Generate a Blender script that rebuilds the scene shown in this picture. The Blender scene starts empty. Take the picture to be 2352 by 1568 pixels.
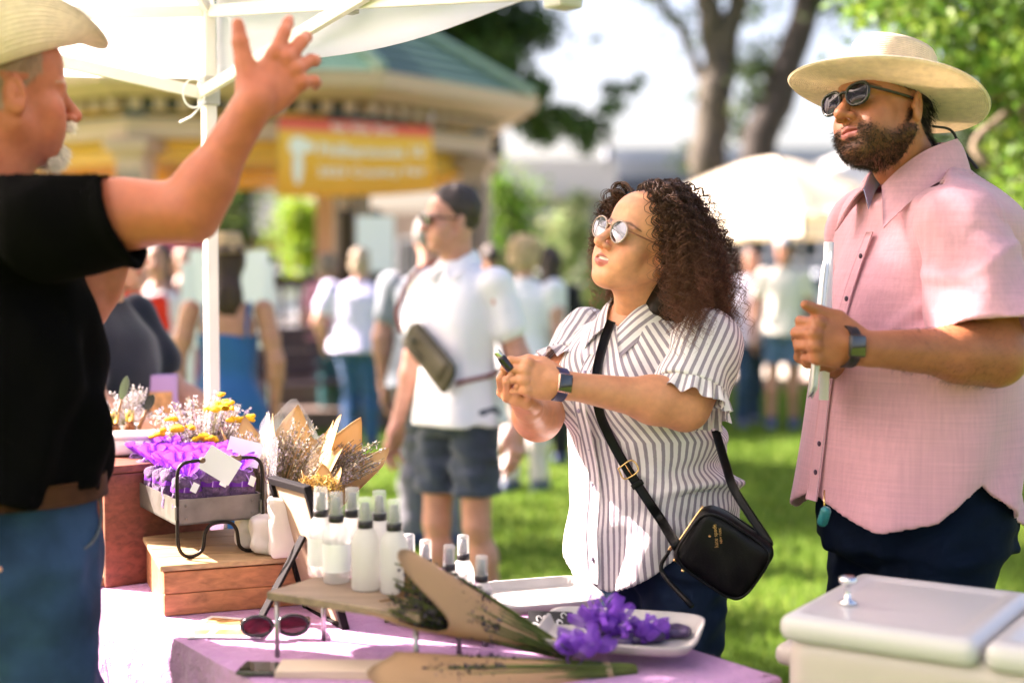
import bpy, bmesh, math, random
import numpy as np
from mathutils import Vector, Matrix
random.seed(7); rng = np.random.default_rng(7)
SC = bpy.context.scene
COL = SC.collection
# ------------------------------------------------------------------ camera
CAM = np.array([0.0, 0.0, 1.476]); PITCH = math.radians(2.98); FPX = 3267.0
_cd = bpy.data.cameras.new('camera'); cam = bpy.data.objects.new('camera', _cd); COL.objects.link(cam)
cam.location = CAM; cam.rotation_euler = (math.pi/2 - PITCH, 0, 0)
_cd.lens = 50; _cd.sensor_width = 36; _cd.clip_start = 0.05; _cd.clip_end = 2000
_cd.dof.use_dof = True; _cd.dof.focus_distance = 3.06; _cd.dof.aperture_fstop = 1.35; _cd.dof.aperture_blades = 0
SC.camera = cam
# ------------------------------------------------------------------ light
SUN_AZ = math.radians(160)      # horizontal direction towards the sun, from +X counter-clockwise
SUN_EL = math.radians(35)
SUN_DIR = np.array([math.cos(SUN_AZ)*math.cos(SUN_EL), math.sin(SUN_AZ)*math.cos(SUN_EL), math.sin(SUN_EL)])
W = bpy.data.worlds.new('World'); SC.world = W; W.use_nodes = True
_nt = W.node_tree; _bg = _nt.nodes['Background']
_sky = _nt.nodes.new('ShaderNodeTexSky'); _sky.sky_type = 'NISHITA'; _sky.sun_disc = False
_sky.sun_elevation = SUN_EL; _sky.sun_rotation = math.pi/2 - SUN_AZ
_sky.air_density = 1.0; _sky.dust_density = 4.0; _sky.ozone_density = 1.0
_nt.links.new(_sky.outputs[0], _bg.inputs[0]); _bg.inputs[1].default_value = 0.055
_sd = bpy.data.lights.new('sun', 'SUN'); sun = bpy.data.objects.new('sun', _sd); COL.objects.link(sun)
_sd.energy = 5.0; _sd.angle = math.radians(0.6); _sd.color = (1.0, 0.93, 0.82)
sun.rotation_euler = Vector(SUN_DIR).to_track_quat('Z', 'Y').to_euler()
sun.location = (-6, 1, 12)
SC.view_settings.view_transform = 'Standard'; SC.view_settings.look = 'None'
SC.view_settings.exposure = 2.9; SC.view_settings.use_white_balance = True; SC.view_settings.white_balance_temperature = 6800; SC.view_settings.white_balance_tint = 25; SC.view_settings.gamma = 1.0
SC.cycles.use_denoising = True
SC.cycles.max_bounces = 10; SC.cycles.transparent_max_bounces = 24
SC.cycles.sample_clamp_indirect = 8.0
# ------------------------------------------------------------------ geometry helpers
def nv(v):
    v = np.asarray(v, float); return v/np.linalg.norm(v)
_F = np.array([0, math.cos(PITCH), -math.sin(PITCH)]); _U = np.array([0, math.sin(PITCH), math.cos(PITCH)])
def at(u, v, d):
    """point seen at picture position (u, v) of a 2352 x 1568 picture, d metres in front of the camera"""
    return CAM + d*_F + np.array([(u-1176)/FPX*d, 0, 0]) + (784-v)/FPX*d*_U
def onz(u, v, z):
    r = _F + np.array([(u-1176)/FPX, 0, 0]) + (784-v)/FPX*_U
    return CAM + r*((z-CAM[2])/r[2])
def proj(p):
    q = np.asarray(p, float)-CAM; d = q@_F
    return 1176+q[0]/d*FPX, 784-(q@_U)/d*FPX, d
def frame(fwd, up):
    """columns: right, forward, up"""
    f = nv(fwd); r = nv(np.cross(f, up)); return np.stack([r, f, np.cross(r, f)], 1)
def rotz(a):
    c, s = math.cos(a), math.sin(a); return np.array([[c, -s, 0], [s, c, 0], [0, 0, 1.0]])
def axang(axis, a):
    x, y, z = nv(axis); c, s = math.cos(a), math.sin(a); C = 1-c
    return np.array([[x*x*C+c, x*y*C-z*s, x*z*C+y*s], [y*x*C+z*s, y*y*C+c, y*z*C-x*s], [z*x*C-y*s, z*y*C+x*s, z*z*C+c]])

def mesh_data(name, V, F, smooth=True, attrs=None):
    V = np.asarray(V, np.float32); me = bpy.data.meshes.new(name)
    me.vertices.add(len(V)); me.vertices.foreach_set('co', V.ravel())
    if isinstance(F, np.ndarray): groups = [F]
    else: groups = F
    loops = []; starts = []; o = 0
    for f in groups:
        if isinstance(f, np.ndarray):
            f = f.astype(np.int32); n, k = f.shape
            loops.append(f.ravel()); starts.append(o+np.arange(n)*k); o += n*k
        else:
            loops.append(np.array(f, np.int32)); starts.append(np.array([o])); o += len(f)
    L = np.concatenate(loops) if loops else np.zeros(0, np.int32); S = np.concatenate(starts).astype(np.int32)
    me.loops.add(len(L)); me.loops.foreach_set('vertex_index', L)
    me.polygons.add(len(S)); me.polygons.foreach_set('loop_start', S)
    me.polygons.foreach_set('use_smooth', np.full(len(S), smooth))
    me.update(calc_edges=True); me.validate()
    for k, a in (attrs or {}).items():
        a = np.asarray(a, np.float32)
        if a.ndim == 1:
            at_ = me.attributes.new(k, 'FLOAT', 'POINT'); at_.data.foreach_set('value', a)
        else:
            at_ = me.attributes.new(k, 'FLOAT_COLOR', 'POINT')
            at_.data.foreach_set('color', np.concatenate([a, np.ones((len(a), 1), np.float32)], 1).ravel())
    return me
def tag(o, label=None, cat=None, group=None, kind=None):
    if label: o['label'] = label
    if cat: o['category'] = cat
    if group: o['group'] = group
    if kind: o['kind'] = kind
    return o
def link(name, me, mat=None, parent=None):
    o = bpy.data.objects.new(name, me); COL.objects.link(o)
    if mat is not None and me is not None and not me.materials: me.materials.append(mat)
    if parent is not None:
        o.parent = parent
        p = parent; off = Vector((0, 0, 0))
        while p is not None: off += Vector(p.location); p = p.parent
        if not parent.get('_local'): o.location = -off
    return o
def obj(name, V, F, mat, parent=None, smooth=True, attrs=None, auto=None):
    """one mesh object given in world coordinates (parents must be unrotated)"""
    me = mesh_data(name, V, F, smooth, attrs)
    if auto is not None: sharp(me, auto)
    return link(name, me, mat, parent)
def sharp(me, ang):
    bm = bmesh.new(); bm.from_mesh(me); c = math.radians(ang)
    for e in bm.edges:
        if len(e.link_faces) == 2 and e.calc_face_angle(0) > c: e.smooth = False
    bm.to_mesh(me); bm.free()
def thing(name, label, cat, loc=(0, 0, 0), group=None):
    o = bpy.data.objects.new(name, None); COL.objects.link(o); o.location = tuple(float(x) for x in loc)
    o.empty_display_size = .1
    return tag(o, label, cat, group)

class MB:
    """collects shapes into one mesh"""
    def __init__(s): s.V = []; s.F = []; s.n = 0
    def add(s, V, F):
        V = np.asarray(V, float); s.V.append(V)
        for f in (F if not isinstance(F, np.ndarray) else [F]):
            s.F.append(np.asarray(f)+s.n)
        s.n += len(V); return s
    def box(s, c, size, R=None, bev=0.0):
        V, F = boxmesh(size, bev)
        if R is not None: V = V@np.asarray(R).T
        return s.add(V+np.asarray(c), F)
    def tube(s, P, r, n=8, cap=True, closed=False): return s.add(*tube(P, r, n, cap, closed))
    def lathe(s, prof, n=20, c=(0, 0, 0), R=None, cap=True):
        V, F = lathe(prof, n, cap)
        if R is not None: V = V@np.asarray(R).T
        return s.add(V+np.asarray(c), F)
    def get(s):
        F = []
        for f in s.F: F.append(f if f.ndim == 2 else list(f))
        return np.concatenate(s.V), F
    def build(s, name, mat, parent=None, smooth=False, auto=None):
        V, F = s.get(); return obj(name, V, F, mat, parent, smooth, auto=auto)
_boxc = {}
def boxmesh(size, bev=0.0):
    sx, sy, sz = [x/2 for x in size]
    if bev <= 0:
        V = np.array([[x, y, z] for x in (-sx, sx) for y in (-sy, sy) for z in (-sz, sz)])
        F = np.array([[0, 1, 3, 2], [4, 6, 7, 5], [0, 4, 5, 1], [2, 3, 7, 6], [0, 2, 6, 4], [1, 5, 7, 3]])
        return V, F
    key = (round(sx, 5), round(sy, 5), round(sz, 5), bev)
    if key not in _boxc:
        bm = bmesh.new(); bmesh.ops.create_cube(bm, size=1)
        bmesh.ops.scale(bm, vec=(2*sx, 2*sy, 2*sz), verts=bm.verts)
        bmesh.ops.bevel(bm, geom=list(bm.edges), offset=min(bev, .49*min(size)), segments=2, affect='EDGES', profile=.5)
        V = np.array([v.co[:] for v in bm.verts]); F = [[v.index for v in f.verts] for f in bm.faces]; bm.free()
        _boxc[key] = (V, F)
    V, F = _boxc[key]; return V.copy(), [list(f) for f in F]
def tube(P, r, n=8, cap=True, closed=False):
    P = np.asarray(P, float); m = len(P); r = np.broadcast_to(np.asarray(r, float), (m,))
    if closed: T = np.roll(P, -1, 0)-np.roll(P, 1, 0)
    else: T = np.gradient(P, axis=0)
    T = T/np.maximum(np.linalg.norm(T, axis=1, keepdims=True), 1e-9)
    a = np.array([0, 0, 1.0]) if abs(T[0, 2]) < .9 else np.array([1.0, 0, 0])
    N = np.zeros_like(P); N[0] = nv(np.cross(T[0], a))
    for i in range(1, m):
        v = N[i-1]-T[i]*(N[i-1]@T[i]); l = np.linalg.norm(v); N[i] = v/l if l > 1e-6 else N[i-1]
    B = np.cross(T, N); an = np.linspace(0, 2*np.pi, n, endpoint=False)
    V = P[:, None]+r[:, None, None]*(np.cos(an)[None, :, None]*N[:, None]+np.sin(an)[None, :, None]*B[:, None])
    i = np.arange(m if closed else m-1)[:, None]; j = np.arange(n)[None]
    F = np.stack([i*n+j, i*n+(j+1) % n, ((i+1) % m)*n+(j+1) % n, ((i+1) % m)*n+j], -1).reshape(-1, 4)
    F = [F]
    if cap and not closed:
        F.append(list(range(n))[::-1]); F.append([(m-1)*n+k for k in range(n)])
    return V.reshape(-1, 3), F
def lathe(prof, n=20, cap=True):
    prof = np.asarray(prof, float); m = len(prof); an = np.linspace(0, 2*np.pi, n, endpoint=False)
    V = np.stack([prof[:, 0, None]*np.cos(an), prof[:, 0, None]*np.sin(an), np.broadcast_to(prof[:, 1, None], (m, n))], -1).reshape(-1, 3)
    i = np.arange(m-1)[:, None]; j = np.arange(n)[None]
    F = [np.stack([i*n+j, i*n+(j+1) % n, (i+1)*n+(j+1) % n, (i+1)*n+j], -1).reshape(-1, 4)]
    if cap:
        if prof[0, 0] > 1e-6: F.append(list(range(n))[::-1])
        if prof[-1, 0] > 1e-6: F.append([(m-1)*n+k for k in range(n)])
    return V, F
def spline(P, n):
    """Catmull-Rom through P"""
    P = np.asarray(P, float); Q = np.vstack([2*P[0]-P[1], P, 2*P[-1]-P[-2]]); t = np.linspace(0, len(P)-1, n)
    i = np.minimum(t.astype(int), len(P)-2); f = (t-i)[:, None]
    a, b, c, d = Q[i], Q[i+1], Q[i+2], Q[i+3]
    return .5*(2*b+(c-a)*f+(2*a-5*b+4*c-d)*f**2+(3*b-a-3*c+d)*f**3)
def grid_faces(m, n, wrap=False):
    i = np.arange(m-1)[:, None]; j = np.arange(n if wrap else n-1)[None]
    return np.stack([i*n+j, i*n+(j+1) % n, (i+1)*n+(j+1) % n, (i+1)*n+j], -1).reshape(-1, 4)
def sheet(P, th=None):
    """P (m, n, 3) surface grid -> mesh; th: thickness along normals"""
    m, n, _ = P.shape; V = P.reshape(-1, 3); F = grid_faces(m, n)
    if th is None: return V, F
    du = np.gradient(P, axis=0); dv = np.gradient(P, axis=1); N = np.cross(du, dv)
    N /= np.maximum(np.linalg.norm(N, axis=2, keepdims=True), 1e-9)
    V2 = (P-N*th).reshape(-1, 3); k = m*n
    rim = [(i, 0) for i in range(m)]+[(m-1, j) for j in range(1, n)]+[(i, n-1) for i in range(m-2, -1, -1)]+[(0, j) for j in range(n-2, 0, -1)]
    r = np.array([a*n+b for a, b in rim]); r2 = np.roll(r, -1)
    return np.vstack([V, V2]), np.vstack([F, F[:, ::-1]+k, np.stack([r2, r, r+k, r2+k], 1)])

# ------------------------------------------------------------------ implicit surfaces
def smin(a, b, k):
    if k <= 0: return np.minimum(a, b)
    h = np.maximum(k-np.abs(a-b), 0)/k; return np.minimum(a, b)-h*h*k*.25
def ell(c, r, R=None):
    c = np.asarray(c, float); r = np.asarray(r, float)*np.ones(3)
    def fn(X, Y, Z):
        x, y, z = X-c[0], Y-c[1], Z-c[2]
        if R is not None:
            x, y, z = (x*R[0, 0]+y*R[1, 0]+z*R[2, 0], x*R[0, 1]+y*R[1, 1]+z*R[2, 1], x*R[0, 2]+y*R[1, 2]+z*R[2, 2])
        k0 = np.sqrt((x/r[0])**2+(y/r[1])**2+(z/r[2])**2)
        k1 = np.sqrt((x/r[0]**2)**2+(y/r[1]**2)**2+(z/r[2]**2)**2)
        return k0*(k0-1)/np.maximum(k1, 1e-6)
    e = r if R is None else np.full(3, r.max())
    return fn, c-e, c+e
def cone(a, b, ra, rb=None):
    a = np.asarray(a, float); b = np.asarray(b, float); rb = ra if rb is None else rb
    ba = b-a; L = max(ba@ba, 1e-9)
    def fn(X, Y, Z):
        x, y, z = X-a[0], Y-a[1], Z-a[2]
        t = np.clip((x*ba[0]+y*ba[1]+z*ba[2])/L, 0, 1)
        return np.sqrt((x-t*ba[0])**2+(y-t*ba[1])**2+(z-t*ba[2])**2)-(ra+(rb-ra)*t)
    m = max(ra, rb)
    return fn, np.minimum(a, b)-m, np.maximum(a, b)+m
def rbox(c, half, r, R=None):
    c = np.asarray(c, float); h = np.asarray(half, float)-r
    def fn(X, Y, Z):
        x, y, z = X-c[0], Y-c[1], Z-c[2]
        if R is not None:
            x, y, z = (x*R[0, 0]+y*R[1, 0]+z*R[2, 0], x*R[0, 1]+y*R[1, 1]+z*R[2, 1], x*R[0, 2]+y*R[1, 2]+z*R[2, 2])
        x, y, z = np.abs(x)-h[0], np.abs(y)-h[1], np.abs(z)-h[2]
        return np.sqrt(np.maximum(x, 0)**2+np.maximum(y, 0)**2+np.maximum(z, 0)**2)+np.minimum(np.maximum(x, np.maximum(y, z)), 0)-r
    e = np.asarray(half) if R is None else np.full(3, np.linalg.norm(half))
    return fn, c-e, c+e
def loft(S, yaw, grow=0.0, p=2.0):
    """S rows: z, cx, cy, a (sideways), b (front), b2 (back); yaw: heading of the front"""
    S = np.asarray(S, float); S = S[np.argsort(S[:, 0])]; c, s = math.cos(yaw), math.sin(yaw)
    zz = np.linspace(S[0, 0], S[-1, 0], 80)
    cols = []
    for k in range(1, 6):
        v = np.interp(zz, S[:, 0], S[:, k]); w = np.convolve(np.pad(v, 3, mode='edge'), np.ones(7)/7, 'valid'); cols.append(w)
    def par(Z): return [np.interp(Z, zz, q) for q in cols]
    def fn(X, Y, Z):
        cx, cy, a, b, b2 = par(Z); a = a+grow
        x, y = X-cx, Y-cy; fr = x*c+y*s; sd = -x*s+y*c
        bb = np.where(fr > 0, b, b2)+grow
        k0 = (np.abs(sd/a)**p+np.abs(fr/bb)**p)**(1/p)
        d = (k0-1)*np.minimum(a, bb)
        return np.maximum(d, np.maximum(S[0, 0]-Z, Z-S[-1, 0]))
    m = S[:, 3:6].max()+grow
    lo = np.array([S[:, 1].min()-m, S[:, 2].min()-m, S[0, 0]]); hi = np.array([S[:, 1].max()+m, S[:, 2].max()+m, S[-1, 0]])
    fn.par = par
    return fn, lo, hi
class Field:
    def __init__(s, lo, hi, h):
        s.lo = np.asarray(lo, float); s.h = h
        n = np.ceil((np.asarray(hi, float)-s.lo)/h).astype(int)+1
        s.ax = [(s.lo[i]+np.arange(n[i])*h).astype(np.float32) for i in range(3)]
        s.f = np.full(n, 1.0, np.float32)
    def sub_box(s, lo, hi):
        sl = []
        for i in range(3):
            a = int(np.clip(np.floor((lo[i]-s.lo[i])/s.h), 0, len(s.ax[i]))); b = int(np.clip(np.ceil((hi[i]-s.lo[i])/s.h)+1, 0, len(s.ax[i])))
            sl.append(slice(a, b))
        return tuple(sl), (s.ax[0][sl[0]][:, None, None], s.ax[1][sl[1]][None, :, None], s.ax[2][sl[2]][None, None, :])
    def op(s, prim, k=.01, mode='u', pad=None):
        fn, lo, hi = prim; m = (k+2.5*s.h) if pad is None else pad
        sl, P = s.sub_box(np.asarray(lo)-m, np.asarray(hi)+m)
        if s.f[sl].size == 0: return s
        d = fn(*P).astype(np.float32)
        if mode == 'u': s.f[sl] = smin(s.f[sl], d, k)
        elif mode == 's': s.f[sl] = -smin(-s.f[sl], d, k)
        elif mode == 'i': s.f[sl] = -smin(-s.f[sl], -d, k)
        return s
    def u(s, prim, k=.01): return s.op(prim, k, 'u')
    def s_(s, prim, k=.01): return s.op(prim, k, 's')
    def cut(s, fn, k=0.0, lo=None, hi=None):
        """keep where fn < 0"""
        L = s.lo if lo is None else np.asarray(lo); H = (s.lo+s.h*np.array(s.f.shape)) if hi is None else np.asarray(hi)
        sl, P = s.sub_box(L, H)
        s.f[sl] = -smin(-s.f[sl], -(fn(*P).astype(np.float32)+0*s.f[sl]), k); return s
    def disp(s, fn, band=.05):
        m = np.abs(s.f) < band; i, j, k = np.nonzero(m)
        s.f[m] += fn(s.ax[0][i], s.ax[1][j], s.ax[2][k]).astype(np.float32); return s
    def mesh(s, relax=1):
        f = s.f; ins = f < 0
        n = np.array(f.shape)-1
        cnt = np.zeros(n, np.int8)
        for a in (0, 1):
            for b in (0, 1):
                for c in (0, 1): cnt += ins[a:a+n[0], b:b+n[1], c:c+n[2]]
        act = (cnt > 0) & (cnt < 8); I, J, K = np.nonzero(act)
        idx = np.full(n, -1, np.int32); idx[I, J, K] = np.arange(len(I))
        acc = np.zeros((len(I), 3)); w = np.zeros(len(I))
        cor = [(a, b, c) for a in (0, 1) for b in (0, 1) for c in (0, 1)]
        val = {q: f[I+q[0], J+q[1], K+q[2]].astype(float) for q in cor}
        for p in cor:
            for d in range(3):
                if p[d]: continue
                q = list(p); q[d] = 1; q = tuple(q); va, vb = val[p], val[q]
                m = (va < 0) != (vb < 0)
                t = np.where(m, va/np.where(m, va-vb, 1), 0)
                pt = np.array(p, float)[None]+np.zeros((len(I), 3)); pt[:, d] += t
                acc[m] += pt[m]; w[m] += 1
        V = s.lo+s.h*(np.stack([I, J, K], 1)+acc/np.maximum(w, 1)[:, None])
        Fs = []
        for d in range(3):
            A = ins; o = [slice(1, -1)]*3; o[d] = slice(0, -1); o2 = list(o); o2[d] = slice(1, None)
            a = A[tuple(o)]; b = A[tuple(o2)]; e1, e2 = (d+1) % 3, (d+2) % 3
            for flip, m in ((False, a & ~b), (True, ~a & b)):
                q = np.stack(np.nonzero(m), 1)
                q[:, e1] += 1; q[:, e2] += 1
                u1 = np.zeros(3, int); u1[e1] = -1; u2 = np.zeros(3, int); u2[e2] = -1
                c0 = idx[tuple(q.T)]; c1 = idx[tuple((q+u1).T)]; c2 = idx[tuple((q+u1+u2).T)]; c3 = idx[tuple((q+u2).T)]
                F = np.stack([c0, c1, c2, c3], 1); Fs.append(F[:, ::-1] if flip else F)
        F = np.vstack(Fs); F = F[(F >= 0).all(1)]
        for _ in range(relax): V = laplace(V, F, .5)
        return V, F
def laplace(V, F, a):
    S = np.zeros_like(V); c = np.zeros(len(V))
    for i in range(4):
        j = F[:, (i+1) % 4]; np.add.at(S, F[:, i], V[j]); np.add.at(c, F[:, i], 1)
        np.add.at(S, j, V[F[:, i]]); np.add.at(c, j, 1)
    return V*(1-a)+a*S/np.maximum(c, 1)[:, None]
def waves(seed, n, lam, amp, ani=(1, 1, 1)):
    """smooth random relief: sum of sines"""
    r = np.random.default_rng(seed); k = r.normal(size=(n, 3)); k /= np.linalg.norm(k, axis=1, keepdims=True)
    k = k*(2*np.pi/(lam*r.uniform(.6, 1.6, n)))[:, None]*np.asarray(ani); ph = r.uniform(0, 6.28, n)
    def fn(X, Y, Z):
        s = 0
        for i in range(n): s = s+np.sin(k[i, 0]*X+k[i, 1]*Y+k[i, 2]*Z+ph[i])
        return amp*s/math.sqrt(n)
    return fn
def strands(P, r, sides=3):
    """P (N, M, 3) paths, r (N, M) or scalar -> tubes in one mesh"""
    N, M, _ = P.shape; T = np.gradient(P, axis=1); T /= np.maximum(np.linalg.norm(T, axis=2, keepdims=True), 1e-9)
    A = np.where(np.abs(T[..., 2:3]) < .8, np.array([0, 0, 1.0]), np.array([1.0, 0, 0]))
    n1 = np.cross(T, A); n1 /= np.maximum(np.linalg.norm(n1, axis=2, keepdims=True), 1e-9); n2 = np.cross(T, n1)
    an = np.linspace(0, 2*np.pi, sides, endpoint=False); r = np.broadcast_to(np.asarray(r, float), (N, M))
    V = P[:, :, None]+r[:, :, None, None]*(np.cos(an)[None, None, :, None]*n1[:, :, None]+np.sin(an)[None, None, :, None]*n2[:, :, None])
    F = grid_faces(M, sides, True)
    F = (F[None]+(np.arange(N)*M*sides)[:, None, None]).reshape(-1, 4)
    return V.reshape(-1, 3), F
# ------------------------------------------------------------------ materials
def pmat(name, col, rough=.6, metal=0.0, var=0.0, vscale=8.0, bump=0.0, bscale=60.0, attr=None, sss=0.0, trans=0.0, ior=1.45, sheen=0.0, coat=0.0, spec=.5, alpha=1.0, wear=None, translucent=0.0, emit=None):
    m = bpy.data.materials.new(name); m.use_nodes = True; nt = m.node_tree; b = nt.nodes['Principled BSDF']; N = nt.nodes.new; L = nt.links.new
    b.inputs['Roughness'].default_value = rough; b.inputs['Metallic'].default_value = metal
    b.inputs['Specular IOR Level'].default_value = spec; b.inputs['IOR'].default_value = ior
    if trans: b.inputs['Transmission Weight'].default_value = trans
    if coat: b.inputs['Coat Weight'].default_value = coat; b.inputs['Coat Roughness'].default_value = .08
    if sheen: b.inputs['Sheen Weight'].default_value = sheen
    if alpha < 1: b.inputs['Alpha'].default_value = alpha
    if sss:
        b.inputs['Subsurface Weight'].default_value = sss; b.inputs['Subsurface Radius'].default_value = (1.0, .35, .2); b.inputs['Subsurface Scale'].default_value = .008
    if emit: b.inputs['Emission Color'].default_value = (*emit[0], 1); b.inputs['Emission Strength'].default_value = emit[1]
    tc = N('ShaderNodeTexCoord'); src = None
    if attr:
        a = N('ShaderNodeAttribute'); a.attribute_name = attr; src = a.outputs['Color']
    else:
        c = N('ShaderNodeRGB'); c.outputs[0].default_value = (*col, 1); src = c.outputs[0]
    if var:
        n = N('ShaderNodeTexNoise'); n.inputs['Scale'].default_value = vscale; n.inputs['Detail'].default_value = 6; L(tc.outputs['Object'], n.inputs['Vector'])
        mr = N('ShaderNodeMapRange'); mr.inputs[1].default_value = .25; mr.inputs[2].default_value = .75; mr.inputs[3].default_value = 1-var; mr.inputs[4].default_value = 1+var
        L(n.outputs[0], mr.inputs[0])
        mx = N('ShaderNodeVectorMath'); mx.operation = 'SCALE'; L(src, mx.inputs[0]); L(mr.outputs[0], mx.inputs[3]); src = mx.outputs[0]
        rr = N('ShaderNodeMapRange'); rr.inputs[3].default_value = max(0, rough-.1); rr.inputs[4].default_value = min(1, rough+.1); L(n.outputs[0], rr.inputs[0]); L(rr.outputs[0], b.inputs['Roughness'])
    L(src, b.inputs['Base Color'])
    if bump:
        n = N('ShaderNodeTexNoise'); n.inputs['Scale'].default_value = bscale; n.inputs['Detail'].default_value = 4; L(tc.outputs['Object'], n.inputs['Vector'])
        bp = N('ShaderNodeBump'); bp.inputs['Strength'].default_value = 1.0; bp.inputs['Distance'].default_value = bump; L(n.outputs[0], bp.inputs['Height']); L(bp.outputs[0], b.inputs['Normal'])
    if translucent:
        t = N('ShaderNodeBsdfTranslucent'); L(src, t.inputs[0]); ms = N('ShaderNodeMixShader'); ms.inputs[0].default_value = translucent
        out = nt.nodes['Material Output']; L(b.outputs[0], ms.inputs[1]); L(t.outputs[0], ms.inputs[2]); L(ms.outputs[0], out.inputs[0])
    return m
def cloth_mat(name, col, weave=900.0, bump=.0002, var=.06, vscale=12, rough=.85, sheen=.25, spec=.2):
    """plain woven cloth: two crossed thread waves plus uneven dye"""
    m = pmat(name, col, rough, var=var, vscale=vscale, sheen=sheen, spec=spec); nt = m.node_tree; N = nt.nodes.new; L = nt.links.new; b = nt.nodes['Principled BSDF']
    tc = N('ShaderNodeTexCoord'); n = N('ShaderNodeTexNoise'); n.inputs['Scale'].default_value = weave; L(tc.outputs['Object'], n.inputs['Vector'])
    n2 = N('ShaderNodeTexNoise'); n2.inputs['Scale'].default_value = 38; n2.inputs['Detail'].default_value = 5; L(tc.outputs['Object'], n2.inputs['Vector'])
    ad = N('ShaderNodeMath'); ad.operation = 'MULTIPLY_ADD'; ad.inputs[1].default_value = 6.0; L(n2.outputs[0], ad.inputs[0]); L(n.outputs[0], ad.inputs[2])
    bp = N('ShaderNodeBump'); bp.inputs['Distance'].default_value = bump; L(ad.outputs[0], bp.inputs['Height']); L(bp.outputs[0], b.inputs['Normal'])
    return m
# ------------------------------------------------------------------ people: shared anatomy
M_SKIN = pmat('skin', (1, 1, 1), .48, attr='col', var=.10, vscale=70, bump=.00045, bscale=380, sss=.10, spec=.45)
def head_field(o, R, neck, male=False, h=.0021, open_=.5, big=1.0, jaw=1.0, neck_r=.05, ears=True, nose=1.0, eyes=True, smile=.0):
    """head in its own axes (x right, y forward, z up, origin between the ears at eye level)"""
    nb = R.T@(np.asarray(neck)-o)/big
    lo = np.minimum([-.105, -.125, -.15], nb-.075); hi = np.maximum([.105, .135, .14], nb+.075)
    F = Field(lo, hi, h/big); u, s = F.u, F.s_
    j = jaw
    u(ell((0, -.014, .032), (.0755, .096, .086)), 0)
    u(ell((0, .036, .046), (.058, .05, .052)), .03)
    u(ell((0, .030, -.03), (.056, .062, .082)), .03)
    u(ell((0, .040, -.078), (.043*j, .043, .033)), .03)
    u(ell((0, .069, -.100), (.019*j, .015, .014)), .03)
    for q in (-1, 1):
        u(cone((q*.054*j, -.002, -.058), (q*.014, .062, -.099), .014*j, .014), .028)
        u(ell((q*.043, .056, -.032), (.022, .024, .021)), .024)
        u(ell((q*.037, .060, -.060), (.020, .022, .025)), .024)
        s(ell((q*.031, .099, -.001), (.0185, .016, .0135)), .018)
        u(ell((q*.031, .0735, -.002), (.0150, .0135, .0120)), .006)
        u(cone((q*.010, .091, .0125), (q*.046, .074, .014), .0065 if male else .0045), .012)
    u(cone((0, .090, .006), (0, .1145, -.033), .0065, .0105*nose), .012)
    u(ell((0, .1165, -.036), (.0105*nose, .0095, .009)), .008)
    for q in (-1, 1):
        u(ell((q*.0125*nose, .102, -.0405), (.0085*nose, .011, .0075)), .007)
        s(ell((q*.0072, .1065, -.0475), (.0042, .006, .0045)), .003)
    # mouth
    u(ell((0, .079, -.067), (.027, .0155, .020)), .014)
    o_ = .0045*open_
    for q in (-1, 1):
        u(cone((q*.0035, .0945, -.0600+o_*.3), (q*.0235, .0825, -.0650+smile), .0044, .0026), .005)
        u(cone((0, .0920, -.0730-o_), (q*.0215, .083, -.0670-o_*.3+smile), .0056, .0028), .005)
    s(ell((0, .094, -.0662-o_*.4+smile*.5), (.0235, .012, .0010+o_*.8)), .002)
    if open_ > .2: u(ell((0, .0825, -.0635), (.017, .0085, .0060)), .001)
    s(ell((0, .098, -.088), (.022, .008, .005)), .012)
    if ears:
        for q in (-1, 1):
            E = axang((0, 0, 1), q*-.42)@axang((1, 0, 0), .18)
            c = np.array([q*.079, -.012, -.012])
            u(ell(c, (.0075, .0175, .031), E), .006)
            u(ell(c+E@np.array([0, .001, -.022]), (.006, .011, .012), E), .005)
            s(ell(c+E@np.array([q*.008, .002, .004]), (.007, .0095, .018), E), .005)
            u(ell(c+E@np.array([q*.001, -.001, .003]), (.006, .0045, .012), E), .004)
            s(ell(c+E@np.array([q*.009, .008, -.006]), (.008, .0045, .007), E), .003)
            u(cone(c+(0, .014, -.004), c+(q*.003, .015, -.008), .004), .003)
    nt = np.array([0, -.022, -.05])
    u(cone(nt, nb, neck_r/big, (neck_r+.004)/big), .03)
    u(cone((0, .012, -.078), nb+np.array([0, .018, .0]), .03, .036), .03)
    for q in (-1, 1): u(cone((q*.052, -.02, -.04), nb+np.array([q*.008, .042, .004]), .010, .011), .02)
    if male: u(ell(nt*.35+nb*.65+np.array([0, .052, 0]), (.011, .014, .016)), .015)
    return F
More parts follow.
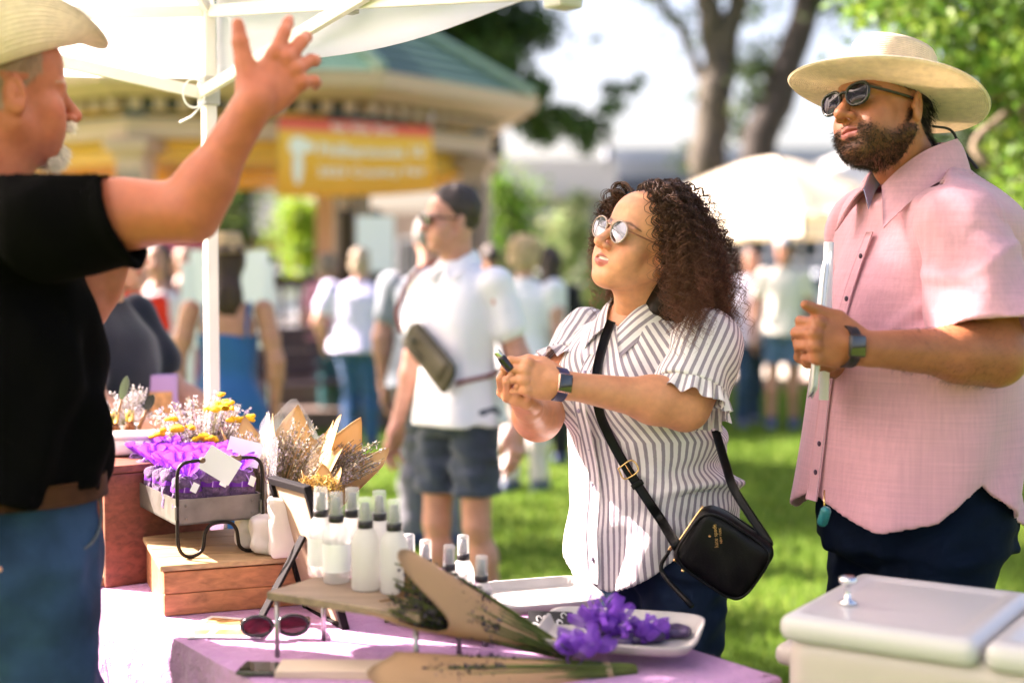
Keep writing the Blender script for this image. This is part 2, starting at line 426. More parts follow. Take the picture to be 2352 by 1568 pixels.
def head_mesh(o, R, neck, col, lip, male=False, brow=None, big=1.0, blush=.12, teeth=True, **k):
    F = head_field(o, R, neck, male, big=big, **k); V, Q = F.mesh(1)
    x, y, z = V.T; C = np.tile(np.asarray(col, float), (len(V), 1)); op = k.get('open_', .5)
    def mixc(w, c):
        nonlocal C
        w = np.clip(w, 0, 1)[:, None]; C = C*(1-w)+w*np.asarray(c)
    red = np.asarray(col)*np.array([1.12, .82, .8])
    mixc(blush*4*np.exp(-(((np.abs(x)-.043)/.022)**2+((z+.035)/.02)**2))*(y > .03), red)
    mixc(blush*4*np.exp(-((x/.016)**2+((z+.036)/.014)**2))*(y > .09), red)
    xx = np.abs(x)/.0245
    up_ = (z-(-.0585+.0035*np.cos(xx*2)-.006*xx**2)); dn = (z-(-.0825-.0045*op+.0115*xx**2))
    lipw = np.clip(-up_/.002, 0, 1)*np.clip(dn/.002, 0, 1)*(xx < 1)*(y > .078)
    mixc(lipw*.9, lip)
    if teeth and op > .2:
        t = (np.abs(x) < .0165)*(y < .0925)*(y > .084)*(z > -.069)*(z < -.0565)*(xx < 1); mixc(t*lipw*.95, (.75, .70, .62))
    if brow is not None:
        ax_ = np.abs(x); zb = np.interp(ax_, [.010, .022, .036, .048, .056], [.0155, .0195, .0225, .0195, .0150]); wb = np.interp(ax_, [.010, .018, .035, .056], [.0036, .0040, .0034, .0014]); b = np.exp(-((z-zb)/wb)**4)*(ax_ > .010)*(ax_ < .056)*(y > .04)
        mixc(b*.8, brow)
    if k.get('eyes', True):
        e = np.exp(-(((np.abs(x)-.031)/.013)**4+((z+.002)/.0035)**4))*(y > .078); mixc(e*.6, (.08, .05, .04))
    return V*big@R.T+o, Q, C
def hand(F, w, yd, zd, side, fingers, thumb, s=1.0, rf=1.0):
    """adds a hand to a field. w wrist, yd towards the fingers, zd back of the hand, side +1 left / -1 right"""
    y = nv(yd); z = nv(np.asarray(zd)-y*(np.asarray(zd)@y)); x = side*np.cross(y, z); B = np.stack([x, y, z], 1)
    P = lambda q: w+s*(B@np.asarray(q, float))
    k = .012*s
    F.u(cone(P((-.002, -.01, -.002)), P((.004, .03, -.001)), .0225*s, .022*s), .02)
    base = [(.030, .088, .0), (.0095, .093, .003), (-.0115, .089, .002), (-.031, .080, -.003)]
    for b in base:
        F.u(cone(P((b[0]*.55, .022, -.004)), P((b[0], b[1]-.006, b[2]-.006)), .0135*s, .0115*s), k)
    F.u(ell(P((0, .055, -.010)), np.array([.036, .042, .013])*s, B), .015)
    F.u(ell(P((.022, .036, -.014)), np.array([.018, .030, .015])*s, B), .014)
    F.u(ell(P((-.026, .036, -.012)), np.array([.014, .032, .013])*s, B), .014)
    ln = [(.043, .026, .021), (.047, .030, .022), (.044, .028, .022), (.034, .021, .020)]
    rr = [(.0098, .0088, .0078, .0064), (.0100, .0090, .0080, .0066), (.0095, .0086, .0076, .0062), (.0084, .0076, .0068, .0056)]
    tips = []
    for b, l, r, c in zip(base, ln, rr, fingers):
        sp, a1, a2, a3 = [math.radians(q) for q in c]; p = np.array(b, float); ang = 0.0
        pts = [p]
        for L, a in zip(l, (a1, a2, a3)):
            ang += a; d = np.array([math.sin(sp)*math.cos(ang), math.cos(sp)*math.cos(ang), -math.sin(ang)]); p = p+d*L; pts.append(p)
        for i in range(3): F.u(cone(P(pts[i]), P(pts[i+1]), r[i]*s*rf, r[i+1]*s*rf), .0035*s if i else .008*s)
        F.u(ell(P(pts[0]+np.array([0, .0, .002])), .0112*s), .008*s)
        tips.append([P(q) for q in pts])
    t = [P(q) for q in thumb]; tr = [.0150, .0125, .0108, .0082]
    for i in range(3): F.u(cone(t[i], t[i+1], tr[i]*s*rf, tr[i+1]*s*rf), (.014 if i == 0 else .0045)*s)
    tips.append(t); return B, P, tips
def arm(F, sh, el, wr, r=(.055, .048, .05, .028), k=.03):
    sh, el, wr = map(np.asarray, (sh, el, wr))
    F.u(cone(sh, el, r[0], r[1]), k); F.u(ell(sh*.45+el*.55, (r[1]*1.06,)*3), k)
    F.u(cone(el, wr, r[2], r[3]), k); F.u(ell(el*.74+wr*.26, (r[2]*.98,)*3), k)
def join(parts):
    """[(V, F, C)] -> one mesh"""
    V = []; F = []; C = []; n = 0
    for v, f, c in parts:
        V.append(v); F.append(f+n); C.append(np.broadcast_to(c, (len(v), 3))); n += len(v)
    return np.vstack(V), np.vstack(F), np.vstack(C)
def bounds(*pts, pad=.08):
    P = np.array(pts); return P.min(0)-pad, P.max(0)+pad
def skin_var(V, C, seed=1, a=.06):
    w = (waves(seed, 14, .05, a)(V[:, 0], V[:, 1], V[:, 2])+waves(seed+50, 20, .02, a*.4)(V[:, 0], V[:, 1], V[:, 2]))[:, None]; return C*(1+w*np.array([.6, 1, 1]))
def legs_field(F, hip, knee, ank, r=(.09, .058, .04), k=.03):
    for h_, n_, a_ in zip(hip, knee, ank):
        h_, n_, a_ = map(np.asarray, (h_, n_, a_))
        F.u(cone(h_, n_, r[0], r[1]), k); F.u(cone(n_, a_, r[1]*.92, r[2]), .02); F.u(ell(n_*.7+a_*.3, (r[1]*1.02,)*3), .04)
def shoe(F, ank, d, L=.27):
    d = nv((d[0], d[1], 0)); a = np.array([ank[0], ank[1], 0])
    F.u(cone(a+d*-.04+(0, 0, .045), a+d*(L-.1)+(0, 0, .036), .042, .034), .02); F.u(cone(a-d*.045+(0, 0, .03), a+d*(L-.09)+(0, 0, .026), .04, .036), .02)
    F.u(cone(a+(0, 0, .05), a+(0, 0, .1), .045, .045), .03)
    F.cut(lambda X, Y, Z: -Z+.004+0*X+0*Y, .004)
# ------------------------------------------------------------------ the woman with curly hair
def build_woman():
    skin = (.60, .262, .135); lip = (.46, .12, .10)
    fyaw = math.atan2(-.66, -.75)                    # heading of the chest
    fx, fy = math.cos(fyaw), math.sin(fyaw); f3 = np.array([fx, fy, 0]); rt = np.array([fy, -fx, 0])   # her right
    root = thing('person', 'woman with long dark curly hair in a grey and white striped ruffle sleeve shirt', 'person', (.32, 3.26, 0))
    # head
    up = nv((.36, .03, .93)); f = np.array([-.79, -.57, .235]); f = nv(f-up*(f@up)); R = frame(f, up)
    o = at(1413, 524, 3.06)-R@np.array([0, .088, .004])
    neck = np.array([.288, 3.185, 1.372])
    Hv, Hf, Hc = head_mesh(o, R, neck, (.72, .335, .185), lip, brow=(.06, .03, .02), open_=.75, jaw=1.04, smile=.0035, neck_r=.050, nose=.98, big=1.0)  # face colour lighter than the arms, standing in for missing fill light
    # arms and hands
    shL = neck+np.array([0, 0, -.085])-rt*.185-f3*.005; shR = neck+np.array([0, 0, -.085])+rt*.175
    elL = at(1572, 930, 2.98); wrL = at(1300, 884, 2.88)
    elR = at(1236, 958, 3.16); wrR = at(1212, 937, 2.98)
    F = Field(*bounds(shL, elL, wrL, at(1120, 830, 2.88), pad=.085), .0030)
    arm(F, shL, elL, wrL, (.056, .050, .050, .027), .028)
    hd = at(1150, 850, 2.86)-wrL
    zd = np.array([.08, -.92, .25])
    hand(F, wrL+nv(hd)*.004, hd, zd, 1, [(4, 32, 62, 40), (2, 30, 66, 40), (-3, 34, 64, 40), (-8, 40, 60, 40)],
         [(.022, .018, -.008), (.044, .050, -.020), (.046, .082, -.034), (.040, .106, -.046)], .92)
    V1, F1 = F.mesh(1)
    F = Field(*bounds(shR, elR, wrR, at(1140, 900, 2.9), pad=.085), .0032)
    arm(F, shR, elR, wrR, (.054, .048, .048, .028), .03)
    hd2 = at(1168, 908, 2.885)-wrR
    hand(F, wrR+nv(hd2)*.004, hd2, np.array([-.25, .35, -.9]), -1, [(4, 30, 55, 35), (2, 35, 60, 40), (-3, 40, 60, 40), (-8, 40, 55, 40)],
         [(.022, .018, -.008), (.046, .046, -.018), (.050, .074, -.030), (.044, .098, -.040)], .92)
    V2, F2 = F.mesh(1)
    # trunk and legs beneath the clothes
    tr = [(.74, .335, 3.27, .10, .08, .09), (.86, .335, 3.27, .11, .09, .10), (1.0, .325, 3.255, .13, .11, .11), (1.15, .305, 3.225, .16, .135, .11), (1.28, .295, 3.2, .15, .125, .105), (1.35, .29, 3.19, .12, .08, .08), (1.40, .288, 3.187, .055, .05, .05)]
    hipL = np.array([.335, 3.27, .80])-rt*.085; hipR = np.array([.335, 3.27, .80])+rt*.085
    knL = hipL+np.array([0.02, 0, -.36])+f3*.03; knR = hipR+np.array([.0, 0, -.36])+f3*.05
    anL = knL+np.array([0, 0, -.37])-f3*.03; anR = knR+np.array([0, 0, -.37])-f3*.05
    F = Field((.0, 2.9, 0), (.66, 3.6, 1.42), .012)
    F.u(loft(tr, fyaw), .0); legs_field(F, (hipL, hipR), (knL, knR), (anL, anR), (.068, .050, .036))
    V3, F3 = F.mesh(1)
    V, Fa, C = join([(Hv, Hf, Hc), (V1, F1, np.array(skin)), (V2, F2, np.array(skin)*np.array([1.03, 1.0, 1.02])), (V3, F3, np.array(skin))])
    obj('body', V, Fa, M_SKIN, root, attrs={'col': skin_var(V, C, 3, .045)})
    # ---- shirt
    m = bpy.data.materials.new('striped_cotton'); m.use_nodes = True; nt = m.node_tree; N = nt.nodes.new; L = nt.links.new; b = nt.nodes['Principled BSDF']
    b.inputs['Roughness'].default_value = .85; b.inputs['Specular IOR Level'].default_value = .2; b.inputs['Sheen Weight'].default_value = .2
    a = N('ShaderNodeAttribute'); a.attribute_name = 'stripe'
    tc = N('ShaderNodeTexCoord'); nz = N('ShaderNodeTexNoise'); nz.inputs['Scale'].default_value = 160; L(tc.outputs['Object'], nz.inputs['Vector'])
    ma = N('ShaderNodeMath'); ma.operation = 'MULTIPLY_ADD'; ma.inputs[1].default_value = .0012; L(nz.outputs[0], ma.inputs[0]); L(a.outputs['Fac'], ma.inputs[2])
    mu = N('ShaderNodeMath'); mu.operation = 'MULTIPLY'; mu.inputs[1].default_value = 1/.0150; L(ma.outputs[0], mu.inputs[0])
    fr = N('ShaderNodeMath'); fr.operation = 'FRACT'; L(mu.outputs[0], fr.inputs[0])
    rp = N('ShaderNodeValToRGB'); e = rp.color_ramp.elements; e[0].position = 0; e[0].color = (.86, .83, .83, 1); e[1].position = .50; e[1].color = (.86, .83, .83, 1)
    for p, c in ((.56, (.30, .27, .315, 1)), (.92, (.33, .295, .34, 1)), (.98, (.86, .83, .83, 1))):
        q = e.new(p); q.color = c
    L(fr.outputs[0], rp.inputs[0]); L(rp.outputs[0], b.inputs['Base Color'])
    nz2 = N('ShaderNodeTexNoise'); nz2.inputs['Scale'].default_value = 55; nz2.inputs['Detail'].default_value = 5; L(tc.outputs['Object'], nz2.inputs['Vector'])
    bp = N('ShaderNodeBump'); bp.inputs['Distance'].default_value = .0016; L(nz2.outputs[0], bp.inputs['Height']); L(bp.outputs[0], b.inputs['Normal'])
    tl = N('ShaderNodeBsdfTranslucent'); L(rp.outputs[0], tl.inputs[0]); ms = N('ShaderNodeMixShader'); ms.inputs[0].default_value = .12
    L(b.outputs[0], ms.inputs[1]); L(tl.outputs[0], ms.inputs[2]); L(ms.outputs[0], nt.nodes['Material Output'].inputs[0])
    M_STR = m
    S = [(.70, .325, 3.265, .200, .190, .19), (.80, .328, 3.268, .205, .190, .19), (.93, .328, 3.262, .202, .186, .175), (1.03, .320, 3.245, .190, .178, .15), (1.13, .308, 3.22, .182, .178, .135), (1.20, .300, 3.21, .180, .176, .13),
         (1.27, .296, 3.2, .184, .150, .125), (1.315, .292, 3.19, .172, .112, .115), (1.350, .289, 3.187, .125, .085, .095), (1.385, .287, 3.186, .072, .066, .068)]
    lf = loft(S, fyaw, p=2.25)
    Fs = Field((.0, 2.85, .69), (.68, 3.56, 1.42), .0055)
    Fs.u(lf, 0)
    for q, sh in ((-1, shL), (1, shR)): Fs.u(ell(sh+np.array([0, 0, -.005]), (.07, .07, .07)), .05)
    for q in (-1, 1): Fs.u(ell(np.array([.298, 3.203, 1.205])+rt*q*.075+f3*.105, (.082, .072, .075)), .05)
    def ang(X, Y): return np.arctan2((X-.325)*rt[0]+(Y-3.26)*rt[1], (X-.325)*fx+(Y-3.26)*fy)
    def folds(X, Y, Z):
        th = ang(X, Y); d = waves(11, 9, .17, .0035, (1, 1, .55))(X, Y, Z)
        # gathered rolls at the waist on her left side, soft vertical drape lower down
        wl = np.clip((-th-.2)/1.0, 0, 1)
        for zc, amp, sl in ((1.035, .012, .02), (.985, .011, -.01), (.93, .010, .03), (1.10, .008, .0)):
            zz = Z-zc-sl*th-.010*np.sin(th*5+zc*40); d = d-wl*amp*np.exp(-(zz/.016)**2)+wl*amp*.8*np.exp(-((zz-.03)/.022)**2)
        lo_ = np.clip((1.02-Z)/.15, 0, 1); d = d-lo_*.006*np.sin(th*9+Z*10+1.5*np.sin(Z*14))
        dr = np.clip((Z-1.12)/.1, 0, 1); d = d-dr*.0035*np.sin(45*(X*.75+Z*.7))
        return d
    Fs.disp(folds, .05); f0 = Fs.f.copy(); zax = Fs.ax[2][None, None, :]
    def hem(X, Y, Z):
        th = ang(X, Y); h = .755+.175*np.clip(np.abs(np.abs(th)-.15)/1.35, 0, 1)**1.6-.16*np.clip((np.abs(th)-1.7)/1.2, 0, 1)
        return h-Z
    Fs.cut(hem, .003)
    Fs.cut(lambda X, Y, Z: (Z-1.393)+.55*((X-.287)*fx+(Y-3.186)*fy)+0*X, .004)      # neckline dips to the front
    Fs.f = np.where((zax < 1.0) | (zax > 1.33), np.maximum(Fs.f, -(f0+.010)), Fs.f)
    # the front opening at the throat
    th0 = np.array([.287, 3.186, 1.40])+f3*.085; Fs.s_(cone(th0+(0, 0, .03), th0+(0, 0, -.075)-rt*.01-f3*-.02, .034, .006), .004)
    V, Fc = Fs.mesh(1)
    th = ang(V[:, 0], V[:, 1]); zz = np.clip(V[:, 2]-1.10, 0, .4)
    st = th*.185-zz*(.38+.15*np.cos(th))*1.0+.004*np.sin(V[:, 2]*22+th*3)
    shirt = obj('shirt', V, Fc, M_STR, root, attrs={'stripe': st})
    # sleeves with ruffles
    def sleeve(sh, el, r0, ln, open_d):
        d = nv(el-sh); a1 = nv(np.cross(d, f3)); a2 = np.cross(d, a1)
        lo, hi = bounds(sh-d*.09, sh+d*(ln+.05), pad=.13); Fd = Field(lo, hi, .0045)
        Fd.u(cone(sh-d*.02+np.array([0, 0, .012]), sh+d*ln, r0-.004, r0+.012), 0)
        Fd.u(ell(sh+np.array([0, 0, .01]), (r0+.006,)*3), .03)
        Fd.disp(lambda X, Y, Z: .0035*np.sin(60*((X-sh[0])*a1[0]+(Y-sh[1])*a1[1]+(Z-sh[2])*a1[2]))+waves(5, 6, .09, .003)(X, Y, Z), .04)
        cutp = sh+d*ln*.98
        Fd.cut(lambda X, Y, Z: (X-cutp[0])*open_d[0]+(Y-cutp[1])*open_d[1]+(Z-cutp[2])*open_d[2], .002)
        Fd.s_(cone(sh+d*.02, sh+d*(ln+.1), r0-.012, r0+.012), .003)
        V, Fq = Fd.mesh(1); q = V-sh; an = np.arctan2(q@a1, q@a2)
        obj('sleeve', V, Fq, M_STR, shirt, attrs={'stripe': an*.072+.02*(q@d)})
        # ruffle: a gathered band round the opening
        n = 140; A = np.linspace(0, 2*np.pi, n, endpoint=False); rows = []
        nrm = nv(open_d); b1 = nv(np.cross(nrm, f3)); b2 = np.cross(nrm, b1); c0 = cutp
        for i, t in enumerate(np.linspace(0, 1, 7)):
            rad = r0+.006+.014*t+.0095*t*np.sin(A*15+.8*np.sin(A*4)); off = .046*t+.006*t*np.sin(A*11+1.3)
            rows.append(c0+np.outer(np.cos(A)*rad, b1)+np.outer(np.sin(A)*rad, b2)+(off-.006)[:, None]*nrm)
        P = np.array(rows); V = P.reshape(-1, 3); Fq = grid_faces(7, n, True)
        V2 = np.vstack([V, V-0.0]); obj('ruffle', V, Fq, M_STR, shirt, attrs={'stripe': np.tile(A*.088, 7)})
    sleeve(shL, elL, .073, .105, nv(nv(elL-shL)+np.array([.12, .1, -.1])))
    sleeve(shR, elR, .068, .085, nv(elR-shR))
    # back yoke flounce seen under the near sleeve
    # collar
    def leaf(pts, name, k):
        """a collar wing: strip between an upper and a lower line"""
        up_, lo_ = spline(pts[0], 22), spline(pts[1], 22)
        P = np.array([up_*(1-t)+lo_*t+np.array([0, 0, .007*math.sin(math.pi*t)])-f3*-.004*math.sin(math.pi*t) for t in np.linspace(0, 1, 8)])
        V, Fq = sheet(P, .0028); s_ = np.tile(np.repeat(np.linspace(0, 1, 8)*.055, 22), 2)
        obj(name, V, Fq, M_STR, shirt, attrs={'stripe': s_+.003})
    nk = lambda a, r, z: np.array([.287, 3.184, z])+(math.cos(a)*f3+math.sin(a)*rt)*r
    for q in (-1, 1):
        top = [nk(q*3.1, .062, 1.418), nk(q*2.2, .064, 1.420), nk(q*1.3, .066, 1.410), nk(q*.62, .074, 1.382), nk(q*.22, .092, 1.345)]
        low = [nk(q*3.1, .080, 1.372), nk(q*2.2, .090, 1.372), nk(q*1.35, .100, 1.360), nk(q*.82, .118, 1.325), nk(q*.45, .142, 1.282)]
        leaf((top, low), 'collar', q)
    # front placket with buttons
    def front(z, a=0.0, d=.0):
        cx, cy, A, B, B2 = lf[0].par(z); p = np.array([float(cx), float(cy), z]); r = 1.0
        dirn = math.cos(a)*f3+math.sin(a)*rt; k = (abs(math.sin(a)/A)**2.25+abs(math.cos(a)/B)**2.25)**(-1/2.25)
        return p+dirn*(k+d)
    M_BTN = pmat('shirt_button', (.35, .30, .42), .3)
    Zs = np.linspace(1.285, .775, 30)
    bust = lambda z: .028*math.exp(-((z-1.2)/.07)**2)
    P = np.array([[front(z, a, .009+bust(z)+.004*math.sin(z*30)) for a in np.linspace(-.085, .085, 6)] for z in Zs])
    V, Fq = sheet(P, .003); obj('placket', V, Fq, M_STR, shirt, attrs={'stripe': np.tile(np.tile(np.linspace(0, .030, 6), 30), 2)})
    for z in (1.25, 1.165, 1.08, .995, .91, .83):
        c = front(z, 0, .0125+bust(z)); B_ = frame((0, 0, 1), f3)
        obj('button', *MB().lathe([(0, .0), (.0048, .0), (.0052, .0012), (.004, .0022), (.0, .0018)], 12, c, frame((0, 0, 1), f3)).get(), M_BTN, shirt)
    # ---- jeans
    M_JEAN = cloth_mat('dark_denim', (.012, .026, .058), 700, .0003, .25, 14, .8, .0)
    Fj = Field((.0, 2.9, .03), (.68, 3.6, 1.02), .009)
    Fj.u(loft([(.80, .335, 3.27, .182, .158, .168), (.90, .335, 3.27, .19, .162, .165), (1.0, .328, 3.26, .165, .14, .13)], fyaw, p=2.2), 0)
    Fj.u(ell((.335-fx*.05, 3.27-fy*.05, .82), (.16, .16, .13)), .05)
    legs_field(Fj, (hipL, hipR), (knL, knR), (anL, anR), (.107, .072, .052), .035)
    Fj.disp(waves(21, 10, .07, .004, (1, 1, 1.8)), .04); Fj.cut(lambda X, Y, Z: .085-Z+0*X+0*Y, .003)
    V, Fq = Fj.mesh(1); obj('jeans', V, Fq, M_JEAN, root)
    Fk = Field((.0, 2.75, 0), (.7, 3.6, .14), .008)
    shoe(Fk, anL, f3, .24); shoe(Fk, anR, f3, .24); V, Fq = Fk.mesh(1); obj('shoes', V, Fq, pmat('white_sneaker', (.7, .68, .65), .6, var=.1), root)
    # ---- hair
    M_HAIR = pmat('curly_hair', (1, 1, 1), .5, attr='col', spec=.28)
    r = np.random.default_rng(5); n = 400; per = 8
    c0 = o+R@np.array([0, -.012, .03])
    d = r.normal(size=(n*5, 3)); d /= np.linalg.norm(d, axis=1, keepdims=True)
    # hairline: keep the scalp, leave out the face (local coordinates)
    el_ = np.arctan2(d[:, 2], np.hypot(d[:, 0], d[:, 1])); az = np.arctan2(d[:, 0], d[:, 1])
    line = np.where(np.abs(az) < .75, .76-.24*(np.abs(az)/.75)**2, np.where(np.abs(az) < 1.35, .52-1.3*(np.abs(az)-.75), -.42))
    keep = el_ > line; d = d[keep][:n]; n = len(d)
    # a denser row of locks at the temples
    extra = []
    for q in (-1, 1):
        for i in range(26): a_ = q*r.uniform(.85, 1.5); e_ = r.uniform(-.25, .55); extra.append((math.sin(a_)*math.cos(e_), math.cos(a_)*math.cos(e_), math.sin(e_)))
    d = np.vstack([d, extra]); n = len(d)
    root_l = d*np.array([.074, .095, .0855]); P0 = c0+root_l@R.T
    nrm = nv_rows(d/np.array([.075, .096, .086])@R.T)
    Mp = 54; t = np.linspace(0, 1, Mp)
    # each lock leaves the scalp, swells outwards and falls under its weight
    out = P0-np.array([o[0], o[1], 0]); out[:, 2] = 0
    back = -np.array([f[0], f[1], 0]); ff = nv((f[0], f[1], 0))
    hor = nv_rows(out); fr_ = hor@ff
    rh = nv((R[0, 0], R[1, 0], 0)); sg = np.sign(out@rh+1e-4); hor = nv_rows(hor-np.maximum(fr_-.12, 0)[:, None]*ff+(sg*np.maximum(fr_, 0)*.45)[:, None]*rh)
    side_near = hor@(-rt)                           # +1 near (her left) side
    bulge = r.uniform(.030, .090, n)+.010*r.normal(size=n); endz = o[2]-r.uniform(.10, .262, n)
    endz += np.where(side_near < -.15, .05, 0)
    lo_ = r.random(n) < .2; endz[lo_] += r.uniform(0, .12, lo_.sum())
    rad0 = np.linalg.norm(out, axis=1)
    Rr = np.maximum(rad0, .074)+bulge
    st_ = 1-np.exp(-t*4.2); hx = np.array([o[0], o[1]])
    path = np.zeros((n, Mp, 3))
    rr_ = rad0[:, None]+(Rr-rad0)[:, None]*st_[None]+.020*(t**2)[None]
    path[:, :, :2] = hx+hor[:, None, :2]*rr_[:, :, None]+(out[:, None, :2]-hor[:, None, :2]*rad0[:, None, None])*(1-st_)[None, :, None]
    lift = .048*(1-np.exp(-t*14))*np.exp(-t*2.5)
    path[:, :, 2] = P0[:, 2, None]+lift[None]*(.4+nrm[:, 2:3])+(endz-P0[:, 2])[:, None]*(t**1.35)[None]
    path += (r.normal(size=(n, 3))*.012)[:, None]*(t**1.2)[None, :, None]
    path += (back*.012-rt*.018)[None, None]*(t**1.5)[None, :, None]
    path += (np.clip(side_near*1.3, 0, 1)*r.uniform(.1, 1, n))[:, None, None]*ff*.055*(t**.8)[None, :, None]
    lp = (path-o)@R; bad = ((lp[:, :, 1] > .035) & (np.abs(lp[:, :, 0]) < .066) & (lp[:, :, 2] < .055)).any(1); path, P0, endz = path[~bad], P0[~bad], endz[~bad]; n = len(path)
    # every lock is a ringlet of several strands that share its winding
    ln = np.abs(endz-P0[:, 2])+.08; turns = ln/r.uniform(.021, .036, n); ph = r.uniform(0, 6.28, n); sgn = r.choice([-1, 1], n); rl = r.uniform(.004, .0085, n)
    rep = lambda a_: np.repeat(a_, per, 0)
    path, turns, ph, sgn, rl = rep(path), rep(turns), rep(ph), rep(sgn), rep(rl); n2_ = len(path)
    ph = ph+r.normal(size=n2_)*.45; turns = turns*(1+.02*r.normal(size=n2_)); rl = rl*r.uniform(.6, 1.35, n2_)
    path = path+(r.normal(size=(n2_, 3))*.0045)[:, None]*np.clip(t*3, 0, 1)[None, :, None]
    cut_ = r.uniform(.8, 1.0, n2_)                 # uneven ends
    tt = t[None]*cut_[:, None]; fi = tt*(Mp-1); i0 = np.minimum(fi.astype(int), Mp-2); fr2 = (fi-i0)[..., None]
    ar = np.arange(n2_)[:, None]; path = path[ar, i0]*(1-fr2)+path[ar, i0+1]*fr2
    rad = rl[:, None]*np.clip(t*5, .15, 1)[None]*(1+.3*t)[None]
    A = ph[:, None]+2*np.pi*turns[:, None]*tt*sgn[:, None]
    T = nv_rows(np.gradient(path, axis=1)); n1 = nv_rows(np.cross(T, np.array([.3, .5, .1]))); n2 = np.cross(T, n1)
    path = path+rad[:, :, None]*(np.cos(A)[:, :, None]*n1+np.sin(A)[:, :, None]*n2)
    th_ = r.uniform(.0005, .00125, n2_)[:, None]*np.clip(1.25-t, .35, 1)[None]
    fly = r.choice(n2_, 520, replace=False); pf = path[fly]+(nv_rows(path[fly, -1]-o)*r.uniform(.006, .034, (520, 1)))[:, None]*(t**1.1)[None, :, None]; path = np.vstack([path, pf]); th_ = np.vstack([th_, th_[fly]*.42]); n2_ = len(path)
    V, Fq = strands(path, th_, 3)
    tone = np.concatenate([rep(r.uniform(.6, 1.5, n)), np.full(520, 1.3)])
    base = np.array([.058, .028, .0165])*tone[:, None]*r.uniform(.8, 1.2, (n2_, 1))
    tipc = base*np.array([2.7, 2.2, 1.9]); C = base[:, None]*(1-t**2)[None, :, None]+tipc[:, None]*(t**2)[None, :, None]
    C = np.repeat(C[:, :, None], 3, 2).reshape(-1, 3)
    # inner mass
    Fh = Field(o-.24, o+.2, .006)
    Fh.u(ell(c0, (.083, .102, .094), R), 0)
    bk = o+back*.055
    Fh.u(ell(bk+back*.01+np.array([0, 0, -.05])-rt*.012, (.095, .09, .11)), .05); Fh.u(ell(bk+back*.03+np.array([0, 0, -.12])-rt*.03, (.08, .07, .07)), .05)
    Fh.disp(waves(8, 14, .03, .006), .05)
    Rl = R.T
    def face_clear(X, Y, Z):
        x, y, z = X-o[0], Y-o[1], Z-o[2]
        ly = Rl[1, 0]*x+Rl[1, 1]*y+Rl[1, 2]*z; lz = Rl[2, 0]*x+Rl[2, 1]*y+Rl[2, 2]*z; lx = Rl[0, 0]*x+Rl[0, 1]*y+Rl[0, 2]*z
        return ly-np.interp(lz, [-.3, -.06, .02, .06, .10], [-.05, -.035, -.018, .030, .078])
    Fh.cut(lambda X, Y, Z: face_clear(X, Y, Z), .01)
    V2, F2 = Fh.mesh(2)
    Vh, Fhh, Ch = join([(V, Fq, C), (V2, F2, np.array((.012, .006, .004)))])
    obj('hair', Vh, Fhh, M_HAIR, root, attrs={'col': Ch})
    # ---- sunglasses
    sunglasses(root, o, R, pmat('beige_acetate', (.40, .29, .23), .25, spec=.6), lens_mat('mirror_lens', (.13, .135, .16), .9), rad=(.0255, .0245), zc=-.003, y=.104, arm_mat=pmat('bronze_temple', (.40, .17, .10), .3, .5), ring=.0018, wrap=.06)
    watch(root, at(1297, 880, 2.851), wrL-elL, np.array([.10, -.95, .18]), .031, pmat('rose_gold', (.80, .45, .33), .25, 1.0), pmat('navy_strap', (.03, .03, .09), .5))
    # ring
    bpy.context.view_layer.update(); return dict(root=root, shirt=shirt, front=front, f3=f3, rt=rt, shL=shL, neck=neck, hd=(wrL, hd, zd))
def nv_rows(v): return v/np.maximum(np.linalg.norm(v, axis=-1, keepdims=True), 1e-9)
def lens_mat(name, col, mirror):
    return pmat(name, col, .04, metal=mirror, spec=.8, coat=.6)
def sunglasses(root, o, R, mat, lens, rad=(.026, .024), zc=-.002, y=.104, arm_mat=None, ring=.003, wrap=.1, square=2.0, gap=.034, tilt=.06):
    g = bpy.data.objects.new('sunglasses', None); COL.objects.link(g); g.parent = root; g.location = tuple(o-np.array(root.location)); g.empty_display_size = .03
    T = lambda P: np.asarray(P)@R.T+o
    A = np.linspace(0, 2*np.pi, 40, endpoint=False)
    def rim(q, k=1.0):
        cx = np.sign(np.cos(A))*np.abs(np.cos(A))**(2/square)*rad[0]*k; cz = np.sign(np.sin(A))*np.abs(np.sin(A))**(2/square)*rad[1]*k
        cz = np.where(cz > 0, cz*.95, cz); cx = cx*(1+.08*cz/rad[1])
        X = q*gap+cx; Y = y-wrap*np.abs(X-0)*1.0-tilt*0-.10*(-cz); return np.stack([X, Y-.10*0*cz, zc+cz], 1)
    mb = MB()
    for q in (-1, 1): mb.tube(T(rim(q)), ring, 8, closed=True)
    br = np.array([(-gap+rad[0]-.001, y-.002, zc+.006), (-.005, y+.002, zc+.0105), (.005, y+.002, zc+.0105), (gap-rad[0]+.001, y-.002, zc+.006)])
    mb.tube(T(spline(br, 12)), ring*1.05, 8)
    mb.build('frame', mat, g, True)
    for q in (-1, 1):
        E = rim(q, .97); c = E.mean(0)+np.array([0, .003, 0]); V = np.vstack([c, E*.5+c*.5+np.array([0, .0008, 0]), E]); n = len(A); i = np.arange(n); j = (i+1) % n
        F = [np.stack([np.zeros(n, int), 1+i, 1+j], 1), np.stack([1+i, 1+n+i, 1+n+j, 1+j], 1)]
        V3 = T(V); V4 = T(V-np.array([0, .0016, 0])); obj('lens', np.vstack([V3, V4]), F+[f[:, ::-1]+len(V) for f in F], lens, g)
        p = rim(q); e = p[np.argmax(q*p[:, 0])]
        P = spline([(e[0], e[1]-.001, zc+.007), (e[0]+q*.004, e[1]-.012, zc+.007), (q*.079, .02, zc+.004), (q*.078, -.012, zc+.001), (q*.074, -.03, zc-.014)], 24)
        obj('temple', *tube(T(P), ring*.95, 8), arm_mat or mat, g)
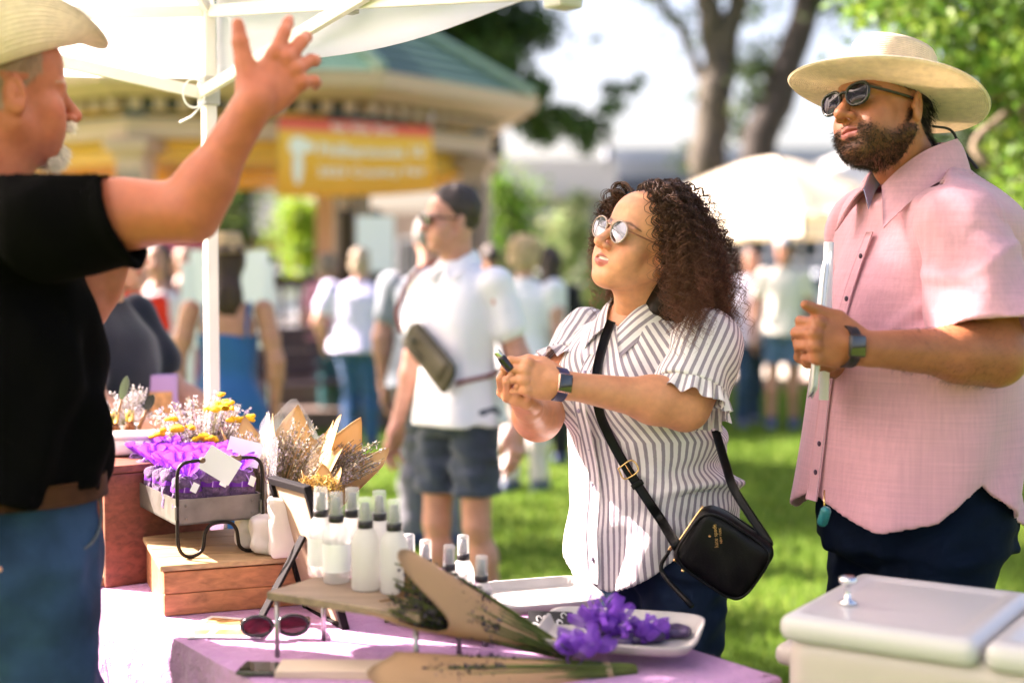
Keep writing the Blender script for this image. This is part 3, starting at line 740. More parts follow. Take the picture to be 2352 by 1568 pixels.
def watch(root, c, axis, nrm, wr, case_mat, strap_mat, w=.038, hgt=.044):
    ax = nv(axis); n = nv(np.asarray(nrm)-ax*(np.asarray(nrm)@ax)); t = np.cross(ax, n); B = np.stack([ax, t, n], 1)
    g = bpy.data.objects.new('wristwatch', None); COL.objects.link(g); g.parent = root; g.location = tuple(np.asarray(c)-np.array(root.location)); g.empty_display_size = .03
    obj('case', *MB().box(c+n*(wr*.0+.002), (w*.86, hgt*.88, .010), B, .0042).get(), case_mat, g)
    obj('screen', *MB().box(c+n*.0068, (w*.74, hgt*.78, .0022), B, .001).get(), pmat('watch_glass', (.018, .015, .012), .06, spec=.8, coat=.5), g)
    A = np.linspace(.55, 2*np.pi-.55, 30); cc = c-n*wr
    rows = [[cc+(math.cos(a)*n+math.sin(a)*t)*(wr+.0035)+ax*s for s in (-.011, -.004, .004, .011)] for a in A]
    V, F = sheet(np.array(rows), .003); obj('strap', V, F, strap_mat, g)
# ------------------------------------------------------------------ the bearded man in the pink shirt
def fuzz(name, root, Vw, mask_w, dirs, n, ln, rad, col, seed, curl=.0015, M=7, mat=None, flow=None):
    """short hairs rooted on chosen vertices"""
    r = np.random.default_rng(seed); w = np.clip(mask_w, 0, None); i = r.choice(len(Vw), n, p=w/w.sum())
    P0 = Vw[i]+r.normal(size=(n, 3))*.0012; D = nv_rows(dirs[i]+(0 if flow is None else flow)+r.normal(size=(n, 3))*.35)
    L = ln*r.uniform(.55, 1.3, n); t = np.linspace(0, 1, M); ph = r.uniform(0, 6.28, n)
    P = P0[:, None]+D[:, None]*(L[:, None]*t[None])[:, :, None]
    n1 = nv_rows(np.cross(D, [.3, .2, .9])); n2 = np.cross(D, n1); A = ph[:, None]+t[None]*r.uniform(5, 11, n)[:, None]
    P = P+curl*t[None, :, None]*(np.cos(A)[..., None]*n1[:, None]+np.sin(A)[..., None]*n2[:, None]); P[:, :, 2] -= (L*.25)[:, None]*(t**2)[None]
    V, F = strands(P, rad*np.clip(1.15-t, .25, 1)[None]*r.uniform(.7, 1.2, n)[:, None], 3)
    C = np.asarray(col)*r.uniform(.5, 1.6, (n, 1)); C = np.repeat(C, M*3, 0)
    return obj(name, V, F, mat or M_HAIR2, root, attrs={'col': C})
M_HAIR2 = pmat('short_hair', (1, 1, 1), .5, attr='col', spec=.3)
def vnormals(V, F):
    a = V[F[:, 0]]-V[F[:, 2]]; b = V[F[:, 1]]-V[F[:, 3]]; n = np.cross(a, b); N = np.zeros_like(V)
    for k in range(4): np.add.at(N, F[:, k], n)
    return nv_rows(N)
def build_man():
    skin = (.42, .155, .070); lip = (.42, .13, .12)
    fyaw = math.atan2(-.30, -.954); f3 = np.array([math.cos(fyaw), math.sin(fyaw), 0]); rt = np.array([f3[1], -f3[0], 0])
    root = thing('person', 'bearded man in a pink short sleeve shirt and wide straw hat holding papers', 'person', (.88, 3.1, 0))
    f = nv((-.83, -.50, .16)); R = axang(f, .20)@frame(f, (0, 0, 1)); big = 1.06
    o = at(1952, 222, 2.93)-R@np.array([0, .090, .006])*big
    neck = at(2078, 372, 3.04)
    Hv, Hf, Hc = head_mesh(o, R, neck, skin, lip, male=True, brow=(.03, .016, .010), open_=.35, jaw=1.12, neck_r=.064, nose=1.12, big=big, teeth=False)
    Lc = (Hv-o)@R/big; x, y, z = Lc.T
    # beard mask: jaw, chin, moustache
    top = np.interp(y, [-.04, .0, .02, .045, .07, .085, .10], [.0, -.012, -.050, -.064, -.062, -.047, -.046])
    bm = np.clip((top-z)/.016, 0, 1)*(y > -.012)*np.clip((z+.150-.25*np.clip(.06-y, 0, 1)*1.1)/.02, 0, 1)
    lips = (np.abs(x) < .021)*(z < -.0565)*(z > -.079)*(y > .082); bm = bm*(1-lips)
    bm = bm*np.where((np.abs(x) < .020) & (z > -.054) & (y > .085), .75, 1)*(z > -.142)*(1-np.clip((-.118-z)/.02, 0, 1)*(y < .04))
    hm = np.clip((z-np.interp(y, [-.1, -.03, .0, .03, .06], [-.065, -.04, .015, .02, .06]))/.008, 0, 1)*(y < .05)
    ear = (np.abs(x) > .073)*(y > -.035)*(y < .012)*(z > -.05)*(z < .022); hm = hm*(1-ear); bm = bm*(1-ear)
    w = np.clip(bm*.62+hm*.95, 0, 1)[:, None]; Hc = Hc*(1-w)+w*np.array([.012, .007, .005])
    shL = at(2205, 525, 2.875); shR = neck+np.array([.03, 0, -.14])+rt*.20
    elL = at(2285, 815, 2.79); wrL = at(1990, 800, 2.70)
    elR = at(2040, 850, 3.30); wrR = at(1905, 828, 2.98)
    F = Field(*bounds(shL, elL, wrL, at(1800, 690, 2.7), pad=.09), .0033)
    arm(F, shL, elL, wrL, (.070, .058, .057, .033), .032)
    hd = at(1850, 776, 2.685)-wrL
    hand(F, wrL+nv(hd)*.006, hd, np.array([-.15, -.93, .12]), 1, [(5, 62, 85, 55), (2, 66, 88, 55), (-2, 70, 88, 55), (-6, 74, 85, 55)],
         [(.024, .016, -.006), (.046, .048, -.012), (.052, .086, -.016), (.058, .114, -.006)], 1.08, 1.05)
    V1, F1 = F.mesh(1)
    F = Field(*bounds(shR, elR, wrR, at(1800, 830, 2.85), pad=.09), .0040)
    arm(F, shR, elR, wrR, (.070, .062, .064, .035), .04)
    hand(F, wrR, at(1850, 832, 2.86)-wrR, np.array([-.2, .25, -.95]), -1, [(4, 40, 60, 40)]*4, [(.024, .016, -.006), (.046, .048, -.02), (.05, .08, -.03), (.05, .10, -.04)], 1.05)
    V2, F2 = F.mesh(1)
    hipL = np.array([.88, 3.09, .93])-rt*.10; hipR = np.array([.88, 3.09, .93])+rt*.10
    knL = hipL+np.array([0, 0, -.43])+f3*.01; knR = hipR+np.array([0, 0, -.43])+f3*.06; anL = knL+np.array([.02, 0, -.42]); anR = knR+np.array([0, 0, -.42])-f3*.03
    tr = [(.86, .88, 3.08, .15, .13, .13), (1.1, .88, 3.08, .18, .17, .15), (1.35, .89, 3.08, .17, .15, .13), (1.55, .91, 3.08, .17, .11, .11), (1.62, .915, 3.075, .10, .08, .08)]
    F = Field((.5, 2.75, 0), (1.3, 3.4, 1.66), .014); F.u(loft(tr, fyaw), 0); legs_field(F, (hipL, hipR), (knL, knR), (anL, anR), (.10, .065, .045))
    V3, F3 = F.mesh(1)
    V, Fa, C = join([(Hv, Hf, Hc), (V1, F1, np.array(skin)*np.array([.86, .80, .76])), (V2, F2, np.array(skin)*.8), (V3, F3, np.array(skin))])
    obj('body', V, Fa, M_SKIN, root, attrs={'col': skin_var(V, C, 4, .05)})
    Nn = vnormals(Hv, Hf)
    flow = f*.25+np.array([0, 0, -.35])
    fuzz('beard', root, Hv, bm**1.5, Nn, 3600, .0082, .00048, (.040, .022, .015), 3, .0018, flow=flow)
    fuzz('hair', root, Hv, hm, Nn, 3200, .020, .00065, (.010, .006, .005), 4, .001, flow=-f*.5+np.array([0, 0, -1.0]))
    an_ = (V1-elL)@nv(wrL-elL); fa = (an_ > .0)*(an_ < .235)*(np.linalg.norm(V1-elL-np.outer(an_, nv(wrL-elL)), axis=1) < .1)
    fuzz('arm_hair', root, V1, fa*1.0, vnormals(V1, F1), 1500, .011, .00022, (.03, .018, .012), 14, .0012, flow=nv(wrL-elL)*1.6)
    # ---- shirt
    m = cloth_mat('pink_linen', (.75, .385, .45), 500, .00035, .03, 10, .85, .3); nt = m.node_tree; N = nt.nodes.new; L = nt.links.new; b = nt.nodes['Principled BSDF']
    src = b.inputs['Base Color'].links[0].from_socket; tc = N('ShaderNodeTexCoord')
    mix = N('ShaderNodeVectorMath'); mix.operation = 'SCALE'; acc = None
    for sc_ in ((6, 6, 220), (160, 160, 5)):                 # slub threads: stretched noise both ways
        mp = N('ShaderNodeMapping'); mp.inputs['Scale'].default_value = sc_; nz = N('ShaderNodeTexNoise'); nz.inputs['Scale'].default_value = 1.0; nz.inputs['Detail'].default_value = 3
        L(tc.outputs['Object'], mp.inputs[0]); L(mp.outputs[0], nz.inputs['Vector'])
        if acc is None: acc = nz.outputs[0]
        else:
            ad = N('ShaderNodeMath'); ad.operation = 'ADD'; L(acc, ad.inputs[0]); L(nz.outputs[0], ad.inputs[1]); acc = ad.outputs[0]
    mr = N('ShaderNodeMapRange'); mr.inputs[1].default_value = .6; mr.inputs[2].default_value = 1.4; mr.inputs[3].default_value = .90; mr.inputs[4].default_value = 1.09; L(acc, mr.inputs[0])
    L(src, mix.inputs[0]); L(mr.outputs[0], mix.inputs[3]); L(mix.outputs[0], b.inputs['Base Color'])
    tl = N('ShaderNodeBsdfTranslucent'); L(mix.outputs[0], tl.inputs[0]); ms = N('ShaderNodeMixShader'); ms.inputs[0].default_value = .10
    L(b.outputs[0], ms.inputs[1]); L(tl.outputs[0], ms.inputs[2]); L(ms.outputs[0], nt.nodes['Material Output'].inputs[0])
    M_PINK = m
    S = [(.90, .868, 3.08, .250, .262, .215), (.97, .868, 3.08, .246, .246, .213), (1.03, .868, 3.08, .246, .236, .212), (1.116, .870, 3.08, .248, .226, .212), (1.22, .874, 3.08, .246, .218, .206), (1.31, .878, 3.08, .240, .202, .198),
         (1.42, .888, 3.08, .232, .182, .190), (1.50, .895, 3.075, .230, .160, .185), (1.57, .895, 3.068, .238, .130, .178), (1.62, .885, 3.06, .200, .115, .155), (1.66, .870, 3.052, .135, .100, .118), (1.70, .856, 3.045, .088, .085, .088)]
    lf = loft(S, fyaw, p=2.2)
    Fs = Field((.52, 2.72, .87), (1.32, 3.42, 1.74), .0058); Fs.u(lf, 0)
    for sh in (shL, shR): Fs.u(ell(sh+np.array([0, 0, .002]), (.084, .084, .082)), .07)
    def ang(X, Y): return np.arctan2((X-.87)*rt[0]+(Y-3.08)*rt[1], (X-.87)*f3[0]+(Y-3.08)*f3[1])
    def folds(X, Y, Z):
        th = ang(X, Y); d = waves(31, 9, .22, .0040, (1, 1, .5))(X, Y, Z)
        low = np.clip((1.28-Z)/.3, 0, 1); nb = np.clip((-th-.9)/.9, 0, 1)
        d = d-low*nb*.012*np.sin(th*8.5+(Z-1)*7+2*np.sin(Z*6))*1.0
        d = d-low*(1-nb)*.006*np.sin(th*6+(Z-1)*10)
        # pulls from the armpit across the chest and under the sleeve
        for zc, sl, a_ in ((1.36, .10, .010), (1.30, .05, .008), (1.42, .16, .008)):
            q = Z-zc+sl*(th+1.2); d = d-a_*np.exp(-(q/.018)**2)*np.exp(-((th+1.15)/.5)**2)
        return d
    Fs.disp(folds, .05); f0 = Fs.f.copy(); zax = Fs.ax[2][None, None, :]
    def hem(X, Y, Z):
        th = np.abs(ang(X, Y)); h = np.interp(th, [0, .25, .75, 1.2, 1.52, 1.60, 1.68, 2.0, 2.5, 3.2], [1.0, .975, .935, .960, 1.025, 1.036, 1.020, .965, .925, .92]); return h-Z
    Fs.cut(hem, .002)
    ncol = np.array([.858, 3.045, 1.685])
    Fs.cut(lambda X, Y, Z: (Z-1.675)+.75*((X-ncol[0])*f3[0]+(Y-ncol[1])*f3[1])+0*X, .004)
    Fs.f = np.where((zax < 1.15) | (zax > 1.64), np.maximum(Fs.f, -(f0+.010)), Fs.f)
    thr = ncol+f3*.10+np.array([0, 0, -.01]); Fs.s_(cone(thr+(0, 0, .05), thr+(0, 0, -.075)+f3*.025, .040, .006), .004)
    V, Fc = Fs.mesh(1); shirt = obj('shirt', V, Fc, M_PINK, root)
    # sleeve (near and far)
    def sleeve(sh, el, r0, r1, ln, seed, nrm):
        d = nv(el-sh); Fd = Field(*bounds(sh-d*.1, sh+d*(ln+.06), pad=.15), .0055)
        Fd.u(ell(sh+np.array([0, 0, -.004]), (.084,)*3), 0); Fd.u(cone(sh, sh+d*(ln+.06), r0, r1), .04)
        a1 = nv(np.cross(d, f3)); a2 = np.cross(d, a1)
        def fd(X, Y, Z):
            q = (X-sh[0])*d[0]+(Y-sh[1])*d[1]+(Z-sh[2])*d[2]; s1 = (X-sh[0])*a1[0]+(Y-sh[1])*a1[1]+(Z-sh[2])*a1[2]; s2 = (X-sh[0])*a2[0]+(Y-sh[1])*a2[1]+(Z-sh[2])*a2[2]; an = np.arctan2(s1, s2)
            return waves(seed, 8, .11, .004)(X, Y, Z)-.005*np.clip(q/.1, 0, 1)*np.sin(an*4+q*25)-.006*np.exp(-((q-.10-.03*np.sin(an*2))/.014)**2)
        Fd.disp(fd, .05); g0 = Fd.f.copy(); c = sh+d*ln
        Fd.cut(lambda X, Y, Z: (X-c[0])*nrm[0]+(Y-c[1])*nrm[1]+(Z-c[2])*nrm[2], .002)
        ax = Fd.ax; along = ((ax[0]-c[0])[:, None, None]*nrm[0]+(ax[1]-c[1])[None, :, None]*nrm[1]+(ax[2]-c[2])[None, None, :]*nrm[2])
        Fd.f = np.where(along > -.07, np.maximum(Fd.f, -(g0+.012)), Fd.f)
        V, Fq = Fd.mesh(1); obj('sleeve', V, Fq, M_PINK, shirt)
    sleeve(shL, elL, .088, .118, .225, 41, nv(nv(elL-shL)*1.0+np.array([-.12, 0, -.15])))
    sleeve(shR, elR, .088, .096, .20, 42, nv(elR-shR))
    # collar
    nk = lambda a, r, z: ncol*np.array([1, 1, 0])+np.array([0, 0, z])+(math.cos(a)*f3+math.sin(a)*rt)*r
    M_INN = cloth_mat('collar_lining', (.35, .36, .62), 700, .0002)
    for q in (-1, 1):
        up_ = spline([nk(q*3.1, .086, 1.745), nk(q*2.2, .086, 1.742), nk(q*1.3, .084, 1.718), nk(q*.75, .092, 1.685), nk(q*.35, .108, 1.645)], 22)
        lo_ = spline([nk(q*3.1, .112, 1.670), nk(q*2.2, .118, 1.670), nk(q*1.4, .122, 1.650), nk(q*.95, .138, 1.610), nk(q*.62, .165, 1.555)], 22)
        P = np.array([up_*(1-t)+lo_*t+np.array([0, 0, .012*math.sin(math.pi*t)]) for t in np.linspace(0, 1, 8)])
        V, Fq = sheet(P, .003); obj('collar', V, Fq, M_PINK, shirt)
        st = spline([nk(q*3.1, .080, 1.690), nk(q*2.2, .080, 1.690), nk(q*1.3, .078, 1.670), nk(q*.75, .084, 1.638), nk(q*.3, .098, 1.600)], 22)
        P = np.array([(up_-np.array([0, 0, .002]))*(1-t)+st*t for t in np.linspace(0, 1, 4)]); V, Fq = sheet(P, .002); obj('collar_stand', V, Fq, M_INN, shirt)
    def front(z, a=0.0, d=.0):
        cx, cy, A, B, B2 = lf[0].par(z); dirn = math.cos(a)*f3+math.sin(a)*rt; k = (abs(math.sin(a)/A)**2.2+abs(math.cos(a)/B)**2.2)**(-1/2.2)
        return np.array([float(cx), float(cy), z])+dirn*(k+d)
    M_B = pmat('dark_button', (.05, .02, .04), .3)
    Zs = np.linspace(1.55, .985, 34); P = np.array([[front(z, a, .009) for a in np.linspace(-.16, .0, 6)] for z in Zs]); V, Fq = sheet(P, .003); obj('placket', V, Fq, M_PINK, shirt)
    for z in (1.50, 1.41, 1.315, 1.215, 1.105, 1.045):
        obj('button', *MB().lathe([(0, 0), (.0055, 0), (.006, .0014), (.0045, .0026), (0, .002)], 12, front(z, -.10, .0125), frame((0, 0, 1), math.cos(-.1)*f3+math.sin(-.1)*rt)).get(), M_B, shirt)
    # ---- jeans
    Fj = Field((.5, 2.72, .03), (1.3, 3.42, 1.14), .01)
    Fj.u(loft([(.88, .88, 3.085, .21, .18, .20), (1.0, .88, 3.085, .215, .185, .195), (1.1, .875, 3.08, .21, .18, .18)], fyaw, p=2.2), 0)
    Fj.u(ell((.88, 3.09, .93), (.20, .19, .13)), .05); legs_field(Fj, (hipL, hipR), (knL, knR), (anL, anR), (.128, .088, .065), .04)
    Fj.disp(waves(51, 10, .09, .005, (1, 1, 1.6)), .04); Fj.cut(lambda X, Y, Z: .09-Z+0*X+0*Y, .003); V, Fq = Fj.mesh(1)
    M_JN = cloth_mat('navy_denim', (.004, .009, .022), 700, .0003, .25, 14, .9, .0, .1); obj('jeans', V, Fq, M_JN, root)
    Fk = Field((.4, 2.6, 0), (1.3, 3.5, .14), .009); shoe(Fk, anL, f3, .30); shoe(Fk, anR, f3, .30); V, Fq = Fk.mesh(1); obj('shoes', V, Fq, pmat('brown_shoe', (.10, .05, .03), .5), root)
    # pocket stitching on the back of the jeans
    # ---- straw hat
    hatM = straw_mat('natural_straw', (.86, .73, .54), 1/.0042, .3)
    hat = bpy.data.objects.new('hat', None); COL.objects.link(hat); hat.parent = root; hat.location = tuple(o-np.array(root.location)); hat.empty_display_size = .05
    hc = np.array([0, -.014, .026])*big; T = lambda P: (np.asarray(P)+hc)@R.T@np.eye(3)+o
    tiltM = axang((1, 0, 0), .10)@axang((0, 1, 0), -.12); n = 96; A = np.linspace(0, 2*np.pi, n, endpoint=False)
    def ringv(r, zz, ex, curl=0.0):
        xx = np.sin(A)*r*(1-.06*ex); yy = np.cos(A)*(r+.012*ex); z2 = zz+curl*np.sin(A)**2-.4*curl*np.cos(A)**2
        return (np.stack([xx, yy, z2+0*A], 1))@tiltM.T
    brim = [(.0885, .000, 1, 0), (.094, -.001, 1, 0), (.115, -.001, 1, .001), (.14, -.001, 1, .003), (.165, .000, 1, .006), (.19, .002, 1, .010), (.205, .003, 1, .012), (.209, .006, 1, .013), (.206, .009, 1, .013)]
    topb = [(.19, .0055, 1, .011), (.165, .0035, 1, .006), (.14, .0025, 1, .003), (.115, .0025, 1, .001), (.093, .003, 1, 0), (.0905, .006, 1, 0)]
    rows = [ringv(*q) for q in brim+topb]; rv = np.repeat([q[0] for q in brim+topb], n)
    V = T(np.array(rows).reshape(-1, 3)); obj('brim', V, grid_faces(len(rows), n, True), hatM, hat, attrs={'ring': rv})
    crown = [(.0875, .002), (.0870, .04), (.0862, .08), (.0845, .102), (.079, .112), (.070, .115), (.060, .112), (.03, .110), (.002, .109)]
    rows = [ringv(r, z, 1) for r, z in crown]; rv = np.repeat(np.cumsum([0]+[math.hypot(crown[i+1][0]-crown[i][0], crown[i+1][1]-crown[i][1]) for i in range(len(crown)-1)]), n)
    V = T(np.array(rows).reshape(-1, 3)); obj('crown', V, grid_faces(len(rows), n, True), hatM, hat, attrs={'ring': rv})
    M_CORD = pmat('black_cord', (.015, .012, .012), .6)
    bp = o+R@np.array([-.05, -.085, -.03])*big
    obj('chin_cord', *tube(spline([bp, at(2185, 300, 3.0), at(2210, 345, 2.99), at(2246, 388, 2.97)], 20), .0028, 6), M_CORD, hat)
    sunglasses(root, o, R, pmat('black_acetate', (.02, .018, .016), .2, spec=.6), pmat('dark_lens', (.010, .007, .016), .06, spec=.35), rad=(.0275, .0225), zc=-.002, y=.108*big, ring=.0034, wrap=.10, square=2.5, gap=.035*big)
    watch(root, at(1968, 795, 2.662), wrL-elL, np.array([-.05, -.99, .08]), .037, pmat('black_aluminium', (.05, .045, .045), .3, .8), pmat('black_strap', (.015, .012, .015), .5), .041, .048)
    # ring on the finger is too small to see; papers held in the hands are a thing of their own
    p0 = at(1884, 800, 2.79)
    pf = thing('paper_folder', 'slim white folder of papers held upright in the bearded man\'s hands', 'folder', p0)
    nrm = nv((-.968, .235, .08)); u_ = nv(np.cross((0, 0, 1), nrm)); v_ = np.cross(nrm, u_); B = np.stack([u_, v_, nrm], 1)
    lean = at(1898, 600, 2.84)-at(1868, 895, 2.80); v_ = nv(lean); ray = nv(at(1884, 760, 2.8)-CAM); u_ = nv(ray-v_*(ray@v_)); u_ = axang(v_, .05)@u_; nrm = np.cross(u_, v_); B = np.stack([u_, v_, nrm], 1)
    ce = (at(1898, 600, 2.84)+at(1868, 895, 2.80))/2
    obj('cover', *MB().box(ce+nrm*.004+u_*.02, (.17, .27, .0016), B).get(), pmat('white_card', (.80, .80, .80), .5), pf)
    obj('sheets', *MB().box(ce+u_*.018, (.165, .262, .0045), B).get(), pmat('blue_white_paper', (.62, .68, .80), .7), pf)
    obj('cover', *MB().box(ce-nrm*.0045+u_*.02, (.17, .27, .0016), B).get(), pmat('white_card_back', (.78, .78, .77), .5), pf)
    a, b_ = at(1904, 556, 2.93), at(1898, 740, 2.93)
    rp = thing('paper_roll', 'rolled white paper tube sticking up behind the bearded man\'s hand', 'paper roll', b_)
    ax = nv(a-b_); B = frame(nv(np.cross(ax, (0, 1, .1))), ax)
    obj('sheet', *MB().lathe([(.0100, -.16), (.0105, .0), (.0105, np.linalg.norm(a-b_)), (.0085, np.linalg.norm(a-b_)), (.0080, np.linalg.norm(a-b_)-.02), (.0, np.linalg.norm(a-b_)-.02)], 18, b_, B).get(), pmat('white_paper', (.85, .85, .84), .6), rp)
    return root
def straw_mat(name, col, freq, transl=.2):
    m = pmat(name, col, .7, var=.12, vscale=60, spec=.25, translucent=transl); nt = m.node_tree; N = nt.nodes.new; L = nt.links.new; b = nt.nodes['Principled BSDF']
    a = N('ShaderNodeAttribute'); a.attribute_name = 'ring'; mu = N('ShaderNodeMath'); mu.operation = 'MULTIPLY'; mu.inputs[1].default_value = freq*6.283; L(a.outputs['Fac'], mu.inputs[0])
    si = N('ShaderNodeMath'); si.operation = 'SINE'; L(mu.outputs[0], si.inputs[0]); tc = N('ShaderNodeTexCoord'); nz = N('ShaderNodeTexNoise'); nz.inputs['Scale'].default_value = 500; L(tc.outputs['Object'], nz.inputs['Vector'])
    ad = N('ShaderNodeMath'); ad.operation = 'MULTIPLY_ADD'; ad.inputs[1].default_value = 1.2; L(nz.outputs[0], ad.inputs[0]); L(si.outputs[0], ad.inputs[2])
    bp = N('ShaderNodeBump'); bp.inputs['Distance'].default_value = .0008; L(ad.outputs[0], bp.inputs['Height']); L(bp.outputs[0], b.inputs['Normal'])
    return m
# ------------------------------------------------------------------ the vendor in the cowboy hat
def build_vendor():
    skin = (.35, .105, .058); lip = (.40, .13, .11)
    root = thing('person', 'vendor in a cream cowboy hat and black t-shirt with one arm raised', 'person', (-.92, 2.55, 0))
    f = nv((.80, .60, -.02)); R = axang(f, .03)@frame(f, (0, 0, 1)); big = 1.05
    o = at(36, 214, 2.47)-R@np.array([.079, -.012, -.012])*big
    neck = np.array([o[0]-.045, o[1]-.01, o[2]-.215])
    Hv, Hf, Hc = head_mesh(o, R, neck, skin, lip, male=True, brow=(.30, .22, .17), open_=.45, jaw=1.10, neck_r=.068, nose=1.15, big=big, teeth=False, blush=.2, h=.0028)
    Lc = (Hv-o)@R/big; x, y, z = Lc.T
    gm = np.clip((-.086-z)/.008, 0, 1)*(y > .058)*(z > -.122)*(np.abs(x) < .034); mm = (np.abs(x) < .028)*(z < -.046)*(z > -.060)*(y > .083); sm = np.clip((z-np.interp(y, [-.12, -.03, .0, .03], [-.06, -.045, -.012, .02]))/.01, 0, 1)*(y < .036)*(np.abs(x) < .0795)
    ear = (np.abs(x) > .072)*(y > -.036)*(y < .012)*(z > -.05)*(z < .024); sm = sm*(1-ear)
    w = np.clip(gm*.6+mm*.5, 0, 1)[:, None]; Hc = Hc*(1-w)+w*np.array([.66, .58, .52]); w = (sm*.7)[:, None]; Hc = Hc*(1-w)+w*np.array([.20, .15, .11])
    ft = nv((.92, .39, 0)); rt = np.array([ft[1], -ft[0], 0]); yaw = math.atan2(ft[1], ft[0])
    shR = at(92, 500, 2.40); elR = at(436, 486, 2.37); wrR = at(584, 236, 2.35)
    shL = neck+np.array([0, 0, -.12])-rt*.21; elL = at(120, 800, 2.86); wrL = at(206, 706, 2.66)
    F = Field(*bounds(shR, elR, wrR, at(720, 40, 2.3), pad=.09), .0036)
    arm(F, shR, elR, wrR, (.068, .050, .046, .031), .026)
    hd = at(668, 148, 2.385)-wrR
    hand(F, wrR, hd, np.array([.35, -.86, .25]), -1, [(18, 8, 20, 14), (5, 16, 26, 16), (-9, 24, 32, 18), (-24, 30, 34, 20)],
         [(.026, .016, -.002), (.054, .040, .000), (.080, .060, .004), (.102, .080, .006)], 1.04, 1.26)
    V1, F1 = F.mesh(1)
    F = Field(*bounds(shL, elL, wrL, at(235, 580, 2.68), pad=.09), .0042)
    arm(F, shL, elL, wrL, (.070, .062, .060, .036), .04)
    hand(F, wrL, at(236, 610, 2.66)-wrL, np.array([-.6, .75, .0]), 1, [(6, 30, 40, 25), (2, 34, 44, 25), (-4, 40, 46, 25), (-10, 46, 46, 25)], [(.026, .016, -.004), (.05, .045, -.014), (.066, .075, -.024), (.074, .10, -.03)], 1.08, 1.1)
    V2, F2 = F.mesh(1)
    c = np.array([-.95, 2.58])
    tr = [(.9, c[0], c[1], .16, .15, .14), (1.2, c[0], c[1], .17, .16, .14), (1.45, c[0], c[1], .17, .13, .13), (neck[2]+.02, neck[0], neck[1], .08, .07, .07)]
    hipL = np.array([c[0], c[1], .93])-rt*.10+ft*.05; hipR = np.array([c[0], c[1], .93])+rt*.10+ft*.04; knL = hipL+np.array([0, 0, -.44])+ft*.07; knR = hipR+np.array([0, 0, -.44])+ft*.05; anL = knL+np.array([0, 0, -.42])-ft*.03; anR = knR+np.array([0, 0, -.42])-ft*.04
    F = Field((-1.4, 2.2, 0), (-.5, 3.0, neck[2]+.04), .015); F.u(loft(tr, yaw), 0); legs_field(F, (hipL, hipR), (knL, knR), (anL, anR), (.10, .065, .045)); V3, F3 = F.mesh(1)
    V, Fa, C = join([(Hv, Hf, Hc), (V1, F1, np.array(skin)*np.array([1.05, .98, .92])), (V2, F2, np.array(skin)), (V3, F3, np.array(skin))])
    obj('body', V, Fa, M_SKIN, root, attrs={'col': skin_var(V, C, 6, .06)})
    Nn = vnormals(Hv, Hf)
    fuzz('beard', root, Hv, gm+mm*.6, Nn, 1500, .016, .0006, (.80, .74, .66), 8, .002, flow=f*.2+np.array([0, 0, -.4]))
    fuzz('hair', root, Hv, sm, Nn, 2000, .010, .0006, (.16, .12, .09), 9, .001, flow=-f*.6+np.array([0, 0, -.8]))
    # t-shirt
    M_BLK = cloth_mat('black_jersey', (.0018, .0017, .002), 700, .0003, .2, 14, 1.0, .0, .04)
    zn = neck[2]
    S = [(1.06, c[0], c[1], .235, .200, .20), (1.14, c[0], c[1], .238, .206, .20), (1.25, c[0], c[1], .235, .206, .20), (1.38, c[0]-.005, c[1], .230, .200, .19), (1.50, c[0]-.01, c[1], .225, .165, .17), (1.58, neck[0]+.005, neck[1]+.005, .205, .13, .15), (1.635, neck[0], neck[1], .15, .105, .12), (zn+.0, neck[0], neck[1], .095, .088, .092), (zn+.03, neck[0], neck[1], .085, .08, .085)]
    Fs = Field((-1.36, 2.1, 1.04), (-.5, 3.05, zn+.05), .0068); Fs.u(loft(S, yaw, p=2.2), 0)
    for sh in (shR, shL): Fs.u(ell(sh, (.09, .09, .088)), .07)
    d = nv(elR-shR); Fs.u(cone(shR, shR+d*.19, .088, .092), .05); d2 = nv(elL-shL); Fs.u(cone(shL, shL+d2*.2, .086, .09), .05)
    Fs.disp(lambda X, Y, Z: waves(61, 10, .12, .009, (1, 1, .7))(X, Y, Z)-.009*np.sin(9*np.arctan2(X-c[0], Y-c[1])+Z*9)*np.clip((1.4-Z)/.2, 0, 1), .05); f0 = Fs.f.copy()
    cR = shR+d*.150; nr = nv(d+np.array([.12, 0, .28]))
    Fs.cut(lambda X, Y, Z: np.minimum((X-cR[0])*nr[0]+(Y-cR[1])*nr[1]+(Z-cR[2])*nr[2], .14-np.sqrt((X-cR[0])**2+(Y-cR[1])**2+(Z-cR[2])**2)*1.0+0.02), .003)
    cL = shL+d2*.16
    Fs.cut(lambda X, Y, Z: np.minimum((X-cL[0])*d2[0]+(Y-cL[1])*d2[1]+(Z-cL[2])*d2[2], .16-np.sqrt((X-cL[0])**2+(Y-cL[1])**2+(Z-cL[2])**2)), .003)
    Fs.cut(lambda X, Y, Z: 1.075+.012*np.sin(7*np.arctan2(X-c[0], Y-c[1]))-Z, .003)
    ax = Fs.ax; dd = np.sqrt((ax[0]-cR[0])[:, None, None]**2+(ax[1]-cR[1])[None, :, None]**2+(ax[2]-cR[2])[None, None, :]**2)
    Fs.f = np.where((dd < .12) | (ax[2][None, None, :] < 1.16) | (ax[2][None, None, :] > zn-.01), np.maximum(Fs.f, -(f0+.019)), Fs.f)
    V, Fq = Fs.mesh(1); obj('t_shirt', V, Fq, M_BLK, root)
    # jeans and belt
    Fj = Field((-1.36, 2.15, .03), (-.5, 3.05, 1.12), .009)
    Fj.u(loft([(.86, c[0], c[1], .205, .18, .19), (.98, c[0], c[1], .210, .188, .195), (1.09, c[0], c[1], .205, .185, .18)], yaw, p=2.3), 0)
    legs_field(Fj, (hipL, hipR), (knL, knR), (anL, anR), (.125, .100, .075), .05); Fj.disp(waves(71, 12, .10, .007, (1, 1, 1.3)), .05)
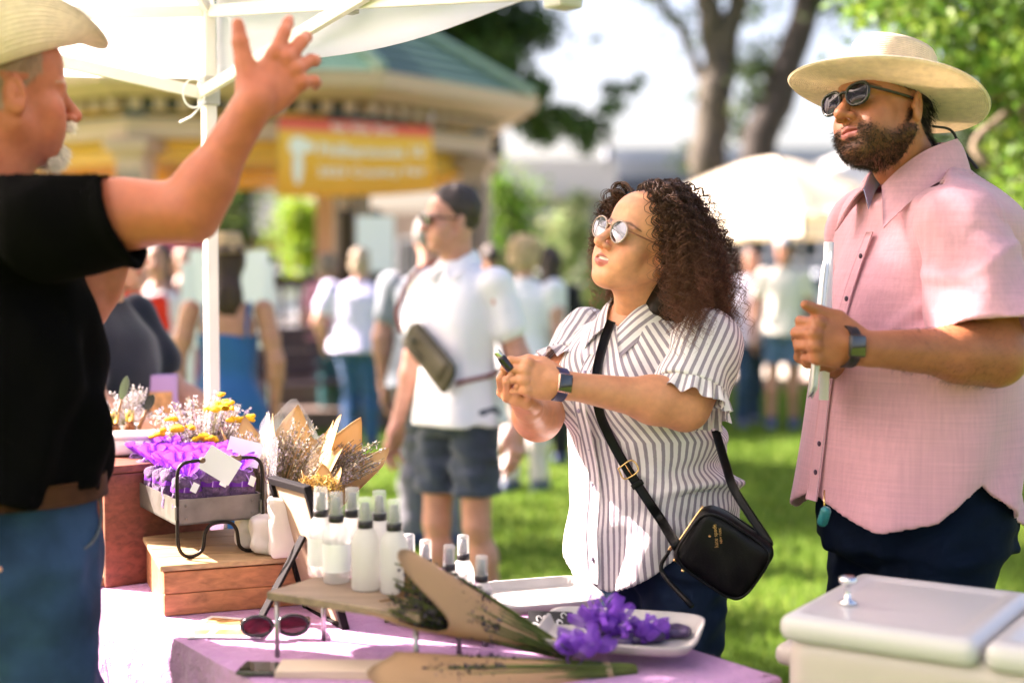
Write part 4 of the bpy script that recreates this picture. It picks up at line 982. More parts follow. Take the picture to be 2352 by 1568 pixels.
    # front pocket opening and the seams pressed into the cloth
    Fj.cut(lambda X, Y, Z: .09-Z+0*X+0*Y, .003); V, Fq = Fj.mesh(1)
    M_J = cloth_mat('washed_denim', (.020, .045, .092), 700, .0004, .5, 9, .9, .0, .1); jeans = obj('jeans', V, Fq, M_J, root)
    lj = loft([(.86, c[0], c[1], .215, .20, .20), (.98, c[0], c[1], .215, .195, .20), (1.09, c[0], c[1], .205, .185, .18)], yaw, p=2.3)
    def hipp(z, a, dlt):
        cx, cy, A, B, B2 = lj[0].par(z); B = B if math.cos(a) > 0 else B2; dr = math.cos(a)*ft+math.sin(a)*rt; k = (abs(math.sin(a)/A)**2.3+abs(math.cos(a)/B)**2.3)**(-1/2.3); return np.array([float(cx), float(cy), z])+dr*(k+dlt)
    M_ST = pmat('denim_seam', (.07, .085, .10), .9, var=.3, vscale=60)
    obj('pocket_seam', *tube(spline([hipp(1.075, .55, .008), hipp(1.02, .60, .010), hipp(.985, .85, .010), hipp(.972, 1.25, .010), hipp(.965, 1.62, .010)], 30), .0028, 6), M_ST, jeans)
    obj('side_seam', *tube(np.array([hipp(z, 1.62, .009) for z in np.linspace(1.07, .87, 12)]), .003, 6), M_ST, jeans)
    obj('rivet', *MB().lathe([(0, 0), (.006, 0), (.005, .002), (0, .003)], 10, hipp(.968, 1.58, .011), frame((0, 0, 1), rt)).get(), pmat('copper_rivet', (.7, .35, .2), .35, 1.0), jeans)
    A = np.linspace(-np.pi, np.pi, 70); P = np.array([[hipp(z, a, .012) for z in (1.062, 1.072, 1.092, 1.102)] for a in A[:-1]]+[[hipp(z, -np.pi, .012) for z in (1.062, 1.072, 1.092, 1.102)]])
    V, Fq = sheet(P, .004); obj('belt', V, Fq, pmat('brown_leather', (.045, .018, .008), .75, spec=.1, var=.3, vscale=30, bump=.0004, bscale=200), root)
    Fk = Field((-1.4, 2.2, 0), (-.4, 3.05, .14), .01); shoe(Fk, anL, ft, .30); shoe(Fk, anR, ft, .30); V, Fq = Fk.mesh(1); obj('shoes', V, Fq, pmat('dark_boot', (.05, .03, .02), .5), root)
    # cowboy hat
    hat = bpy.data.objects.new('hat', None); COL.objects.link(hat); hat.parent = root; hat.location = tuple(o-np.array(root.location)); hat.empty_display_size = .05
    M_FELT = straw_mat('cream_straw_felt', (.86, .75, .62), 1/.006, .22)
    n = 90; A = np.linspace(0, 2*np.pi, n, endpoint=False); hc = np.array([0, -.020, .040]); tl = axang((1, 0, 0), .40)
    def ring(rx, ry, z0, curl, dip):
        xx = np.sin(A)*rx; yy = np.cos(A)*ry; return (np.stack([xx, yy, z0+curl*np.abs(np.sin(A))**2.2-dip*np.abs(np.cos(A))**3], 1)@tl.T+hc)*big
    rows = [ring(.083, .102, .0, 0, 0), ring(.095, .118, -.004, .004, 0), ring(.115, .145, -.004, .018, .004), ring(.130, .165, .0, .046, .010), ring(.138, .182, .004, .074, .024), ring(.141, .192, .006, .092, .036), ring(.142, .195, .010, .094, .037), ring(.138, .190, .012, .092, .034), ring(.130, .168, .008, .052, .010), ring(.115, .148, .002, .022, .004), ring(.093, .115, .004, .004, 0)]
    V = np.array(rows).reshape(-1, 3)@R.T+o; obj('brim', V, grid_faces(len(rows), n, True), M_FELT, hat, attrs={'ring': np.repeat(np.linspace(0, .25, len(rows)), n)})
    rows = []
    for zz, k in ((.0, 1.0), (.02, 1.0), (.05, .97), (.08, .92), (.105, .86), (.115, .78), (.112, .6), (.105, .3), (.103, .01)):
        q = ring(.084*k, .103*k, zz, 0, 0); pinch = np.clip((zz-.04)/.07, 0, 1); rows.append(q*np.array([1, 1, 1]))
    V = np.array(rows).reshape(-1, 3)@R.T+o; obj('crown', V, grid_faces(len(rows), n, True), M_FELT, hat, attrs={'ring': np.repeat(np.linspace(0, .2, len(rows)), n)})
    P = np.array([ring(.0865, .1055, z, 0, 0) for z in (.004, .012, .020)]).reshape(-1, 3)@R.T+o; obj('hat_band', P, grid_faces(3, n, True), pmat('tan_band', (.30, .20, .11), .7, var=.3, vscale=80), hat)
    return root
# ------------------------------------------------------------------ people further back
def crowd_person(label, u, d, feet_z, H, heading, skin, top, bottom, hair, arms, h=.013, group='visitors at the market', sun=None, build=1.0, extra=None, head_pitch=0.0, head_yaw=0.0, legs=None):
    """top: (kind, material); bottom: (kind, material); hair: (style, colour); arms: two (elbow, wrist) offsets from the shoulder in (right, forward, up), right arm first"""
    x, y = at(u, 700, d)[:2]; s = H/1.75; th = heading; f3 = np.array([math.cos(th), math.sin(th), 0]); rt = np.array([f3[1], -f3[0], 0]); B = np.stack([rt, f3, [0, 0, 1]], 1)
    base = np.array([x, y, feet_z]); T = lambda q: base+s*(B@np.asarray(q, float))
    root = thing('person', label, 'person', base, group); bw = build
    hip = [T((q*.085, 0, .90)) for q in (1, -1)]
    st = legs or ((.02, .0), (-.02, .06))
    kn = [T((q*.09, l[0]+l[1], .48)) for q, l in zip((1, -1), st)]; an = [T((q*.10, l[0]-.02, .08)) for q, l in zip((1, -1), st)]
    nk = T((0, .0, 1.47)); sh = [T((q*.185*bw, -.005, 1.395)) for q in (1, -1)]
    el = [a+s*(B@np.array(o[0])) for a, o in zip(sh, arms)]; wr = [a+s*(B@np.array(o[1])) for a, o in zip(sh, arms)]
    hf = axang((0, 0, 1), head_yaw)@f3; hf = nv(hf+np.array([0, 0, head_pitch])); R = frame(hf, (0, 0, 1)); ho = T((0, .035, 1.63))
    hm = head_mesh(ho, R, nk, skin, np.array(skin)*np.array([.9, .6, .6]), h=max(.004, h*.55), male=hair[0] in ('short', 'cap'), big=s, open_=.3, brow=hair[1], teeth=False, ears=hair[0] in ('short', 'cap'))
    parts = [hm]
    for i in (0, 1):
        hd = nv(wr[i]-el[i]); fine = max(.0045, h*.45)
        Fd = Field(*bounds(sh[i], el[i], wr[i]+hd*.19*s, pad=.075*s), max(fine, .0045)); arm(Fd, sh[i], el[i], wr[i], (.054*s*bw, .043*s*bw, .043*s*bw, .027*s), .03)
        zd = np.cross(hd, f3)*(1 if i == 0 else -1) if abs(hd[2]) > .7 else np.array([0, 0, 1.0])
        hand(Fd, wr[i], hd, zd, -1 if i == 0 else 1, [(3, 14, 22, 14), (1, 16, 24, 14), (-2, 18, 26, 14), (-5, 20, 26, 14)], [(.022, .016, -.006), (.044, .046, -.016), (.048, .076, -.026), (.046, .10, -.034)], s, 1.1)
        V, F = Fd.mesh(0); parts.append((V, F, np.array(skin)))
    Fd = Field(base+np.array([-.35, -.35, 0])*s, base+np.array([.35, .35, 1.52])*s, h)
    Fd.u(loft([(T((0, 0, .88))[2], x, y, .14*s*bw, .10*s, .10*s), (T((0, 0, 1.1))[2], x, y, .13*s*bw, .10*s, .09*s), (T((0, 0, 1.32))[2], x, y, .15*s*bw, .11*s, .10*s), (T((0, 0, 1.43))[2], x, y, .10*s, .07*s, .08*s), (T((0, 0, 1.48))[2], x, y, .05*s, .05*s, .05*s)], th), 0)
    legs_field(Fd, hip, kn, an, (.082*s*bw, .053*s, .037*s)); V, F = Fd.mesh(1); parts.append((V, F, np.array(skin)))
    V, F, C = join(parts); obj('body', V, F, M_SKIN, root, attrs={'col': skin_var(V, C, 9, .05)})
    # top
    kind, mt = top
    zz = lambda q: T((0, 0, q))[2]
    lowz = {'tshirt': .86, 'shirt': .80, 'tank': .88, 'dress': .25, 'polo': .86}[kind]
    S = [(zz(1.0), x, y, .165*s*bw, .135*s*bw, .125*s*bw), (zz(1.1), x, y, .163*s*bw, .132*s*bw, .118*s*bw), (zz(1.25), x, y, .178*s*bw, .138*s*bw, .115*s*bw), (zz(1.35), x, y, .180*s*bw, .118*s*bw, .108*s*bw), (zz(1.42), x, y, .135*s*bw, .085*s, .09*s), (zz(1.475), x, y, .070*s, .062*s, .066*s)]
    if kind == 'dress': S = [(zz(.25), x, y, .33*s, .30*s, .30*s), (zz(.6), x, y, .27*s, .24*s, .24*s), (zz(.95), x, y, .185*s*bw, .155*s, .155*s), (zz(1.06), x, y, .140*s*bw, .115*s, .105*s), (zz(1.15), x, y, .145*s*bw, .118*s, .105*s), (zz(1.27), x, y, .158*s*bw, .12*s, .112*s)]
    else: S = [(zz(lowz), x, y, .205*s*bw, .175*s*bw, .185*s*bw)]+S; S[1] = (zz(1.0), x, y, .178*s*bw, .148*s*bw, .140*s*bw)
    Ft = Field(base+np.array([-.42*s, -.42*s, lowz*s-.01]), base+np.array([.42, .42, 1.5])*s, h*.8); Ft.u(loft(S, th, p=2.2), 0)
    ln = {'tshirt': .21, 'polo': .22, 'shirt': .22, 'tank': 0, 'dress': 0}[kind]
    if kind == 'tank': Ft.cut(lambda X, Y, Z: Z-zz(1.40)+0*X+0*Y, .01)
    long_ = kind == 'shirt' and mt.name.startswith('long')
    if ln:
        for i in (0, 1):
            Ft.u(ell(sh[i], (.058*s*bw,)*3), .05)
            if long_: Ft.u(cone(sh[i], el[i], .066*s*bw, .056*s), .03); Ft.u(cone(el[i], wr[i], .056*s, .042*s), .02)
            else: dd = nv(el[i]-sh[i]); Ft.u(cone(sh[i], sh[i]+dd*(ln-.05)*s, .060*s*bw, .066*s*bw), .03)
    Ft.disp(waves(int(u), 8, .14*s, .006, (1, 1, .5)), .05)
    if kind == 'dress': Ft.disp(lambda X, Y, Z: -.014*np.sin(13*np.arctan2(X-x, Y-y)+2*np.sin(Z*3))*np.clip((zz(1.0)-Z)/.4, 0, 1), .08)
    Ft.cut(lambda X, Y, Z: zz(lowz)-Z+0*X+0*Y, .003); V, F = Ft.mesh(1); tp = obj({'dress': 'dress', 'tank': 'tank_top', 'tshirt': 't_shirt', 'shirt': 'shirt', 'polo': 'polo_shirt'}[kind], V, F, mt, root)
    if kind == 'dress':
        for q in (-1, 1): obj('strap', *tube(spline([T((q*.11, .11, 1.25)), T((q*.115, .03, 1.425)), T((q*.105, -.06, 1.38)), T((q*.10, -.108, 1.24))], 14), .011*s, 6), mt, tp)
    if kind == 'polo':
        for q in (-1, 1):
            up_ = spline([T((q*.0, -.066, 1.515)), T((q*.055, -.03, 1.515)), T((q*.055, .03, 1.49)), T((q*.012, .075, 1.452))], 14); lo_ = spline([T((q*.0, -.10, 1.465)), T((q*.085, -.04, 1.462)), T((q*.085, .05, 1.44)), T((q*.045, .11, 1.40))], 14)
            V, F = sheet(np.array([up_*(1-w)+lo_*w+(0, 0, .006*math.sin(3.14*w)) for w in np.linspace(0, 1, 5)]), .004); obj('collar', V, F, mt, tp)
    if bottom:
        kind, mt = bottom; Fb = Field(base+np.array([-.36*s, -.36*s, .02]), base+np.array([.36, .36, 1.06])*s, h*.85)
        Fb.u(loft([(zz(.82), x, y, .168*s*bw, .125*s*bw, .14*s*bw), (zz(.93), x, y, .158*s*bw, .125*s*bw, .130*s*bw), (zz(1.04), x, y, .145*s*bw, .12*s*bw, .115*s*bw)], th, p=2.2), 0)
        legs_field(Fb, hip, kn, an, ((.100 if kind != 'shorts' else .094)*s*bw, .078*s if kind != 'shorts' else .098*s, .066*s), .03); Fb.disp(waves(int(u)+3, 8, .09, .006, (1, 1, 1.5)), .05)
        cutz = zz(.60) if kind == 'shorts' else zz(.09); Fb.cut(lambda X, Y, Z: cutz-Z+0*X+0*Y, .003); V, F = Fb.mesh(1); obj('shorts' if kind == 'shorts' else 'trousers', V, F, mt, root)
    Fk = Field(base+np.array([-.4, -.4, -.002])*s, base+np.array([.4, .4, .14])*s, h*.8)
    for a in an: shoe(Fk, a-np.array([0, 0, 0]), f3, .26*s)
    V, F = Fk.mesh(1); V[:, 2] += feet_z; obj('shoes', V, F, bpy.data.materials.get('dark_blue_shoe') or pmat('dark_blue_shoe', (.03, .05, .12), .6), root)
    # hair / headgear
    sty, hc = hair; LR = lambda q: ho+s*(R@np.asarray(q, float)); hmat = pmat('hair_tone', hc, .55, var=.5, vscale=60, bump=.004, bscale=160)
    Fh = Field(ho-.3*s, ho+.2*s, .007); Fh.u(ell(LR((0, -.016, .040)), np.array([.083, .102, .098])*s, R), 0); Fh.disp(waves(int(u)+1, 14, .03, .003), .03)
    if sty == 'curly': Fh.u(ell(LR((0, -.03, .05)), np.array([.115, .115, .10])*s, R), .03); Fh.u(ell(LR((0, -.06, -.03)), np.array([.105, .085, .07])*s, R), .04); Fh.disp(waves(int(u), 16, .03, .010), .06)
    if sty in ('long', 'hat'):
        Fh.u(cone(LR((0, -.05, .0)), LR((0, -.085, -.19)), .085*s, .075*s), .05); Fh.u(cone(LR((0, -.07, -.15)), LR((.01, -.095, -.27)), .075*s, .03*s), .04); Fh.disp(waves(int(u), 12, .05, .008, (1, 1, .3)), .06)
    if sty == 'bob': Fh.u(ell(LR((0, -.035, -.02)), np.array([.088, .085, .085])*s, R), .03); Fh.disp(waves(int(u), 12, .04, .008), .06)
    fc = LR((0, .0, 0)); n_ = R[:, 1]; u_ = R[:, 2]
    Fh.cut(lambda X, Y, Z: (lambda ly, lz: ly-np.interp(lz, [-.3, -.05, .0, .05, .075, .12], [-.045, -.035, .0 if sty != 'short' else -.005, .047, .078, .095]))(((X-ho[0])*n_[0]+(Y-ho[1])*n_[1]+(Z-ho[2])*n_[2])/s, ((X-ho[0])*u_[0]+(Y-ho[1])*u_[1]+(Z-ho[2])*u_[2])/s), .01)
    V, F = Fh.mesh(1); obj('hair', V, F, hmat, root)
    if sty == 'cap' or (extra and 'cap' in extra):
        mt = pmat('grey_cap', (.40, .40, .42), .8); Fc = Field(ho-.2*s, ho+.25*s, .007); Fc.u(ell(LR((0, -.01, .045)), np.array([.087, .107, .09])*s, R), 0); cz = LR((0, 0, .035))
        Fc.cut(lambda X, Y, Z: -((X-cz[0])*u_[0]+(Y-cz[1])*u_[1]+(Z-cz[2])*u_[2]), .003); V, F = Fc.mesh(1); cp = obj('cap', V, F, mt, root)
        P = np.array([[LR((w*.07*(1-.25*k), .085+.075*k*(1-.5*w*w), .035+.012*(1-w*w)-.012*k)) for w in np.linspace(-1, 1, 11)] for k in np.linspace(0, 1, 5)]); V, F = sheet(P, .004); obj('visor', V, F, pmat('dark_visor', (.03, .035, .04), .7), cp)
    if sty == 'hat' or (extra and 'hat' in extra):
        m_ = pmat('tan_straw', (.55, .38, .20), .8, var=.15, vscale=80, translucent=.15); n = 48; A = np.linspace(0, 2*np.pi, n, endpoint=False); rows = []
        for rr, z_ in ((.165, .062), (.162, .058), (.10, .066), (.092, .072), (.088, .11), (.082, .15), (.07, .165), (.03, .160), (.001, .158)): rows.append([LR((rr*.93*math.sin(a), rr*1.07*math.cos(a)-.012, z_+(.02*abs(math.sin(a))**2 if rr > .12 else 0))) for a in A])
        obj('sun_hat', np.array(rows).reshape(-1, 3), grid_faces(len(rows), n, True), m_, root)
    if sun: sunglasses(root, ho, R, pmat('black_frame', (.015, .015, .015), .25), lens_mat('black_lens', (.03, .03, .035), .2), rad=(.027, .021), y=.110*s, ring=.003, square=2.6, gap=.034)
    return dict(root=root, T=T, sh=sh, f3=f3, rt=rt, s=s)
REST = [((.05, -.02, -.28), (.06, .03, -.54)), ((-.05, -.02, -.28), (-.06, .03, -.54))]
def build_crowd():
    wht = cloth_mat('white_pique', (.80, .80, .82), 600, .0003, .03); navy = cloth_mat('slate_shorts', (.045, .060, .085), 500, .0004, .1)
    # man in the white polo
    m = crowd_person('man in white polo and slate shorts with sunglasses behind the spray bottles', 1052, 5.45, 0, 1.78, math.radians(232), (.55, .27, .19), ('polo', wht), ('shorts', navy), ('short', (.045, .030, .022)), [((.07, -.02, -.29), (.10, .05, -.55)), ((-.07, -.06, -.28), (-.11, .0, -.53))], h=.009, sun=True, build=.93, head_yaw=-.55, legs=((.0, .02), (-.10, .10)))
    T = m['T']; bg = thing('belt_bag', 'olive canvas belt bag slung across the white polo shirt', 'belt bag', T((.02, .18, 1.1)))
    can = pmat('olive_canvas', (.075, .062, .032), .75, var=.12, vscale=30, bump=.0006, bscale=200); dirb = nv(T((-.16, .12, 1.02))-T((.14, .16, 1.24))); nb = nv(m['f3']*1.0+m['rt']*.15); upb = np.cross(dirb, nb); Bb = np.stack([dirb, nb, upb], 1); cb = T((.005, .158, 1.125))
    Fd = Field(cb-.2, cb+.2, .006); Fd.u(rbox(cb, (.150, .017, .060), .014, Bb), 0); Fd.u(rbox(cb+Bb@np.array([0, .012, -.014]), (.11, .016, .040), .012, Bb), .01)
    for q in (-1, 1): Fd.cut(lambda X, Y, Z, q=q: (lambda lx, lz: q*lx*.8-lz*.55-.135)((X-cb[0])*dirb[0]+(Y-cb[1])*dirb[1]+(Z-cb[2])*dirb[2], (X-cb[0])*upb[0]+(Y-cb[1])*upb[1]+(Z-cb[2])*upb[2]), .01)
    V, F = Fd.mesh(1); obj('pouch', V, F, can, bg)
    obj('zip', *tube(np.array([cb+Bb@np.array([a, .019, .034]) for a in np.linspace(-.11, .11, 8)]), .0035, 6), pmat('dark_zip', (.03, .025, .02), .4, .5), bg); obj('flap_seam', *tube(np.array([cb+Bb@np.array([a, .029, .008]) for a in np.linspace(-.10, .10, 8)]), .003, 6), bpy.data.materials['dark_zip'], bg)
    obj('badge', *MB().box(cb+Bb@np.array([-.07, .029, -.02]), (.03, .006, .022), Bb, .003).get(), pmat('black_badge', (.02, .02, .02), .4), bg); obj('zip_pull', *MB().box(cb+Bb@np.array([.085, .030, .0]), (.012, .006, .03), Bb, .002).get(), pmat('brass', (.65, .48, .18), .3, 1.0), bg)
    s0, s1 = cb+Bb@np.array([-.155, 0, .01]), cb+Bb@np.array([.155, 0, .01]); obj('strap', *tube(spline([s0, T((.155, .165, 1.30)), T((.12, .09, 1.44)), T((.06, -.06, 1.465)), T((-.05, -.14, 1.25)), T((-.17, -.06, 1.08)), s1], 40), .009, 8), pmat('brown_web_strap', (.22, .06, .05), .8), bg)
    # others
    C = crowd_person; L = cloth_mat
    C('grey shirted man with white hair standing behind the white polo man', 985, 7.4, 0, 1.74, math.radians(75), (.48, .25, .18), ('tshirt', L('grey_jersey', (.20, .23, .26))), ('long', L('grey_slacks', (.16, .16, .18))), ('short', (.24, .23, .22)), REST, build=1.1)
    C('blonde woman in a white shirt and pale trousers with her back turned', 1205, 9.3, 0, 1.66, math.radians(70), (.55, .30, .22), ('shirt', L('long_white_linen', (.80, .80, .82))), ('long', L('pale_pink_linen', (.66, .58, .56))), ('curly', (.50, .36, .20)), REST, build=1.15)
    C('dark haired woman in black standing right of the blonde woman', 1262, 10.6, 0, 1.62, math.radians(100), (.42, .21, .14), ('shirt', L('long_black_knit', (.012, .012, .014))), ('long', L('black_trousers', (.015, .015, .018))), ('long', (.035, .020, .014)), REST)
    C('dark haired visitor between the white polo man and blonde woman', 1128, 12.0, 0, 1.66, math.radians(95), (.42, .22, .15), ('shirt', L('long_charcoal_knit', (.05, .05, .055))), ('long', bpy.data.materials['black_trousers']), ('short', (.05, .035, .03)), REST)
    C('heavyset woman in a lavender tee and blue jeans near the bandstand steps', 826, 11.6, 0, 1.62, math.radians(80), (.50, .27, .19), ('tshirt', L('lavender_jersey', (.58, .57, .76))), ('long', L('mid_blue_denim', (.020, .075, .20))), ('bob', (.42, .32, .22)), [((.10, -.03, -.26), (.12, .10, -.46)), ((-.10, -.03, -.26), (-.12, .10, -.46))], build=1.38)
    C('visitor in a pink patterned top left of the lavender shirted woman', 748, 13.4, 0, 1.60, math.radians(60), (.50, .28, .2), ('shirt', L('pink_print_cotton', (.50, .22, .30), var=.5, vscale=25)), ('long', L('faded_denim', (.10, .13, .20))), ('bob', (.30, .22, .16)), REST)
    C('woman in a blue sundress and tan sun hat seen from behind', 522, 6.7, 0, 1.60, math.radians(98), (.50, .24, .14), ('dress', L('blue_chambray', (.025, .12, .30))), None, ('hat', (.045, .022, .014)), [((.06, -.03, -.27), (.05, .0, -.53)), ((-.07, -.03, -.27), (-.06, .0, -.53))], h=.011)
    C('woman in a navy top reaching over the table behind the vendor', 238, 4.35, 0, 1.64, math.radians(-12), (.52, .27, .18), ('tshirt', L('navy_jersey', (.012, .014, .024))), ('long', bpy.data.materials['black_trousers']), ('bob', (.03, .02, .015)), [((.03, .10, -.26), (-.02, .36, -.33)), ((-.03, .12, -.25), (.0, .38, -.36))], h=.010, build=1.22)
    C('dark haired woman in a bright red top beyond the navy shirted woman', 300, 8.6, 0, 1.58, math.radians(-60), (.45, .24, .17), ('tshirt', L('scarlet_jersey', (.75, .035, .012))), ('long', L('scarlet_trousers', (.30, .03, .02))), ('bob', (.015, .010, .010)), REST)
    C('woman in a white tank top with long black hair beneath the raised arm', 366, 9.8, 0, 1.64, math.radians(-95), (.44, .24, .17), ('tank', L('white_ribbed_knit', (.70, .69, .70))), ('long', L('black_denim', (.03, .03, .035))), ('long', (.010, .008, .008)), REST)
    C('visitor in a magenta dress beyond the white tank top woman', 425, 13.0, 0, 1.66, math.radians(-80), (.48, .26, .2), ('dress', L('magenta_cotton', (.40, .09, .22))), None, ('bob', (.30, .18, .12)), REST)
    C('man in a grey cap with cream shirt and denim shorts on the lawn', 1800, 12.9, 0, 1.76, math.radians(-100), (.46, .23, .15), ('tshirt', L('cream_linen', (.74, .70, .62))), ('shorts', L('denim_shorts', (.08, .15, .24))), ('cap', (.05, .035, .03)), [((.06, -.02, -.28), (.08, .04, -.54)), ((-.06, -.02, -.28), (-.08, .04, -.54))])
    C('visitor in pale lilac shirt and jeans walking beside the capped man', 1722, 13.2, 0, 1.66, math.radians(-85), (.46, .24, .16), ('shirt', L('lilac_cotton', (.60, .56, .66))), ('long', L('dark_teal_denim', (.02, .055, .10))), ('short', (.03, .02, .02)), REST, legs=((.12, .05), (-.16, .04)))
# ------------------------------------------------------------------ ground
def lawn_mat():
    m = pmat('lawn', (.045, .10, .012), .9, spec=.15); nt = m.node_tree; N = nt.nodes.new; L = nt.links.new; b = nt.nodes['Principled BSDF']
    tc = N('ShaderNodeTexCoord'); a = N('ShaderNodeTexNoise'); a.inputs['Scale'].default_value = .9; a.inputs['Detail'].default_value = 8; L(tc.outputs['Object'], a.inputs['Vector'])
    c = N('ShaderNodeTexNoise'); c.inputs['Scale'].default_value = 35; c.inputs['Detail'].default_value = 6; L(tc.outputs['Object'], c.inputs['Vector'])
    ad = N('ShaderNodeMath'); ad.operation = 'MULTIPLY_ADD'; ad.inputs[1].default_value = .5; L(c.outputs[0], ad.inputs[0]); L(a.outputs[0], ad.inputs[2])
    r = N('ShaderNodeValToRGB'); e = r.color_ramp.elements; e[0].position = .45; e[0].color = (.065, .115, .012, 1); e[1].position = 1.0; e[1].color = (.17, .23, .035, 1); q = e.new(.72); q.color = (.105, .175, .020, 1)
    L(ad.outputs[0], r.inputs[0]); L(r.outputs[0], b.inputs['Base Color'])
    bp = N('ShaderNodeBump'); bp.inputs['Distance'].default_value = .03; L(c.outputs[0], bp.inputs['Height']); L(bp.outputs[0], b.inputs['Normal']); return m
def build_ground():
    S = 900; n = 40; g = np.linspace(-1, 1, n); g = np.sign(g)*np.abs(g)**3*S; X, Y = np.meshgrid(g, g+20, indexing='ij')
    tag(obj('lawn', *sheet(np.stack([X, Y, 0*X], -1)), lawn_mat()), kind='structure')
    r = np.random.default_rng(2); n = 130000
    Yv = 3.6+(r.random(n)**1.6)*15; Xv = (r.random(n)*2-1)*(.40*Yv+.3); h = r.uniform(.025, .055, n)*(1+.03*Yv); w = .0028*(1+.16*Yv); a = r.uniform(0, 6.28, n); ln = r.normal(size=(n, 2))*.018
    dx, dy = np.cos(a)*w, np.sin(a)*w
    V = np.stack([np.stack([Xv-dx, Yv-dy, 0*h], 1), np.stack([Xv+dx, Yv+dy, 0*h], 1), np.stack([Xv+ln[:, 0], Yv+ln[:, 1], h], 1)], 1).reshape(-1, 3)
    F = np.arange(3*n).reshape(-1, 3); C = np.array([.105, .19, .022])*r.uniform(.55, 1.5, (n, 1))*np.where(r.random((n, 1)) < .06, [[2.2, 1.5, 2.0]], [[1, 1, 1]])
    tag(obj('grass', V, F, pmat('grass_blade', (1, 1, 1), .6, attr='col', translucent=.35, spec=.2), smooth=False, attrs={'col': np.repeat(C, 3, 0)}), 'short green grass blades covering the lawn', 'grass', kind='stuff')
    # paved walk and street beyond
    def strip(name, pts, z, mat): V = np.array([(*p, z) for p in pts]); return tag(obj(name, V, [[0, 1, 2, 3]], mat, smooth=False), kind='structure')
    conc = pmat('pale_concrete', (.42, .38, .34), .9, var=.15, vscale=1.5, bump=.004, bscale=40)
    strip('path', [(-1.5, 17.6), (60, 18.6), (60, 22.5), (-1.5, 21.5)], .004, conc)
    mb = MB(); mb.box((30, 18.0, .05), (62, .18, .10), rotz(.0163)); tag(mb.build('kerb', pmat('red_sandstone_kerb', (.42, .22, .18), .9, var=.2), None), kind='structure')
    strip('road', [(-80, 30), (80, 30), (80, 39), (-80, 39)], .004, pmat('asphalt', (.07, .07, .075), .9, var=.15, vscale=2, bump=.004, bscale=90))
    strip('pavement', [(-80, 39.2), (80, 39.2), (80, 43), (-80, 43)], .10, conc)
# ------------------------------------------------------------------ trees
def leaf_mesh(C, R, n, size, seed, density_bias=.75, col=(.07, .15, .025), var=.5, droop=.3):
    """leaves spread through the given blobs: C (k,3) centres, R (k,3) radii"""
    r = np.random.default_rng(seed); C = np.asarray(C, float); R = np.asarray(R, float); k = len(C)
    vol = R.prod(1)**.75; idx = r.choice(k, n, p=vol/vol.sum())
    d = nv_rows(r.normal(size=(n, 3))); rad = r.random(n)**.45
    P = C[idx]+d*R[idx]*rad[:, None]
    # clumping: pull leaves towards random twig tips
    tw = P[r.integers(0, n, max(8, n//28))]; ti = r.integers(0, len(tw), n)
    near = tw[ti]; same = np.linalg.norm(near-C[idx], axis=1) < R[idx].max(1)*1.05
    P = np.where((same & (r.random(n) < density_bias))[:, None], near+r.normal(size=(n, 3))*size*2.2, P)
    a = nv_rows(r.normal(size=(n, 3))-np.array([0, 0, droop])); b = nv_rows(np.cross(a, r.normal(size=(n, 3))))
    s = size*r.uniform(.6, 1.3, n)[:, None]
    q = np.stack([P-a*s*.5, P+b*s*.30+a*s*.05, P+a*s*.55, P-b*s*.30+a*s*.05], 1)
    Cc = np.asarray(col)*r.uniform(1-var, 1+var, (n, 1)); Cc[:, 0] *= r.uniform(.8, 1.35, n)
    return q.reshape(-1, 3), np.arange(4*n).reshape(-1, 4), np.repeat(Cc, 4, 0)
M_LEAF = pmat('leaf', (1, 1, 1), .5, attr='col', translucent=.45, spec=.35)
def bark(name, col): return pmat(name, col, .9, var=.35, vscale=9, bump=.02, bscale=24)
def tree(name, label, base, limbs, blobs, n, size, seed, col, bark_m, group=None, **k):
    """limbs: list of (points, radius at start, radius at end)"""
    t = thing(name, label, 'tree', base, group)
    mb = MB(); r = np.random.default_rng(seed)
    for pts, r0, r1 in limbs:
        P = spline(np.asarray(pts, float), 18); P[1:-1] += r.normal(size=(16, 3))*r0*.12
        mb.tube(P, np.linspace(r0, r1, 18)*(1+.08*r.normal(size=18)), 12)
    mb.build('trunk', bark_m, t, True)
    V, F, C = leaf_mesh([b[0] for b in blobs], [b[1] for b in blobs], n, size, seed, col=col, **k)
    o = obj('crown', V, F, M_LEAF, t, smooth=False, attrs={'col': C}); o['kind'] = 'stuff'
    return t
